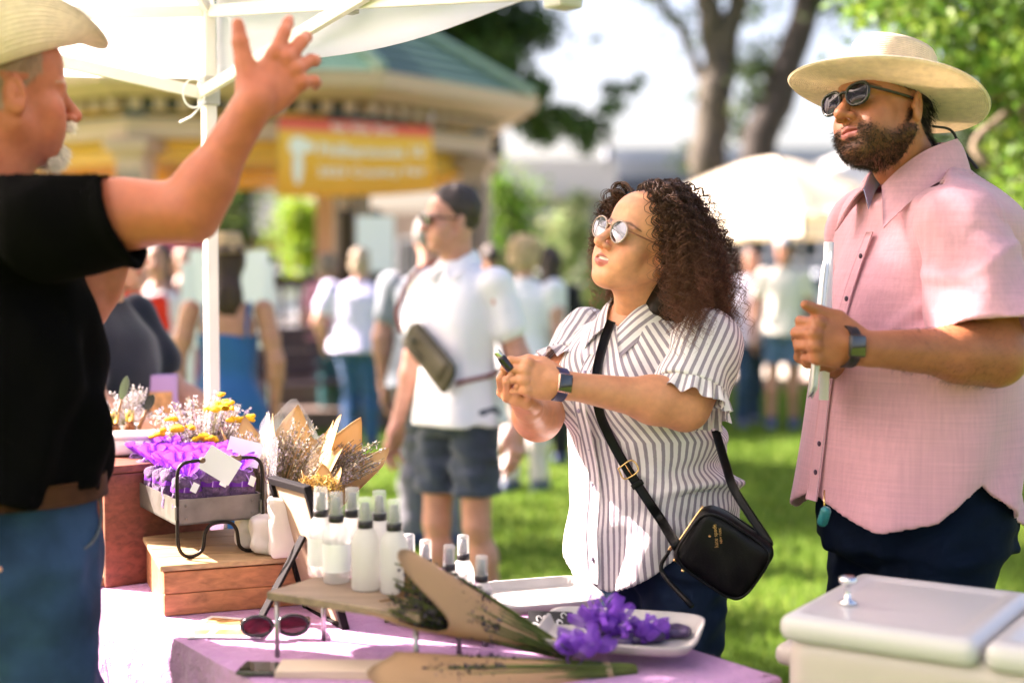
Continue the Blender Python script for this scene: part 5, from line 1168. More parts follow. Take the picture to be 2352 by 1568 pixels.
def build_trees():
    B1 = bark('grey_brown_bark', (.068, .058, .044)); B2 = bark('dark_bark', (.03, .024, .02))
    rr = np.random.default_rng(12)
    # big leafy tree right behind the bandstand roof
    d = 30.0; c = lambda u, v, d_=d: at(u, v, d_)
    base = np.array([c(1120, 800)[0], c(1120, 800)[1], 0]); bl = []
    for u, v, rx, rz in ((860, 30, 1.0, .8), (960, 110, .9, .6), (1000, -60, 1.3, 1.0), (1090, 60, 1.0, .9), (1150, 150, .75, .7), (1130, -80, 1.1, .9), (1210, 60, .55, .5), (1200, 215, .5, .42), (1225, 270, .42, .35), (820, -80, 1.3, .9), (700, -120, 1.4, 1.0), (1010, 190, .8, .35), (1290, 255, .48, .30), (1350, 290, .45, .32), (1400, 235, .35, .16), (1445, 190, .22, .10), (1330, 335, .35, .22), (1250, 320, .30, .2)):
        for _ in range(2): p = c(u+rr.normal()*18, v+rr.normal()*18, d+rr.normal()*1.2); bl.append((p, (rx*1.03, rx*1.3, rz*1.03)))
    tree('shade_tree', 'tall dark green tree rising behind the green bandstand roof', base,
         [([base, base+(0, 0, 2.5), c(1118, 120), c(1100, -80)], .40, .14), ([c(1118, 300), c(1210, 250), c(1330, 280), c(1440, 200)], .13, .03), ([c(1115, 200), c(1020, 60), c(940, -40)], .17, .05), ([c(1380, 285), c(1400, 340), c(1395, 390)], .05, .02)], bl, 17000, .23, 5, (.038, .085, .018), B2, density_bias=.85)
    # grey trunk that forks
    d = 25.0; g = 1.66; base = np.array([at(1640, 700, d)[0], d, 0])
    q = lambda u, v, dd=0: at(u, v, d+dd)
    lb = [([base, q(1636, 500), q(1632, 380), q(1640, 250), q(1652, 160)], .24*g, .165*g), ([q(1648, 190), q(1640, 90), q(1608, -60), q(1590, -160)], .15*g, .09*g), ([q(1655, 180), q(1672, 90), q(1700, -20), q(1716, -140)], .145*g, .08*g), ([q(1632, 215), q(1590, 130), q(1560, 60), q(1490, -20), q(1420, -80)], .06*g, .03*g)]
    bl = []
    for u, v, rx, rz in ((1480, -60, .5, .25), (1560, 40, .20, .12), (1600, 90, .18, .12), (1720, 20, .25, .2), (1750, 130, .35, .22), (1700, 300, .28, .2), (1715, 250, .2, .15), (1760, 190, .3, .15), (1590, 220, .12, .1), (1580, 365, .22, .2), (1650, -120, .9, .4), (1400, -120, .8, .4), (1790, -90, .8, .35)):
        bl.append((q(u, v, rr.normal()*.4), (rx*g, rx*g, rz*g)))
    tree('forked_tree', 'grey barked tree forking into limbs behind the white tent', base, lb, bl, 3600, .15, 6, (.055, .10, .03), B1, density_bias=.8)
    d = 24.2; g = 1.7; base = np.array([at(1700, 700, d)[0], d, 0]); q = lambda u, v, dd=0: at(u, v, d+dd)
    lb = [([base, q(1705, 560), q(1735, 370), q(1775, 250), q(1825, 120), q(1858, -10), q(1880, -160)], .20*g, .13*g), ([q(1835, 60), q(1865, 20), q(1905, -60)], .08*g, .04*g), ([q(1760, 290), q(1735, 240), q(1722, 180)], .03*g, .012*g)]
    bl = [(q(u, v), (rx*g, rx*g, rz*g)) for u, v, rx, rz in ((1890, 10, .2, .15), (1860, -120, .7, .3), (1725, 160, .22, .12), (1740, 215, .2, .12), (1812, 140, .10, .08), (1920, -70, .4, .2))]
    tree('leaning_tree', 'dark trunk leaning to the right beside the grey forked tree', base, lb, bl, 1700, .15, 7, (.05, .09, .025), B2)
    # bright leafy tree at the right edge
    d = 7.6; base = np.array([at(2480, 700, d)[0], d+.4, 0]); q = lambda u, v, dd=0: at(u, v, d+dd); bl = []
    for u, v, rx, rz in ((1960, 10, .16, .10), (2010, 40, .20, .12), (2080, 20, .25, .16), (2140, 70, .26, .16), (2200, 30, .3, .2), (2260, 110, .26, .18), (2310, 60, .3, .25), (2290, 200, .2, .16), (2190, 140, .2, .10), (2345, 150, .22, .2), (2100, -70, .5, .2), (2300, -80, .5, .25), (2320, 330, .18, .16), (2345, 420, .2, .2), (2400, 250, .25, .3), (2250, 250, .12, .1), (2330, 520, .16, .16), (2390, 480, .3, .3), (2400, 60, .4, .4)):
        for s_ in range(2): bl.append((q(u+rr.normal()*12, v+rr.normal()*12, rr.normal()*.35), (rx*.8, rx, rz*.8)))
    tree('broadleaf_tree', 'bright green broadleaf tree with arching branches behind the man in the straw hat', base,
         [([base, q(2430, 420, .3), q(2380, 300), q(2330, 220), q(2250, 185)], .10, .02), ([q(2450, 500, .3), q(2300, 400), q(2240, 330), q(2320, 250), q(2352, 170)], .035, .018), ([base+(0.1, 0, .3), q(2470, 200, .3), q(2440, -100, .3)], .09, .05), ([q(2330, 220), q(2180, 205), q(2100, 190)], .03, .01), ([q(2352, 170), q(2330, 120), q(2290, 40)], .02, .01)], bl, 7500, .062, 8, (.10, .19, .022), bark('pale_branch_bark', (.20, .15, .10)), density_bias=.6)
    # dark hedge and wood masses closing the view on the right, shrubs in the middle
    def shrub(name, label, u, v, d_, blobs, n, size, seed, col, stem=.05):
        base = at(u, v, d_); base[2] = 0
        bb = [(at(a, b_, d_+rr.normal()*.3), (rx, rx, rz)) for a, b_, rx, rz in blobs]
        tree(name, label, base, [([base, base+(0, 0, .5), at(blobs[0][0], blobs[0][1], d_)], stem, stem*.5)], bb, n, size, seed, col, B2)
    shrub('dark_tree', 'dark evergreen tree filling the right edge behind the broadleaf tree', 2330, 700, 13, [(2330, 420, 1.0, 1.0), (2250, 330, .6, .6), (2400, 200, 1.0, 1.0), (2300, 560, .9, .9), (2420, 600, 1.0, 1.0), (2200, 470, .4, .5), (2330, 720, .9, .7)], 6000, .13, 21, (.025, .05, .014), .15)
    shrub('round_bush', 'bright round yellow green bush beyond the brick building corner', 712, 640, 26, [(712, 530, .50, .48), (690, 500, .35, .3), (740, 560, .35, .3), (700, 580, .3, .3)], 4500, .12, 22, (.20, .32, .03), .08)
    shrub('round_bush', 'clipped green bush standing just right of the bandstand column', 1168, 640, 24, [(1165, 480, .32, .35), (1180, 540, .30, .35), (1160, 440, .2, .2)], 3200, .12, 23, (.11, .22, .03), .08)
    shrub('pale_shrub', 'pale feathery shrub behind the woman\'s head', 1310, 660, 28, [(1310, 530, .45, .5), (1330, 470, .2, .3), (1290, 590, .4, .3)], 2600, .13, 24, (.26, .34, .16), .06)
    shrub('street_tree', 'small dark street tree just left of the raised arm\'s elbow', 540, 660, 30, [(530, 500, .5, .6), (545, 440, .35, .4), (520, 560, .4, .3)], 2600, .15, 25, (.06, .10, .025), .08)
    shrub('low_bush', 'low dark green bush row behind the blonde woman in white', 1320, 720, 22, [(1330, 700, .5, .25), (1270, 700, .4, .25), (1400, 690, .5, .3)], 2600, .12, 26, (.045, .08, .02), .05)
    # trees out of view on the left that break up the sunlight on the lawn
    t_ = lambda p, k: np.asarray(p, float)+SUN_DIR*k
    base = np.array([-5.3, 5.8, 0]); bl = [(t_((1.08, 2.90, 1.36), 8.0), (.27, .27, .25)), (t_((1.14, 2.95, 1.12), 8.3), (.30, .30, .22)), (t_((1.08, 3.0, 1.02), 7.8), (.24, .24, .18)), (t_((1.6, 4.6, 0), 9.6), (.45, .45, .3)), (t_((2.6, 5.6, 0), 9.8), (.5, .5, .3)), (t_((.6, 5.9, 0), 9.5), (.4, .4, .3))]  # added unseen tree: crown clumps set along sun rays to shade the pink shirt
    tree('unseen_tree', 'unseen tree added out of frame left to shade the pink shirt', base, [([base, base+(0, .1, 2.5), base+(.0, -.2, 5.0), base+(0, -.3, 6.0)], .12, .04)]+[([base+(0, -.1, 4.2), (np.array(b_[0])+base+(0, 0, 4.6))/2, b_[0]], .035, .01) for b_ in bl], bl, 1500, .13, 48, (.06, .12, .02), B1, group='park trees shading the lawn', density_bias=.5)
    for i, (x, y, zc, rx) in enumerate(((-8.2, 9.0, 7.0, 1.5), (-9.4, 11.4, 7.6, 1.6), (-6.2, 13.4, 7.0, 1.7))):
        base = np.array([x, y, 0]); bl = [((x+rr.normal()*rx*.9, y+rr.normal()*rx*.9, zc+rr.normal()*.8), (rx*.40, rx*.40, rx*.2)) for _ in range(11)]
        lb = [([base, base+(.1, 0, 2), base+(0, .1, zc-1.2), base+(0, 0, zc)], .2, .06)]+[([base+(0, 0, zc-1.5), (np.array(b[0])+base+(0, 0, zc-1))/2, b[0]], .05, .015) for b in bl[:7]]
        tree('unseen_tree', ('first tall park tree shading the lawn from the left', 'second park tree shading the lawn from the left', 'third park tree shading the far lawn from the left', 'slim park tree left of the bandstand', 'tall park tree farthest back on the left')[i], base, lb, bl, 2600, .17, 40+i, (.06, .12, .02), B1, group='park trees shading the lawn', density_bias=.9)
# ------------------------------------------------------------------ bandstand
def build_bandstand():
    cx, cy = -3.1, 16.76; a0 = math.atan2(14-16.76, -1.35+3.1)
    ang = [a0+k*math.pi/4 for k in range(8)]
    ring = lambda R, z: np.array([(cx+R*math.cos(a), cy+R*math.sin(a), z) for a in ang])
    t = thing('bandstand', 'octagonal park bandstand with green roof and cream cornice', 'bandstand', (cx, cy, 0))
    CR = pmat('cream_paint', (.60, .42, .335), .6, var=.06, vscale=3); GB = pmat('blue_grey_paint', (.075, .10, .13), .6, var=.06); DK = pmat('dark_timber', (.12, .085, .05), .8)  # DK: dark brown timber of the soffit
    def band(name, R0, z0, R1, z1, th, mat, par=t):
        V = np.vstack([ring(R0, z0), ring(R1, z1), ring(R1-th, z1), ring(R0-th, z0)]); F = []
        for k in range(4):
            for j in range(8): F.append([k*8+j, k*8+(j+1) % 8, ((k+1) % 4)*8+(j+1) % 8, ((k+1) % 4)*8+j])
        return obj(name, V, np.array(F), mat, par, smooth=False)
    apex = np.array([cx, cy, 5.35]); green = pmat('green_shingle', (.025, .085, .055), .55, var=.2, vscale=6, bump=.01, bscale=30)
    roof = None
    for j in range(8):
        e = ring(3.42, 3.36); a, b = e[j], e[(j+1) % 8]; rows = []
        for k in range(15):
            s = k/14; rows.append([a*(1-s)+apex*s+(0, 0, .02), b*(1-s)+apex*s+(0, 0, .02)])
            if k < 14: s2 = (k+.999)/14; rows.append([a*(1-s2)+apex*s2-(0, 0, .0), b*(1-s2)+apex*s2])
        P = np.array(rows); V, F = sheet(P)
        if j == 0: roof = obj('roof', V, F, green, t, smooth=False)
        else: obj('roof_face', V, F, green, roof, smooth=False)
        obj('ridge_cap', *tube(np.array([a+(0, 0, .05), apex+(0, 0, .05)]), .07, 6), pmat('pale_green_ridge', (.30, .42, .33), .5) if j == 0 else bpy.data.materials['pale_green_ridge'], roof)
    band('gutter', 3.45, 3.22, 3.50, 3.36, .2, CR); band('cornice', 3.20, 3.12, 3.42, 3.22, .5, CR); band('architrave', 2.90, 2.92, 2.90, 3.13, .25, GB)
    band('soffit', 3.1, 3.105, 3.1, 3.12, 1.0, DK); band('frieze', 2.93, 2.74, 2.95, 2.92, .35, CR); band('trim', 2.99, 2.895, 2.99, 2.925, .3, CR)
    for j in (0, 6, 7):                                             # dentil blocks on the three faces in view
        a, b = ring(2.99, 3.06)[j], ring(2.99, 3.06)[(j+1) % 8]; n = 10; dirn = nv(b-a); B = rotz(math.atan2(dirn[1], dirn[0]))
        for k in range(n):
            p = a+(b-a)*(k+.5)/n; obj('dentil', *MB().box(p, (.11, .16, .10), B).get(), CR, t, smooth=False)
    YEL = pmat('varnished_pine', (.85, .46, .07), .45, var=.12, vscale=5); zc = 2.86
    for k in range(26):
        yy = -2.7+k*.21; half = 2.65 if abs(yy) < 1.1 else 2.65-(abs(yy)-1.1)
        obj('ceiling_board', *MB().box((cx, cy+yy, zc+.12), (2*half, .20, .02)).get(), YEL, t, smooth=False)
    for zz in (2.52, 2.60, 2.68): band('ceiling_skirt', 2.62, zz, 2.62, zz+.07, .05, YEL)
    for j, a in enumerate(ang):
        p = np.array([cx+2.76*math.cos(a), cy+2.76*math.sin(a), 0]); B = rotz(a)
        col = obj('column', *MB().box(p+(0, 0, 1.62), (.28, .28, 2.1), B).box(p+(0, 0, .72), (.40, .40, .30), B).get(), CR, t, smooth=False)
        obj('capital', *MB().box(p+(0, 0, 2.60), (.36, .36, .06), B).box(p+(0, 0, 2.67), (.46, .46, .10), B, .01).get(), CR, col, smooth=False)
        for s in (-1, 1):
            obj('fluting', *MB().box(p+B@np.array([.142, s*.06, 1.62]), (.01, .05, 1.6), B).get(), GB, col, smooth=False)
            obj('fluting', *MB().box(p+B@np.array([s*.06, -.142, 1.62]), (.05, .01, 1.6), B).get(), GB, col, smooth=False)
    STN = pmat('brown_sandstone', (.16, .11, .09), .9, var=.25, vscale=2, bump=.01, bscale=20)
    band('plinth', 3.05, .0, 3.05, .56, .6, STN); V = ring(3.04, .57); obj('floor', V, [list(range(8))], pmat('dark_deck', (.09, .065, .05), .8, var=.2), t, smooth=False)
    for k, h in enumerate((.19, .38)):
        p = np.array([cx+1.45, cy-3.25-.32*(1-k), h/2]); obj('step', *MB().box(p, (2.4, .5+.3*(1-k), h), rotz(.17)).get(), STN, t, smooth=False)
    # low railing between the columns
    RL = pmat('brown_railing', (.10, .05, .035), .7)
    for j in (0, 5, 7):
        a, b = ring(2.76, 0)[j], ring(2.76, 0)[(j+1) % 8]; mb = MB()
        mb.tube([a+(0, 0, 1.35), b+(0, 0, 1.35)], .04, 6).tube([a+(0, 0, .75), b+(0, 0, .75)], .03, 6)
        rl = mb.build('railing', RL, t)
        for k in range(1, 12):
            p = a+(b-a)*k/12; obj('baluster', *MB().box(p+(0, 0, 1.05), (.03, .03, .6)).get(), RL, rl, smooth=False)
    return t
def text_mesh(txt, size, extrude=.002, bold=0.0):
    cu = bpy.data.curves.new('lettering', 'FONT'); cu.body = txt; cu.size = size; cu.extrude = extrude; cu.offset = bold; cu.align_x = 'CENTER'; cu.align_y = 'CENTER'; cu.resolution_u = 2
    o = bpy.data.objects.new('lettering', cu); COL.objects.link(o); dg = bpy.context.evaluated_depsgraph_get(); me = bpy.data.meshes.new_from_object(o.evaluated_get(dg)); bpy.data.objects.remove(o)
    V = np.array([v.co[:] for v in me.vertices]); F = [list(p.vertices) for p in me.polygons]; bpy.data.meshes.remove(me); return V, F
def build_banner():
    tl, tr, br, bl = at(638, 268, 13.35), at(990, 291, 13.75), at(1000, 440, 13.75), at(634, 452, 13.35)
    t = thing('banner', 'orange and coral vinyl banner hanging from the bandstand eave', 'banner', (bl+br)/2)
    m, n = 16, 28; P = np.zeros((m, n, 3)); nr = nv(np.cross(tr-tl, bl-tl)); nr = -nr if nr[1] > 0 else nr
    fn = lambda s, w: (tl*(1-s)+tr*s)*(1-w)+(bl*(1-s)+br*s)*w+nr*(.02*math.sin(s*7)+.015*w*math.sin(s*13+1))+np.array([0, 0, -.02*w*math.sin(s*math.pi)])
    for i in range(m):
        for j in range(n): P[i, j] = fn(j/(n-1), i/(m-1))
    V, F = sheet(P, .004); mat = pmat('printed_vinyl', (1, .5, .05), .45, attr='col'); w = np.repeat(np.linspace(0, 1, m), n); w = np.concatenate([w, w])
    c1, c2, c3 = np.array([.80, .115, .075]), np.array([.92, .52, .06]), np.array([.86, .34, .003])
    C = np.where((w < .17)[:, None], c1, c2*(1-w[:, None])+c3*w[:, None])
    obj('cloth', V, F, mat, t, attrs={'col': C})
    wh = pmat('white_print', (.88, .82, .74), .5)
    def put(txt, s, w_, size, width=None, bold=.0, wm=wh):
        V, F = text_mesh(txt, size, .0015, bold)
        if width: V[:, 0] *= width/max(np.ptp(V[:, 0]), 1e-6)
        W_, H_ = np.linalg.norm(tr-tl), np.linalg.norm(bl-tl)
        Q = np.array([fn(s+x/W_, w_-y/H_)+nr*(.006+z) for x, y, z in V]); o_ = obj('lettering', Q, F, wm, t, smooth=False); o_['kind'] = 'stuff'
    put('Stay  Shop  Show', .55, .095, .09, .62, .002)
    put('Phillharmonia 10', .60, .40, .17, 1.0, .004); put('2023 Country Fair', .60, .68, .12, 1.02, .003); put('llllllllllllllllllllllllllllllll', .52, .86, .04, 1.2, .0, bpy.data.materials.get('faint_print') or pmat('faint_print', (.88, .50, .12), .5))
    # pictogram: a plant with a round head over a stem, printed in white
    e = []; A = np.linspace(0, 2*np.pi, 24, endpoint=False)
    def blob(s, w_, rx, rz):
        V = np.array([fn(s+rx*math.cos(a)/1.45, w_+rz*math.sin(a)/.72)+nr*.006 for a in A]); obj('pictogram', V, [list(range(24))], wh, t, smooth=False)
    blob(.13, .36, .085, .09); blob(.19, .36, .07, .05); blob(.13, .62, .045, .16)
    for p in (tl, tr): obj('tie', *tube(np.array([p, p+(0, .25, .16)]), .006, 5), pmat('white_rope', (.7, .68, .62), .8) if p is tl else bpy.data.materials['white_rope'], t)
# ------------------------------------------------------------------ buildings
def facade(name, label, u0, u1, d, H, depth, mat, cornice, wins, extra=None, wz=None):
    a, b = at(u0, 614, d), at(u1, 614, d); cx = (a[0]+b[0])/2; w = b[0]-a[0]
    t = thing(name, label, 'building', (cx, d+depth/2, 0))
    obj('wall', *MB().box((cx, d+depth/2, H/2), (w, depth, H)).get(), mat, t, smooth=False)
    if cornice:
        cm, dk = cornice
        obj('cornice', *MB().box((cx, d-.15, H+.1), (w+.5, .9, .5)).box((cx, d-.02, H-.35), (w+.2, .4, .4)).get(), cm, t, smooth=False)
        obj('frieze_band', *MB().box((cx, d-.12, H-.75), (w+.1, .3, .42)).get(), dk, t, smooth=False)  # dark blue-grey trim band below the cornice
    gl = bpy.data.materials.get('window_glass') or pmat('window_glass', (.03, .04, .05), .08, spec=.8); fm = bpy.data.materials.get('window_frame_white') or pmat('window_frame_white', (.7, .7, .7), .6)
    for (u, z, ww, hh) in wins:
        x = at(u, 614, d)[0]; wn = obj('window', *MB().box((x, d-.06, z+hh/2+.06), (ww+.24, .14, .12)).box((x, d-.06, z-hh/2-.06), (ww+.24, .2, .12)).box((x-ww/2-.06, d-.06, z), (.12, .14, hh)).box((x+ww/2+.06, d-.06, z), (.12, .14, hh)).box((x, d-.045, z), (.07, .09, hh)).get(), fm, t, smooth=False)
        obj('pane', *MB().box((x, d-.01, z), (ww, .04, hh)).get(), gl, wn, smooth=False)
    return t
def build_town():
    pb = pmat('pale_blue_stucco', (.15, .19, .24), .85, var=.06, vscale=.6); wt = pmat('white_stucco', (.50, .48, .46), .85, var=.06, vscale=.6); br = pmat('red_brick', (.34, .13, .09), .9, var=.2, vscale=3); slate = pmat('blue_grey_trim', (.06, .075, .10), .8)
    purple = pmat('lavender_slate', (.10, .09, .14), .8, var=.1, vscale=1.5)
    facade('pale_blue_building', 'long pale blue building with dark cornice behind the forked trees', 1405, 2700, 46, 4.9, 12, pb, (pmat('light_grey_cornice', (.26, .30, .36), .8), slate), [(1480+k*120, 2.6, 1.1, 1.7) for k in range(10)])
    facade('white_building', 'low white building with a lavender roof band right of the bandstand', 1128, 1398, 44, 3.9, 10, wt, None, [(1180+k*80, 1.6, .8, 1.4) for k in range(3)])
    w = bpy.data.objects['white_building']; cxx = (at(1128, 614, 44)[0]+at(1398, 614, 44)[0])/2; ww = at(1398, 614, 44)[0]-at(1128, 614, 44)[0]
    obj('awning', *MB().box((cxx, 43.3, 2.85), (ww+.3, 1.4, .78), axang((1, 0, 0), .25)).get(), purple, w, smooth=False)
    obj('parapet', *MB().box((cxx, 43.8, 4.2), (ww+.4, .8, 1.1)).get(), wt, w, smooth=False)
    facade('brick_building', 'red brick building with white upper storey behind the bandstand', -260, 640, 48, 2.6, 12, br, None, [(150+k*110, 1.2, 1.3, 1.5) for k in range(5)])
    w = bpy.data.objects['brick_building']; a, b = at(-260, 614, 48)[0], at(640, 614, 48)[0]
    obj('upper_storey', *MB().box(((a+b)/2, 48.6, 3.9), (b-a-.02, 12, 2.6)).box(((a+b)/2, 47.5, 2.75), (b-a+.4, 1.3, .7)).get(), wt, w, smooth=False)
    for k in range(9):
        x = at(20+k*72, 614, 48)[0]; wn = obj('window', *MB().box((x, 42.57, 3.85), (.75, .06, 1.5)).get(), bpy.data.materials['window_frame_white'], w, smooth=False); obj('pane', *MB().box((x, 42.53, 3.85), (.52, .05, 1.25)).get(), bpy.data.materials['window_glass'], wn, smooth=False)
    facade('tan_shopfront', 'tan shopfront with dark doorways behind the lavender shirted woman', 640, 1120, 50, 3.4, 10, pmat('tan_stucco', (.36, .27, .20), .85, var=.1, vscale=.8), None, [(800+k*75, 1.3, .8, 2.2) for k in range(5)])
# ------------------------------------------------------------------ market tents
def tent(label, front, yaw, w, h_eave, h_peak, fabric, group, inner=None):
    """front: nearest corner; the roof is a hipped square"""
    t = thing('market_tent', label, 'tent', (front[0], front[1], 0), group); R = rotz(yaw)[:2, :2]
    cor = [np.array(front[:2])+R@np.array(q) for q in ((0, 0), (w, 0), (w, w), (0, w))]; c = sum(cor)/4
    roof = None
    for j in range(4):
        a, b = cor[j], cor[(j+1) % 4]; P = []
        for i in range(9):
            s = i/8; zz = h_eave+(h_peak-h_eave)*(1-(1-s)**1.45)-.10*math.sin(math.pi*s)*0
            P.append([np.append(a*(1-s)+c*s+(b-a)*0, 0)*0+np.append((a*(1-u)+b*u)*(1-s)+c*s, zz-.05*math.sin(math.pi*u)*math.sin(math.pi*s)) for u in np.linspace(0, 1, 9)])
        V, F = sheet(np.array(P), .004)
        if j == 0: roof = obj('roof', V, F, fabric, t)
        else: obj('roof_panel', V, F, fabric, roof)
        P = [[np.append(a*(1-u)+b*u, z)+np.append(np.array([(b-a)[1], -(b-a)[0]])/w*(.012+.012*math.sin(u*26)), 0) for u in np.linspace(0, 1, 30)] for z in np.linspace(h_eave+.01, h_eave-.26, 4)]
        V, F = sheet(np.array(P), .003); obj('valance', V, F, fabric, roof)
    mt = bpy.data.materials.get('grey_tube') or pmat('grey_tube', (.22, .22, .24), .4, .6)
    for p in cor: obj('leg', *MB().box((p[0], p[1], h_eave/2), (.045, .045, h_eave-.02)).get(), mt, t, smooth=False)
    return t
def build_tents():
    fab = pmat('cream_canvas', (.92, .85, .72), .8, translucent=.45, var=.04); wfab = pmat('white_canvas', (.85, .85, .83), .8, translucent=.3)
    f = at(1842, 535, 18.0); tent('cream market tent with hipped roof between the woman and bearded man', (f[0], f[1]), math.radians(45), 3.0, f[2]+.24, at(1760, 362, 20.1)[2], fab, 'market tents')
    f = at(2040, 500, 23); tent('white market tent peeking out beside the bearded man\'s shirt collar', (f[0], f[1]), math.radians(45), 3.0, f[2]+.22, f[2]+1.25, wfab, 'market tents')
def car(label, x, y, yaw, col, s=1.0):
    t = thing('parked_car', label, 'car', (x, y, 0), 'cars parked along the street'); B = rotz(yaw); T = lambda V: np.asarray(V)@B.T*s+np.array([x, y, 0])
    prof = [(-2.15, .35), (-2.2, .62), (-2.1, .86), (-1.25, .95), (-.75, 1.40), (.75, 1.43), (1.45, .98), (2.1, .86), (2.2, .6), (2.15, .32)]
    rows = []
    for w, k in ((-.86, .92), (-.88, 1.0), (-.6, 1.0), (.6, 1.0), (.88, 1.0), (.86, .92)): rows.append([(px*(1 if abs(w) < .87 else .985), w*(1-.18*max(0, (pz-.9))/.5), .33+(pz-.33)*k) for px, pz in prof])
    V, F = sheet(np.array(rows)); m = len(prof); F2 = [F, list(range(m))[::-1], [5*m+i for i in range(m)]]
    obj('body', T(V), F2, pmat('car_paint', col, .25, coat=.8), t)
    gm = bpy.data.materials.get('car_glass') or pmat('car_glass', (.03, .04, .05), .05, spec=.9)
    for w in (-1, 1):
        q = np.array([(-1.12, w*.845, .98), (-.70, w*.775, 1.33), (.70, w*.77, 1.36), (1.22, w*.84, 1.0)]); obj('window', T(q), [[0, 1, 2, 3] if w > 0 else [3, 2, 1, 0]], gm, t, smooth=False)
        obj('headlight', *MB().box(T([(2.12, w*.62, .70)])[0], (.12, .34, .14), B, .03).get(), pmat('headlamp', (.8, .8, .78), .2) if not bpy.data.materials.get('headlamp') else bpy.data.materials['headlamp'], t)
        for wx in (-1.35, 1.35):
            Bw = B@axang((1, 0, 0), math.pi/2); wh = obj('wheel', *MB().lathe([(.0, -.11), (.32, -.11), (.34, -.07), (.34, .07), (.32, .11), (0, .11)], 22, T([(wx, w*.80, .34)])[0], Bw).get(), bpy.data.materials.get('tyre') or pmat('tyre', (.02, .02, .02), .8), t)
            obj('rim', *MB().lathe([(0, -.118), (.2, -.118), (.21, -.112), (.21, .112), (.2, .118), (0, .118)], 16, T([(wx, w*.80, .34)])[0], Bw).get(), bpy.data.materials.get('alloy') or pmat('alloy', (.5, .5, .52), .3, 1.0), wh)
    for xx in (-1.0, 1.12):
        pass
    q = np.array([(1.42, -.70, .985), (.80, -.66, 1.40), (.80, .66, 1.40), (1.42, .70, .985)])+np.array([.02, 0, .012]); obj('windscreen', T(q), [[3, 2, 1, 0]], gm, t, smooth=False)
def build_street():
    p = at(1310, 640, 31); car('white car parked in the street behind the woman', p[0], 33, .1, (.72, .74, .76))
    p = at(1985, 640, 31); car('pale silver car parked behind the cream tent', p[0], 33, .05, (.55, .60, .66))
    p = at(690, 640, 33); car('white car parked beyond the round yellow green bush', p[0], 34, math.pi, (.75, .75, .75))
    # bench beside the bandstand
    b = at(668, 860, 12.6); t = thing('park_bench', 'dark slatted park bench left of the lavender shirted woman', 'bench', (b[0], b[1], 0)); B = rotz(.5); W_ = pmat('dark_wood_slat', (.075, .045, .05), .7, var=.2); IR = pmat('cast_iron', (.02, .02, .022), .5, .6)
    for k in range(4): obj('seat_slat', *MB().box(np.array([b[0], b[1], .45])+B@np.array([0, -.05-.11*k+.2, 0]), (1.5, .09, .03), B, .006).get(), W_, t, smooth=False)
    for k in range(4): obj('back_slat', *MB().box(np.array([b[0], b[1], .56+.11*k])+B@np.array([0, .24+.03*k, 0]), (1.5, .025, .09), B, .006).get(), W_, t, smooth=False)
    for s in (-.62, .62):
        mb = MB()
        for pts in ([(s, .2, .43), (s, .24, .0)], [(s, -.22, .43), (s, -.25, 0)], [(s, -.24, .43), (s, .22, .43), (s, .36, .98)]): mb.tube([np.array([b[0], b[1], 0])+B@np.array(q) for q in pts], .022, 8)
        mb.build('leg', IR, t, True)
    # notice board and posts by the bandstand steps
    p = at(862, 560, 12.8); t = thing('notice_board', 'white notice sheet on a dark post beside the bandstand', 'notice board', (p[0], p[1]+.08, 0)); obj('post', *MB().box((p[0], p[1]+.08, 1.0), (.09, .09, 2.0)).get(), pmat('dark_post', (.05, .045, .04), .6), t, smooth=False); obj('sheet', *MB().box(p+(0, 0, .0), (.34, .012, .50)).get(), pmat('notice_paper', (.78, .80, .82), .6), t, smooth=False)
    p = at(796, 520, 13.5); t = thing('lamp_post', 'dark brown lamp post below the banner corner', 'lamp post', (p[0], p[1], 0)); obj('pole', *MB().lathe([(.13, 0), (.13, .3), (.10, .34), (.085, .6), (.075, 1.96), (.09, 1.98), (.09, 2.02)], 12, (p[0], p[1], 0)).get(), pmat('brown_iron', (.06, .035, .03), .5, .3), t)
    # white frame leg and sign further back on the left
    p = at(612, 640, 8.2); q = at(628, 1000, 8.0); t = thing('sign_stand', 'white upright sign frame behind the woman in the blue dress', 'sign stand', (q[0], q[1], 0)); g = np.array([q[0], q[1], 0])
    wp = pmat('white_powder_coat', (.78, .79, .80), .5)
    obj('leg', *MB().box(g+(.0, 0, .75), (.055, .055, 1.5), axang((0, 1, 0), -.03)).get(), wp, t, smooth=False); obj('leg', *MB().box(g+(-.5, .1, .75), (.055, .055, 1.5)).get(), wp, t, smooth=False); obj('panel', *MB().box(g+(-.25, .05, 1.30), (.46, .03, .55), rotz(-.2)).get(), wp, t, smooth=False)
    # teal bin by the bandstand
    p = at(762, 900, 13.1); t = thing('litter_bin', 'dark teal litter bin at the bandstand steps', 'bin', (p[0], p[1], 0)); obj('drum', *MB().lathe([(.10, 0), (.115, .05), (.12, .6), (.125, .62), (.125, .66), (.08, .72), (.07, .72), (.07, .69)], 18, (p[0], p[1], 0)).get(), pmat('teal_enamel', (.02, .09, .10), .4), t)
    # striped market barrier/pink awning far left
    p = at(440, 560, 16); t = thing('pink_parasol', 'pink parasol seen beneath the raised arm', 'parasol', (p[0], p[1], 0)); cf = pmat('pink_canvas', (.55, .16, .33), .8, translucent=.3); A = np.linspace(0, 2*np.pi, 9)
    P = np.array([[(p[0]+rr*math.cos(a), p[1]+rr*math.sin(a), zz) for a in A] for rr, zz in ((.02, p[2]+.22), (.3, p[2]+.12), (.52, p[2]-.02), (.53, p[2]-.14))]); V, F = sheet(P); obj('canopy', V, F, cf, t, smooth=False); obj('pole', *MB().lathe([(.025, 0), (.025, p[2]+.24)], 8, (p[0], p[1], 0)).get(), wp, t)
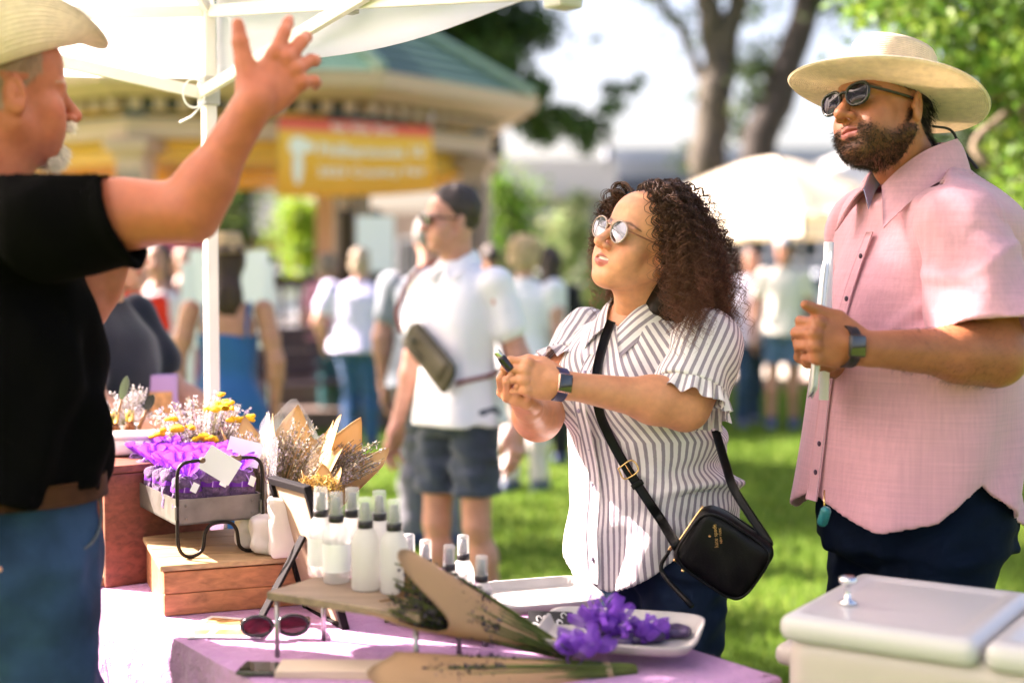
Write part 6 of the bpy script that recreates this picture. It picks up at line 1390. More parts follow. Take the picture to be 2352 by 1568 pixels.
# ------------------------------------------------------------------ the stall's canopy
def build_canopy():
    L0 = at(484, 600, 3.70); L0 = np.array([L0[0], L0[1]]); sd = np.array([.581, -.814]); fd = np.array([-.814, -.581])
    zb, zt, zp = 1.955, 2.16, 3.05; w = 3.0
    cor = [L0, L0+sd*w, L0+(sd+fd)*w, L0+fd*w]; ctr = sum(cor)/4
    t = thing('canopy_tent', 'white pop-up stall canopy on metal legs sheltering the vendor\'s table', 'canopy', (L0[0], L0[1], 0))
    fab = pmat('white_polyester', (.90, .89, .89), .7, translucent=.70, bump=.003, bscale=9); met = pmat('white_powdercoat', (.76, .73, .68), .4, var=.05); gry = pmat('grey_nylon_bracket', (.42, .41, .38), .5)
    grow = .05; out = [c+(c-ctr)/np.linalg.norm(c-ctr)*grow for c in cor]; roof = None
    for j in range(4):
        a, b = out[j], out[(j+1) % 4]; P = [[np.append((a*(1-u)+b*u)*(1-s)+ctr*s, zt+.02+(zp-zt)*s-.03*math.sin(math.pi*u)*math.sin(math.pi*s)) for u in np.linspace(0, 1, 12)] for s in np.linspace(0, 1, 10)]
        V, F = sheet(np.array(P), .0015); roof = obj('roof', V, F, fab, t) if j == 0 else roof
        if j: obj('roof_panel', V, F, fab, roof)
        e = (b-a)/np.linalg.norm(b-a); nn = np.array([e[1], -e[0]]); nn = nn if nn@(a-ctr) > 0 else -nn
        P = [[np.append((a*(1-u)+b*u)+nn*(.004+.010*math.sin(u*21+j)*((zt-z)/.2)), z+.012*math.sin(u*17+j)*((zt-z)/.2)) for u in np.linspace(0, 1, 40)] for z in np.linspace(zt+.018, zb, 6)]
        V, F = sheet(np.array(P), .0015); obj('valance', V, F, fab, roof)
    for j, c in enumerate(cor):
        lg = obj('leg', *MB().box((c[0], c[1], zt/2-.01), (.032, .032, zt-.02), rotz(.62), .004).get(), met, t, smooth=False)
        obj('slider', *MB().box((c[0], c[1], 1.93), (.046, .046, .075), rotz(.62), .005).get(), gry, lg, smooth=False)
        obj('foot', *MB().box((c[0], c[1], .006), (.09, .09, .012), rotz(.62), .002).get(), gry, lg, smooth=False)
    # scissor trusses on the two sides that meet at the far leg
    def bar(a, b, r=.013, nm='truss_bar'): 
        d = nv(b-a); B = frame(d, (0, 0, 1)); L = np.linalg.norm(b-a); return obj(nm, *MB().box((a+b)/2, (.016, L, .030), B, .002).get(), met, t, smooth=False)
    p3 = lambda q, z: np.array([q[0], q[1], z])
    for e in (sd, fd):
        nn = .02*np.array([e[1], -e[0]])
        for k in range(2):
            q0, q1 = L0+e*(w/2*k), L0+e*(w/2*(k+1)); hi, lo_ = 2.135, 1.925
            if k == 0: A, B_, C_, D_ = p3(q0, hi), p3(q1, lo_+.03), p3(q0+nn, lo_), p3(q1+nn, hi)
            else: A, B_, C_, D_ = p3(q0, hi), p3(q1, lo_), p3(q0+nn, lo_+.03), p3(q1+nn, hi)
            bar(A, B_); bar(C_, D_)
            m = (A+B_)/2; obj('pivot_bracket', *MB().box(m, (.03, .03, .05), rotz(math.atan2(e[1], e[0])), .003).lathe([(0, 0), (.008, 0), (.008, .006), (0, .007)], 10, m+np.append(-nn, 0)*1.2, frame((0, 0, 1), np.append(-nn, 0))).get(), gry, t, smooth=False)
        q = L0+e*w/2; obj('hinge_bracket', *MB().box(p3(q, 1.952), (.05, .05, .06), rotz(math.atan2(e[1], e[0])), .004).get(), gry, t, smooth=False)
    bar(p3(cor[1], 1.90), p3(cor[1]*.62+ctr*.38, 2.42))
    bar(p3(L0, 2.14), p3(ctr, zp-.04))
    # cable tie knotted round the slider
    s = p3(L0, 1.93)+np.array([-.03, -.04, 0]); A = np.linspace(0, 2*np.pi, 24)
    obj('cable_tie', *MB().tube(np.stack([s[0]+.028*np.cos(A), s[1]+0*A, s[2]-.01+.036*np.sin(A)], 1), .0022, 6).tube([s+(.03, 0, -.03), s+(-.005, -.01, -.07), s+(-.035, -.01, -.085)], .0028, 6).get(), pmat('white_nylon', (.8, .82, .82), .4), t)
# ------------------------------------------------------------------ cooler on its stand
def build_cooler():
    z = .885; fl = onz(1782, 1412, z); bl = onz(1942, 1294, z); fs = onz(2252, 1478, z)
    ex = fs-fl; ex[2] = 0; hw = np.linalg.norm(ex); ex = ex/hw; ey = np.array([-ex[1], ex[0], 0]); dp = .40
    c = fl+ex*hw+ey*dp/2; c[2] = 0; B = np.stack([ex, ey, [0, 0, 1]], 1); T = lambda q: c+B@np.asarray(q, float)
    t = thing('cooler_cart', 'white patio cooler cart with split lid in the right foreground', 'cooler', c)
    wp = pmat('cream_plastic', (.54, .47, .42), .38, var=.03, vscale=4, coat=.15); lid = pmat('grey_white_plastic', (.56, .54, .52), .32, coat=.2)
    L = 2*hw
    Fd = Field((-L/2-.03, -dp/2-.03, .40), (L/2+.03, dp/2+.03, z+.02), .008); Fd.u(rbox((0, 0, .64), (L/2-.008, dp/2-.008, .22), .045), 0)
    V, F = Fd.mesh(2); obj('tub', V@B.T+c, F, wp, t)
    for s in (-1, 1):
        Fd = Field((-L/4-.03, -dp/2-.03, -.06), (L/4+.03, dp/2+.03, .06), .006); Fd.u(rbox((0, 0, 0), (L/4-.004, dp/2+.006, .024), .020), 0); Fd.s_(rbox((0, 0, .030), (L/4-.045, dp/2-.04, .010), .008), .012)
        V, F = Fd.mesh(2); l_ = obj('lid', V@B.T+T((s*L/4, 0, z-.02)), F, lid, t)
        kn = T((s*(L/4+.05), .02, z)); kn = T((-L/2+.075 if s < 0 else L/2-.075, -.055, z+.0))
        obj('handle', *MB().lathe([(.016, 0), (.016, .004), (.006, .008), (.005, .030), (.008, .034), (.016, .038), (.016, .046), (.008, .050), (0, .050)], 14, kn).get(), pmat('chrome', (.75, .74, .74), .12, 1.0) if s < 0 else bpy.data.materials['chrome'], l_)
    # push handle on the left end and the leg frame
    Fd = Field((-.08, -.12, -.05), (.02, .12, .05), .005); Fd.u(rbox((-.028, 0, 0), (.034, .09, .020), .016), 0); V, F = Fd.mesh(1); obj('side_handle', V@B.T+T((-L/2+.0, .03, .775)), F, wp, t)
    for sx in (-1, 1):
        for sy in (-1, 1): obj('leg', *MB().box(T((sx*(L/2-.05), sy*(dp/2-.05), .225)), (.035, .035, .45), B, .004).get(), wp, t, smooth=False)
    obj('shelf', *MB().box(T((0, 0, .16)), (L-.12, dp-.12, .02), B, .004).get(), wp, t, smooth=False)
# ------------------------------------------------------------------ the lavender stall's table
TK = np.array([.47, 2.46]); TE = np.array([-.581, .814]); TN = np.array([-.814, -.581]); TZ = .760
def tpos(a, i, z=TZ): p = TK+TE*a+TN*i; return np.array([p[0], p[1], z])
def yawR(d): d = nv((d[0], d[1], 0)); return np.stack([d, [-d[1], d[0], 0], [0, 0, 1]], 1)
def dup_tree(root, loc, rot=0.0, label=None, scale=1.0):
    """a copy of a thing built in local coordinates, with its parts and sub-parts"""
    r = root.copy(); COL.objects.link(r); r.location = tuple(loc); r.rotation_euler = (0, 0, rot); r.scale = (scale,)*3
    if label: r['label'] = label
    for ch in root.children:
        c = ch.copy(); COL.objects.link(c); c.parent = r
        for g in ch.children: d = g.copy(); COL.objects.link(d); d.parent = c
    return r
def local_thing(name, label, cat, loc, rot=0.0, group=None):
    t = thing(name, label, cat, loc, group); t.rotation_euler = (0, 0, rot); t['_local'] = 1; return t
def lpart(name, V, F, mat, parent, smooth=True, attrs=None, auto=None):
    me = mesh_data(name, V, F, smooth, attrs)
    if auto: sharp(me, auto)
    o = bpy.data.objects.new(name, me); COL.objects.link(o); me.materials.append(mat); o.parent = parent; return o
def wood_mat(name, col, scale=(3, 40, 40), rough=.55):
    m = pmat(name, col, rough, var=.10, vscale=6); nt = m.node_tree; N = nt.nodes.new; L = nt.links.new; b = nt.nodes['Principled BSDF']; src = b.inputs['Base Color'].links[0].from_socket
    tc = N('ShaderNodeTexCoord'); mp = N('ShaderNodeMapping'); mp.inputs['Scale'].default_value = scale; nz = N('ShaderNodeTexNoise'); nz.inputs['Scale'].default_value = 2; nz.inputs['Detail'].default_value = 6; nz.inputs['Distortion'].default_value = .6
    L(tc.outputs['Object'], mp.inputs[0]); L(mp.outputs[0], nz.inputs['Vector']); mr = N('ShaderNodeMapRange'); mr.inputs[1].default_value = .3; mr.inputs[2].default_value = .7; mr.inputs[3].default_value = .62; mr.inputs[4].default_value = 1.2; L(nz.outputs[0], mr.inputs[0])
    mx = N('ShaderNodeVectorMath'); mx.operation = 'SCALE'; L(src, mx.inputs[0]); L(mr.outputs[0], mx.inputs[3]); L(mx.outputs[0], b.inputs['Base Color'])
    bp = N('ShaderNodeBump'); bp.inputs['Distance'].default_value = .001; L(nz.outputs[0], bp.inputs['Height']); L(bp.outputs[0], b.inputs['Normal']); return m
def build_table():
    ln, wd = 1.70, .76; B = np.stack([np.append(TE, 0), np.append(TN, 0), [0, 0, 1]], 1); c = tpos(ln/2, wd/2, 0)
    t = thing('folding_table', 'long folding table under the lavender cloth', 'table', c)
    obj('tabletop', *MB().box(c+(0, 0, TZ-.026), (ln-.02, wd-.02, .03), B, .004).get(), pmat('table_plastic', (.6, .6, .58), .6), t, smooth=False)
    for a in (.12, ln-.12):
        for i in (.08, wd-.08): obj('leg', *MB().tube([tpos(a, i, TZ-.045), tpos(a, i, .0)], .013, 8).get(), bpy.data.materials.get('grey_tube') or pmat('grey_tube', (.22, .22, .24), .4, .6), t)
    # cloth: top plus skirts with folds
    n = 200; per = []; cor = [(0, 0), (ln, 0), (ln, wd), (0, wd)]; rad = .02
    S = 2*(ln+wd); pts = []
    for k in range(n):
        s = k/n*S
        for (a0, i0), (a1, i1) in zip(cor, cor[1:]+cor[:1]):
            L_ = abs(a1-a0)+abs(i1-i0)
            if s <= L_: w = s/L_; pts.append((a0+(a1-a0)*w, i0+(i1-i0)*w, s)); break
            s -= L_
    Q = np.array([(p[0], p[1]) for p in pts]); ctr = np.array([ln/2, wd/2])
    nrm = []
    for a, i in Q:
        v = np.array([(-1 if a < 1e-6+.01 else 1 if a > ln-.01 else 0), (-1 if i < .01 else 1 if i > wd-.01 else 0)], float); nrm.append(v/max(np.linalg.norm(v), 1e-6))
    nrm = np.array(nrm); rows = []
    par = np.arange(n)/n*2*np.pi
    for z, off, amp in ((TZ+.0012, -.05, 0), (TZ+.0012, -.006, 0), (TZ-.003, .002, 0), (TZ-.02, .004, .002), (TZ-.10, .010, .010), (TZ-.25, .022, .020), (TZ-.45, .035, .028), (.10, .045, .034)):
        o = off+amp*np.sin(par*34+1.5*np.sin(par*7)); q = Q+nrm*o[:, None]; rows.append(np.array([tpos(a, i, z+(0 if amp == 0 else .01*math.sin(17*w))) for (a, i), w in zip(q, par)]))
    tq = np.array([[tpos(a_, i_, TZ+.0016) for i_ in np.linspace(.02, wd-.02, 12)] for a_ in np.linspace(.02, ln-.02, 24)]); tV, tF = sheet(tq); tF = tF[:, ::-1] if np.cross(tq[1, 0]-tq[0, 0], tq[0, 1]-tq[0, 0])[2] < 0 else tF
    V = np.vstack(rows+[tV]); F = grid_faces(len(rows), n, True); fan = tF+n*len(rows)
    cl = obj('tablecloth', V, [F, fan], cloth_mat('lavender_cloth', (.52, .27, .50), 400, .0022, .05, 5, .8, .2), auto=30); tag(cl, 'lavender pink cloth draped over the vendor\'s table', 'tablecloth')
def organza(name, col): return pmat(name, col, .4, translucent=.5, alpha=.58, spec=.5)
def build_goods():
    WD = wood_mat('cedar_board', (.42, .17, .07)); WT = wood_mat('pale_pine_plank', (.46, .29, .15)); IRON = pmat('dark_iron', (.028, .022, .02), .45, .7, var=.3, vscale=40); TIN = pmat('grey_tin', (.20, .18, .17), .42, .7, var=.25, vscale=25, bump=.0005, bscale=90)
    KR = pmat('kraft_paper', (.42, .25, .125), .75, var=.08, vscale=12, bump=.0008, bscale=60, translucent=.12); KRL = pmat('pale_kraft_paper', (.62, .42, .20), .7, var=.06, vscale=12, translucent=.3, bump=.0006, bscale=50)  # KRL: paler, more translucent kraft for the flower cones
    # ---- wooden box
    ex = nv((.938, .347, 0)); ey = np.array([-ex[1], ex[0], 0]); B = np.stack([ex, ey, [0, 0, 1]], 1); o = np.array([-.712, 2.88, TZ+.002]); w, dp, h = .50, .36, .094
    t = thing('wooden_box', 'low cedar display box carrying the metal tray of lavender sachets', 'box', o); P = lambda a, b, c: o+B@np.array([a, b, c])
    for k in range(2): obj('front_board', *MB().box(P(w/2, .008, .023+.0455*k), (w, .016, .0445), B, .002).get(), WD, t, smooth=False)
    for a in (.008, w-.008): obj('side_board', *MB().box(P(a, dp/2+.009, .045), (.016, dp-.020, .090), B, .002).get(), WD, t, smooth=False)
    obj('back_board', *MB().box(P(w/2, dp-.006, .045), (w-.04, .012, .09), B, .002).get(), WD, t, smooth=False)
    for k in range(4): obj('top_plank', *MB().box(P(w/2, -.006+(k+.5)*(dp+.012)/4, h+.006), (w+.016, (dp+.012)/4-.002, .012), B, .0025).get(), WT, t, smooth=False)
    ztop = TZ+.002+h+.012
    # ---- metal tray on wire legs
    ex = nv((.866, .5, 0)); ey = np.array([-ex[1], ex[0], 0]); B = np.stack([ex, ey, [0, 0, 1]], 1); c0 = at(406, 1180, 2.965); o = np.array([c0[0], c0[1], 0]); w, dp, zb, zt = .185, .43, .938, .992
    t = thing('metal_tray', 'grey metal tray on bent wire legs filled with purple sachets', 'tray', np.array([o[0], o[1], ztop])); P = lambda a, b, c: o+B@np.array([a, b, c])
    pan = obj('pan', *MB().box(P(w/2, dp/2, zb+.002), (w, dp, .004), B).box(P(w/2, .0015, (zb+zt)/2), (w, .003, zt-zb), B).box(P(w/2, dp-.0015, (zb+zt)/2), (w, .003, zt-zb), B).box(P(.0015, dp/2, (zb+zt)/2), (.003, dp-.006, zt-zb), B).box(P(w-.0015, dp/2, (zb+zt)/2), (.003, dp-.006, zt-zb), B).get(), TIN, t, smooth=False)
    for a, z in ((.02, .952), (.02, .978), (w-.02, .952), (w-.02, .978)): obj('rivet', *MB().lathe([(0, 0), (.004, 0), (.003, .0018), (0, .0022)], 8, P(a, -.0002, z), frame((0, 0, 1), -ey)).get(), TIN, pan)
    for b in (-.006, dp+.006):
        zh = 1.072; zf = ztop+.0045
        pts = [(.0, .97), (.0, zf+.03), (.012, zf+.004), (.034, zf), (.052, zf+.012), (.058, zf+.045), (.070, zf+.062), (w/2, zf+.066), (w-.070, zf+.062), (w-.058, zf+.045), (w-.052, zf+.012), (w-.034, zf), (w-.012, zf+.004), (w, zf+.03), (w, .97), (w, zh-.03), (w-.010, zh-.006), (w-.035, zh), (w/2, zh), (.035, zh), (.010, zh-.006), (.0, zh-.03)]
        Q = np.array([P(a, b, z) for a, z in pts]); Q = spline(np.vstack([Q, Q[:1]]), 130)[:-1]
        fr = obj('wire_leg', *tube(Q, .0040, 8, closed=True), IRON, t)
        g = np.linspace(-.045, .045, 19); rr = .0065+.0016*np.sin(g*300); obj('grip', *tube(np.array([P(w/2+a, b, zh) for a in g]), rr, 10), wood_mat('turned_handle', (.20, .12, .07)) if b < 0 else bpy.data.materials['turned_handle'], fr)
        for a in (0, w): obj('clip', *MB().box(P(a, b+(.003 if b < 0 else -.003), .965), (.012, .012, .03), B, .002).get(), TIN, fr, smooth=False)
    # ---- sachets
    ORG = organza('purple_organza', (.34, .06, .68)); BUD = pmat('lavender_buds', (.13, .075, .16), .9, var=.5, vscale=160, bump=.004, bscale=300); TW = pmat('jute_twine', (.45, .32, .18), .9)
    sm = local_thing('lavender_sachet', 'purple organza sachet of lavender buds standing in the metal tray', 'sachet', (0, 0, 0), 0, 'lavender sachets in the metal tray')
    Fd = Field((-.06, -.05, -.005), (.06, .05, .11), .004); Fd.u(rbox((0, 0, .046), (.030, .025, .046), .020), 0); Fd.disp(waves(3, 8, .03, .003), .03); V, F = Fd.mesh(1); lpart('pouch', V, F, BUD, sm)
    A = np.linspace(0, 2*np.pi, 40, endpoint=False); rows = []
    for z, r_, am in ((.060, .0325, .001), (.070, .030, .002), (.080, .022, .003), (.088, .010, .002), (.092, .008, .0015), (.100, .016, .004), (.110, .024, .008), (.118, .028, .011)): rows.append(np.stack([(r_+am*np.sin(A*7))*np.cos(A)*1.05, (r_*.86+am*np.sin(A*7+1))*np.sin(A), z+am*.6*np.sin(A*5)], 1))
    lpart('organza_bag', np.array(rows).reshape(-1, 3), grid_faces(len(rows), 40, True), ORG, sm)
    bow = MB()
    for q in (-1, 1): bow.tube(spline([(0, -.010, .091), (q*.012, -.016, .098), (q*.020, -.018, .090), (q*.008, -.014, .086), (0, -.010, .091)], 18), .0010, 5); bow.tube(spline([(0, -.010, .091), (q*.006, -.022, .078), (q*.010, -.028, .060)], 10), .0010, 5)
    lpart('ribbon', *bow.get(), pmat('lilac_ribbon', (.55, .30, .75), .5), sm)
    lpart('tag', *MB().box((.012, -.030, .070), (.014, .0012, .020), axang((0, 1, 0), .5)@axang((1, 0, 0), -.25)).get(), bpy.data.materials.get('white_card') or pmat('white_card', (.80, .80, .80), .5), sm, smooth=False)
    k = 0; r = np.random.default_rng(4); first = True
    for b in range(6):
        for a in range(3):
            p = P(.034+.058*a, .038+.070*b, zb+.006); ro = math.atan2(ex[1], ex[0])+r.normal()*.25
            lab = 'purple organza sachet of lavender, '+('left', 'middle', 'right')[a]+' of the '+('front row in the metal tray', 'second row from the tray front', 'third row from the tray front', 'fourth row from the tray front', 'fifth row from the tray front', 'back row in the metal tray')[b]
            if first: sm.location = tuple(p); sm.rotation_euler = (0, 0, ro); sm['label'] = lab; first = False
            else: dup_tree(sm, p, ro, lab, .94+.2*r.random())
    for q in range(2):
        p = at(505+q*55, 1068-q*30, 2.98+.12*q); tg = obj('card_tag', *MB().box(p, (.075, .0015, .055), axang((0, 1, 0), .55-q*.3)@axang((1, 0, 0), -.2), 0).get(), pmat('bright_card', (.85, .84, .84), .5) if q == 0 else bpy.data.materials['bright_card'], None, smooth=False); tag(tg, ('large white price card leaning on the sachets at the tray front', 'white card tucked among the sachets further back')[q], 'card')
    # ---- pine riser, tin, amber bottles, spreaders
    tp = tpos(1.50, .60); t = thing('wooden_riser', 'dark red wooden riser under the white tin at the table\'s far end', 'riser', tp); Bt = np.stack([np.append(TE, 0), np.append(TN, 0), [0, 0, 1]], 1)
    MH = wood_mat('mahogany_stain', (.20, .06, .035)); zr = 1.035
    obj('shelf', *MB().box(tp+(0, 0, zr-TZ-.010), (.30, .26, .018), Bt, .003).get(), MH, t, smooth=False)
    for a in (-.14, .14): obj('side_panel', *MB().box(tp+Bt@np.array([a, 0, (zr-TZ)/2-.009]), (.016, .25, zr-TZ-.022), Bt, .003).get(), MH, t, smooth=False)
    obj('base_plank', *MB().box(tp+Bt@np.array([0, .02, .012]), (.25, .30, .02), Bt, .003).get(), WT, t, smooth=False)
    tn = thing('tin_box', 'small white lidded tin box on the dark red riser', 'tin', np.array([*at(305, 1010, 3.36)[:2], zr])); c = np.array(tn.location); Bq = yawR((.97, .22))
    WT2 = pmat('white_enamel', (.74, .72, .75), .3, coat=.3); obj('box', *MB().box(c+(0, 0, .022), (.112, .085, .042), Bq, .012).get(), WT2, tn); obj('lid', *MB().box(c+(0, 0, .046), (.116, .089, .014), Bq, .006).get(), WT2, tn)
    AMB = pmat('amber_glass', (.32, .10, .02), .08, trans=.7, spec=.6); GLD = pmat('gold_cap', (.80, .52, .20), .25, 1.0)
    for i, (u, d_) in enumerate(((262, 3.43), (298, 3.47))):
        p = np.array([*at(u, 960, d_)[:2], zr]); t = thing('amber_bottle', ('amber bottle with gold cap half hidden by the vendor\'s shirt', 'amber bottle with gold cap right behind the white tin')[i], 'bottle', p, 'amber bottles behind the tin')
        obj('glass', *MB().lathe([(.0, 0), (.014, 0), (.015, .004), (.015, .052), (.011, .060), (.008, .064), (.008, .068)], 16, p).get(), AMB, t); obj('cap', *MB().lathe([(.0105, .066), (.011, .067), (.011, .092), (.0095, .094), (0, .094)], 16, p).get(), GLD, t); obj('label', *MB().lathe([(.0153, .012), (.0153, .044)], 16, p, cap=False).get(), bpy.data.materials.get('white_card'), t)
    HND = wood_mat('olive_handle', (.34, .17, .08)); BL = pmat('bright_steel', (.82, .82, .82), .15, 1.0)
    for i, (a, b) in enumerate((((262, 985), (292, 862)), ((318, 985), (352, 905)))):
        p0, p1 = at(*a, 3.50), at(*b, 3.50); t = thing('spreader_knife', ('wood handled spreader standing upright behind the tin', 'wood handled spreader leaning right behind the tin')[i], 'knife', p0, 'spreaders behind the tin'); m_ = p0*.45+p1*.55
        obj('handle', *tube(np.array([p0, p0*.6+m_*.4, m_]), [.005, .006, .004], 8), HND, t); d_ = nv(p1-m_); L_ = np.linalg.norm(p1-m_); sd = nv(np.cross(d_, (0, 1, 0)))
        pr = [(0, .004), (.2, .009), (.55, .011), (.85, .007), (1, .0)]; V = np.array([m_+d_*L_*s+sd*w_ for s, w_ in pr]+[m_+d_*L_*s-sd*w_ for s, w_ in pr[::-1]]); V2 = V+np.array([0, .0016, 0]); n = len(V); obj('blade', np.vstack([V, V2]), [list(range(n)), [n+k for k in range(n)][::-1]]+[[k, n+k, n+(k+1) % n, (k+1) % n] for k in range(n)], BL, t, smooth=False)
    # ---- big dried flower bouquet in a jar
    def spikes(c, n, spread, hgt, seed, lean=(0, 0), lo=.4):
        """flower stalks fanning out of c: stems, bud spikes"""
        r = np.random.default_rng(seed); a = r.uniform(0, 6.28, n); q = spread*np.sqrt(r.random(n)); H = hgt*r.uniform(lo, 1.0, n)*(1-.18*q/spread); tip = c+np.stack([np.cos(a)*q+lean[0]*H, np.sin(a)*q+lean[1]*H, H], 1)
        t_ = np.linspace(0, 1, 9); base = c+np.stack([np.cos(a)*q*.15, np.sin(a)*q*.15, 0*a], 1); ctrl = base+np.array([0, 0, 1])*(H*.55)[:, None]
        path = ((1-t_)**2)[None, :, None]*base[:, None]+(2*t_*(1-t_))[None, :, None]*ctrl[:, None]+(t_**2)[None, :, None]*tip[:, None]; return path, tip
    def buds(path, k, size, seed, frac=.30):
        """little bud leaves clustered on the top part of every stalk"""
        r = np.random.default_rng(seed); n, M, _ = path.shape; s = 1-frac*r.random((n, k)); fi = s*(M-1); i0 = np.minimum(fi.astype(int), M-2); f = (fi-i0)[..., None]; ar = np.arange(n)[:, None]
        C_ = (path[ar, i0]*(1-f)+path[ar, i0+1]*f).reshape(-1, 3); m = len(C_); C_ = C_+r.normal(size=(m, 3))*size*.45; a_ = nv_rows(r.normal(size=(m, 3))+np.array([0, 0, .8])); b_ = nv_rows(np.cross(a_, r.normal(size=(m, 3)))); sz = size*r.uniform(.6, 1.3, m)[:, None]
        q = np.stack([C_-a_*sz*.5, C_+b_*sz*.35, C_+a_*sz*.6, C_-b_*sz*.35], 1); return q.reshape(-1, 3), np.arange(4*m).reshape(-1, 4), m
    STEM = pmat('dried_stem', (.17, .15, .075), .8); M_BUD = pmat('dried_bud', (1, 1, 1), .8, attr='col', translucent=.25)
    def flower_bunch(t, c, n, spread, hgt, seed, cols, bud=.006, k=26, lean=(0, 0), lo=.4, frac=.32):
        path, tip = spikes(c, n, spread, hgt, seed, lean, lo); V, F = strands(path, .0009, 3); st = obj('stems', V, F, STEM, t); st['kind'] = 'stuff'
        V, F, m = buds(path, k, bud, seed, frac); r = np.random.default_rng(seed); ci = np.repeat(r.integers(0, len(cols), n), k); C = np.array(cols)[ci]*r.uniform(.6, 1.3, (m, 1)); f_ = obj('flower_spikes', V, F, M_BUD, t, smooth=False, attrs={'col': np.repeat(C, 4, 0)}); f_['kind'] = 'stuff'; return tip
    c = at(462, 1010, 3.40); p = np.array([c[0], c[1], .90]); t = thing('dried_bouquet', 'dried bouquet of pale lavender and yellow flowers standing in a jar', 'bouquet', np.array([p[0], p[1], TZ+.002]))
    obj('jar', *MB().lathe([(.0, 0), (.055, 0), (.06, .01), (.06, .15), (.05, .17), (.052, .185), (.047, .185), (.047, .17), (.055, .15), (.055, .012), (0, .01)], 24, (p[0], p[1], TZ+.002)).get(), pmat('clear_jar', (.8, .82, .8), .1, trans=.85), t)
    flower_bunch(t, p, 150, .125, .305, 11, [(.62, .55, .60), (.70, .64, .66), (.38, .32, .44), (.62, .42, .46), (.50, .46, .40)], .0075, 30, lo=.62)
    flower_bunch(t, p, 120, .11, .22, 12, [(.14, .10, .12), (.20, .17, .09), (.10, .085, .07)], .006, 18, lo=.5, frac=.6)
    YL = pmat('yellow_yarrow', (.80, .50, .01), .8, var=.25, vscale=90, bump=.004, bscale=240)
    for i, (u, v, rr, dd) in enumerate(((396, 961, .012, 3.30), (408, 985, .020, 3.28), (442, 983, .012, 3.28), (500, 936, .021, 3.32), (520, 925, .014, 3.34), (540, 962, .016, 3.33), (570, 960, .014, 3.33), (470, 1000, .018, 3.29), (362, 998, .014, 3.30), (488, 1010, .016, 3.29), (510, 905, .010, 3.38))):
        q = at(u, v, dd); Fd = Field(q-.035, q+.035, .0035)
        r = np.random.default_rng(i)
        for _ in range(9): o_ = r.normal(size=3)*rr*.55; o_[2] *= .35; Fd.u(ell(q+o_, (rr*.5, rr*.5, rr*.34)), .004)
        V, F = Fd.mesh(0); obj('yarrow_head', V, F, YL, t); obj('stalk', *tube(spline([q, (q+p)/2+(0, 0, .02), p], 8), .0013, 5), STEM, t)
    # second dried bunch by the tin
    c = at(290, 1000, 3.56); p = np.array([c[0], c[1], zr]); t = thing('dried_bunch', 'small pale dried lavender bunch behind the white tin', 'bouquet', p); flower_bunch(t, p, 70, .085, .16, 14, [(.60, .56, .58), (.42, .38, .42), (.5, .45, .5)], .006, 22, lo=.5)
    obj('cup', *MB().lathe([(0, 0), (.03, 0), (.034, .05), (.031, .05), (.028, .003), (0, .003)], 16, p).get(), WT2, t)
    # ---- kraft paper cones of dried flowers
    def paper_cone(t, tipp, axis, L_, r1, mat, open_=4.2, seed=0, th0=0.0, flare=.25):
        ax = nv(axis); a1 = nv(np.cross(ax, (0, 1, .2))); a2 = np.cross(ax, a1); r = np.random.default_rng(seed); m, n = 14, 34; P_ = np.zeros((m, n, 3))
        for i in range(m):
            s = i/(m-1)
            for j in range(n):
                an = th0+(j/(n-1)-.5)*open_; rad = .012+(r1-.012)*s**.85; fr_ = abs(((j/(n-1)*3+.37*seed) % 1)*2-1); top = L_*(.80+.28*fr_+flare*.25*math.cos(an-th0)); P_[i, j] = tipp+ax*top*s+(a1*math.cos(an)+a2*math.sin(an))*(rad+.004*math.sin(an*5+seed)*s)
        V, F = sheet(P_, .0012); return obj('paper_wrap', V, F, mat, t)
    PAL = [(.46, .40, .44), (.30, .26, .28), (.36, .30, .22), (.55, .50, .48)]
    CEL = pmat('clear_cellophane', (.9, .92, .95), .12, alpha=.10, spec=.9)
    for i, (u0, v0, u1, v1, d_, r1, lab) in enumerate(((585, 1140, 572, 985, 3.25, .060, 'kraft paper cone of dried flowers right of the big bouquet'), (655, 1150, 690, 975, 3.22, .075, 'cellophane and paper wrapped flower cone in the middle of the row'), (745, 1150, 835, 1010, 3.12, .070, 'kraft wrapped lavender bunch leaning right beside the picture frame'), (640, 1150, 628, 1000, 3.34, .055, 'kraft paper cone half hidden behind the cellophane one'), (740, 1170, 735, 1085, 2.98, .040, 'small yellow paper cone tucked behind the picture frame'))):
        a, b = at(u0, v0, d_), at(u1, v1, d_); a = a+(a-b)*.55; L_ = np.linalg.norm(b-a); ax = nv(b-a); t = thing('flower_cone', lab, 'bouquet', a, 'paper wrapped bunches along the table')
        paper_cone(t, a, ax, L_*.98, r1, KRL if i != 2 else KRL, 4.0+.3*(i % 2), i, (-1.9, -1.5, -.9, -1.7, -1.6)[i], .35)
        if i == 1: paper_cone(t, a+np.array([0, -.006, .0]), ax, L_*1.05, r1*1.15, CEL, 5.4, 9, -1.5, .3)
        lean = (ax[0]/max(ax[2], .2), ax[1]/max(ax[2], .2)); flower_bunch(t, a, 70, r1*1.1, L_*1.10*ax[2], 30+i, PAL if i != 4 else [(.6, .4, .1), (.5, .3, .08)], .0065, 24, lean, .75)
    # ---- white paper bags behind the tray
    PB = pmat('white_paper_bag', (.68, .62, .58), .8, var=.06, vscale=14, bump=.003, bscale=22)
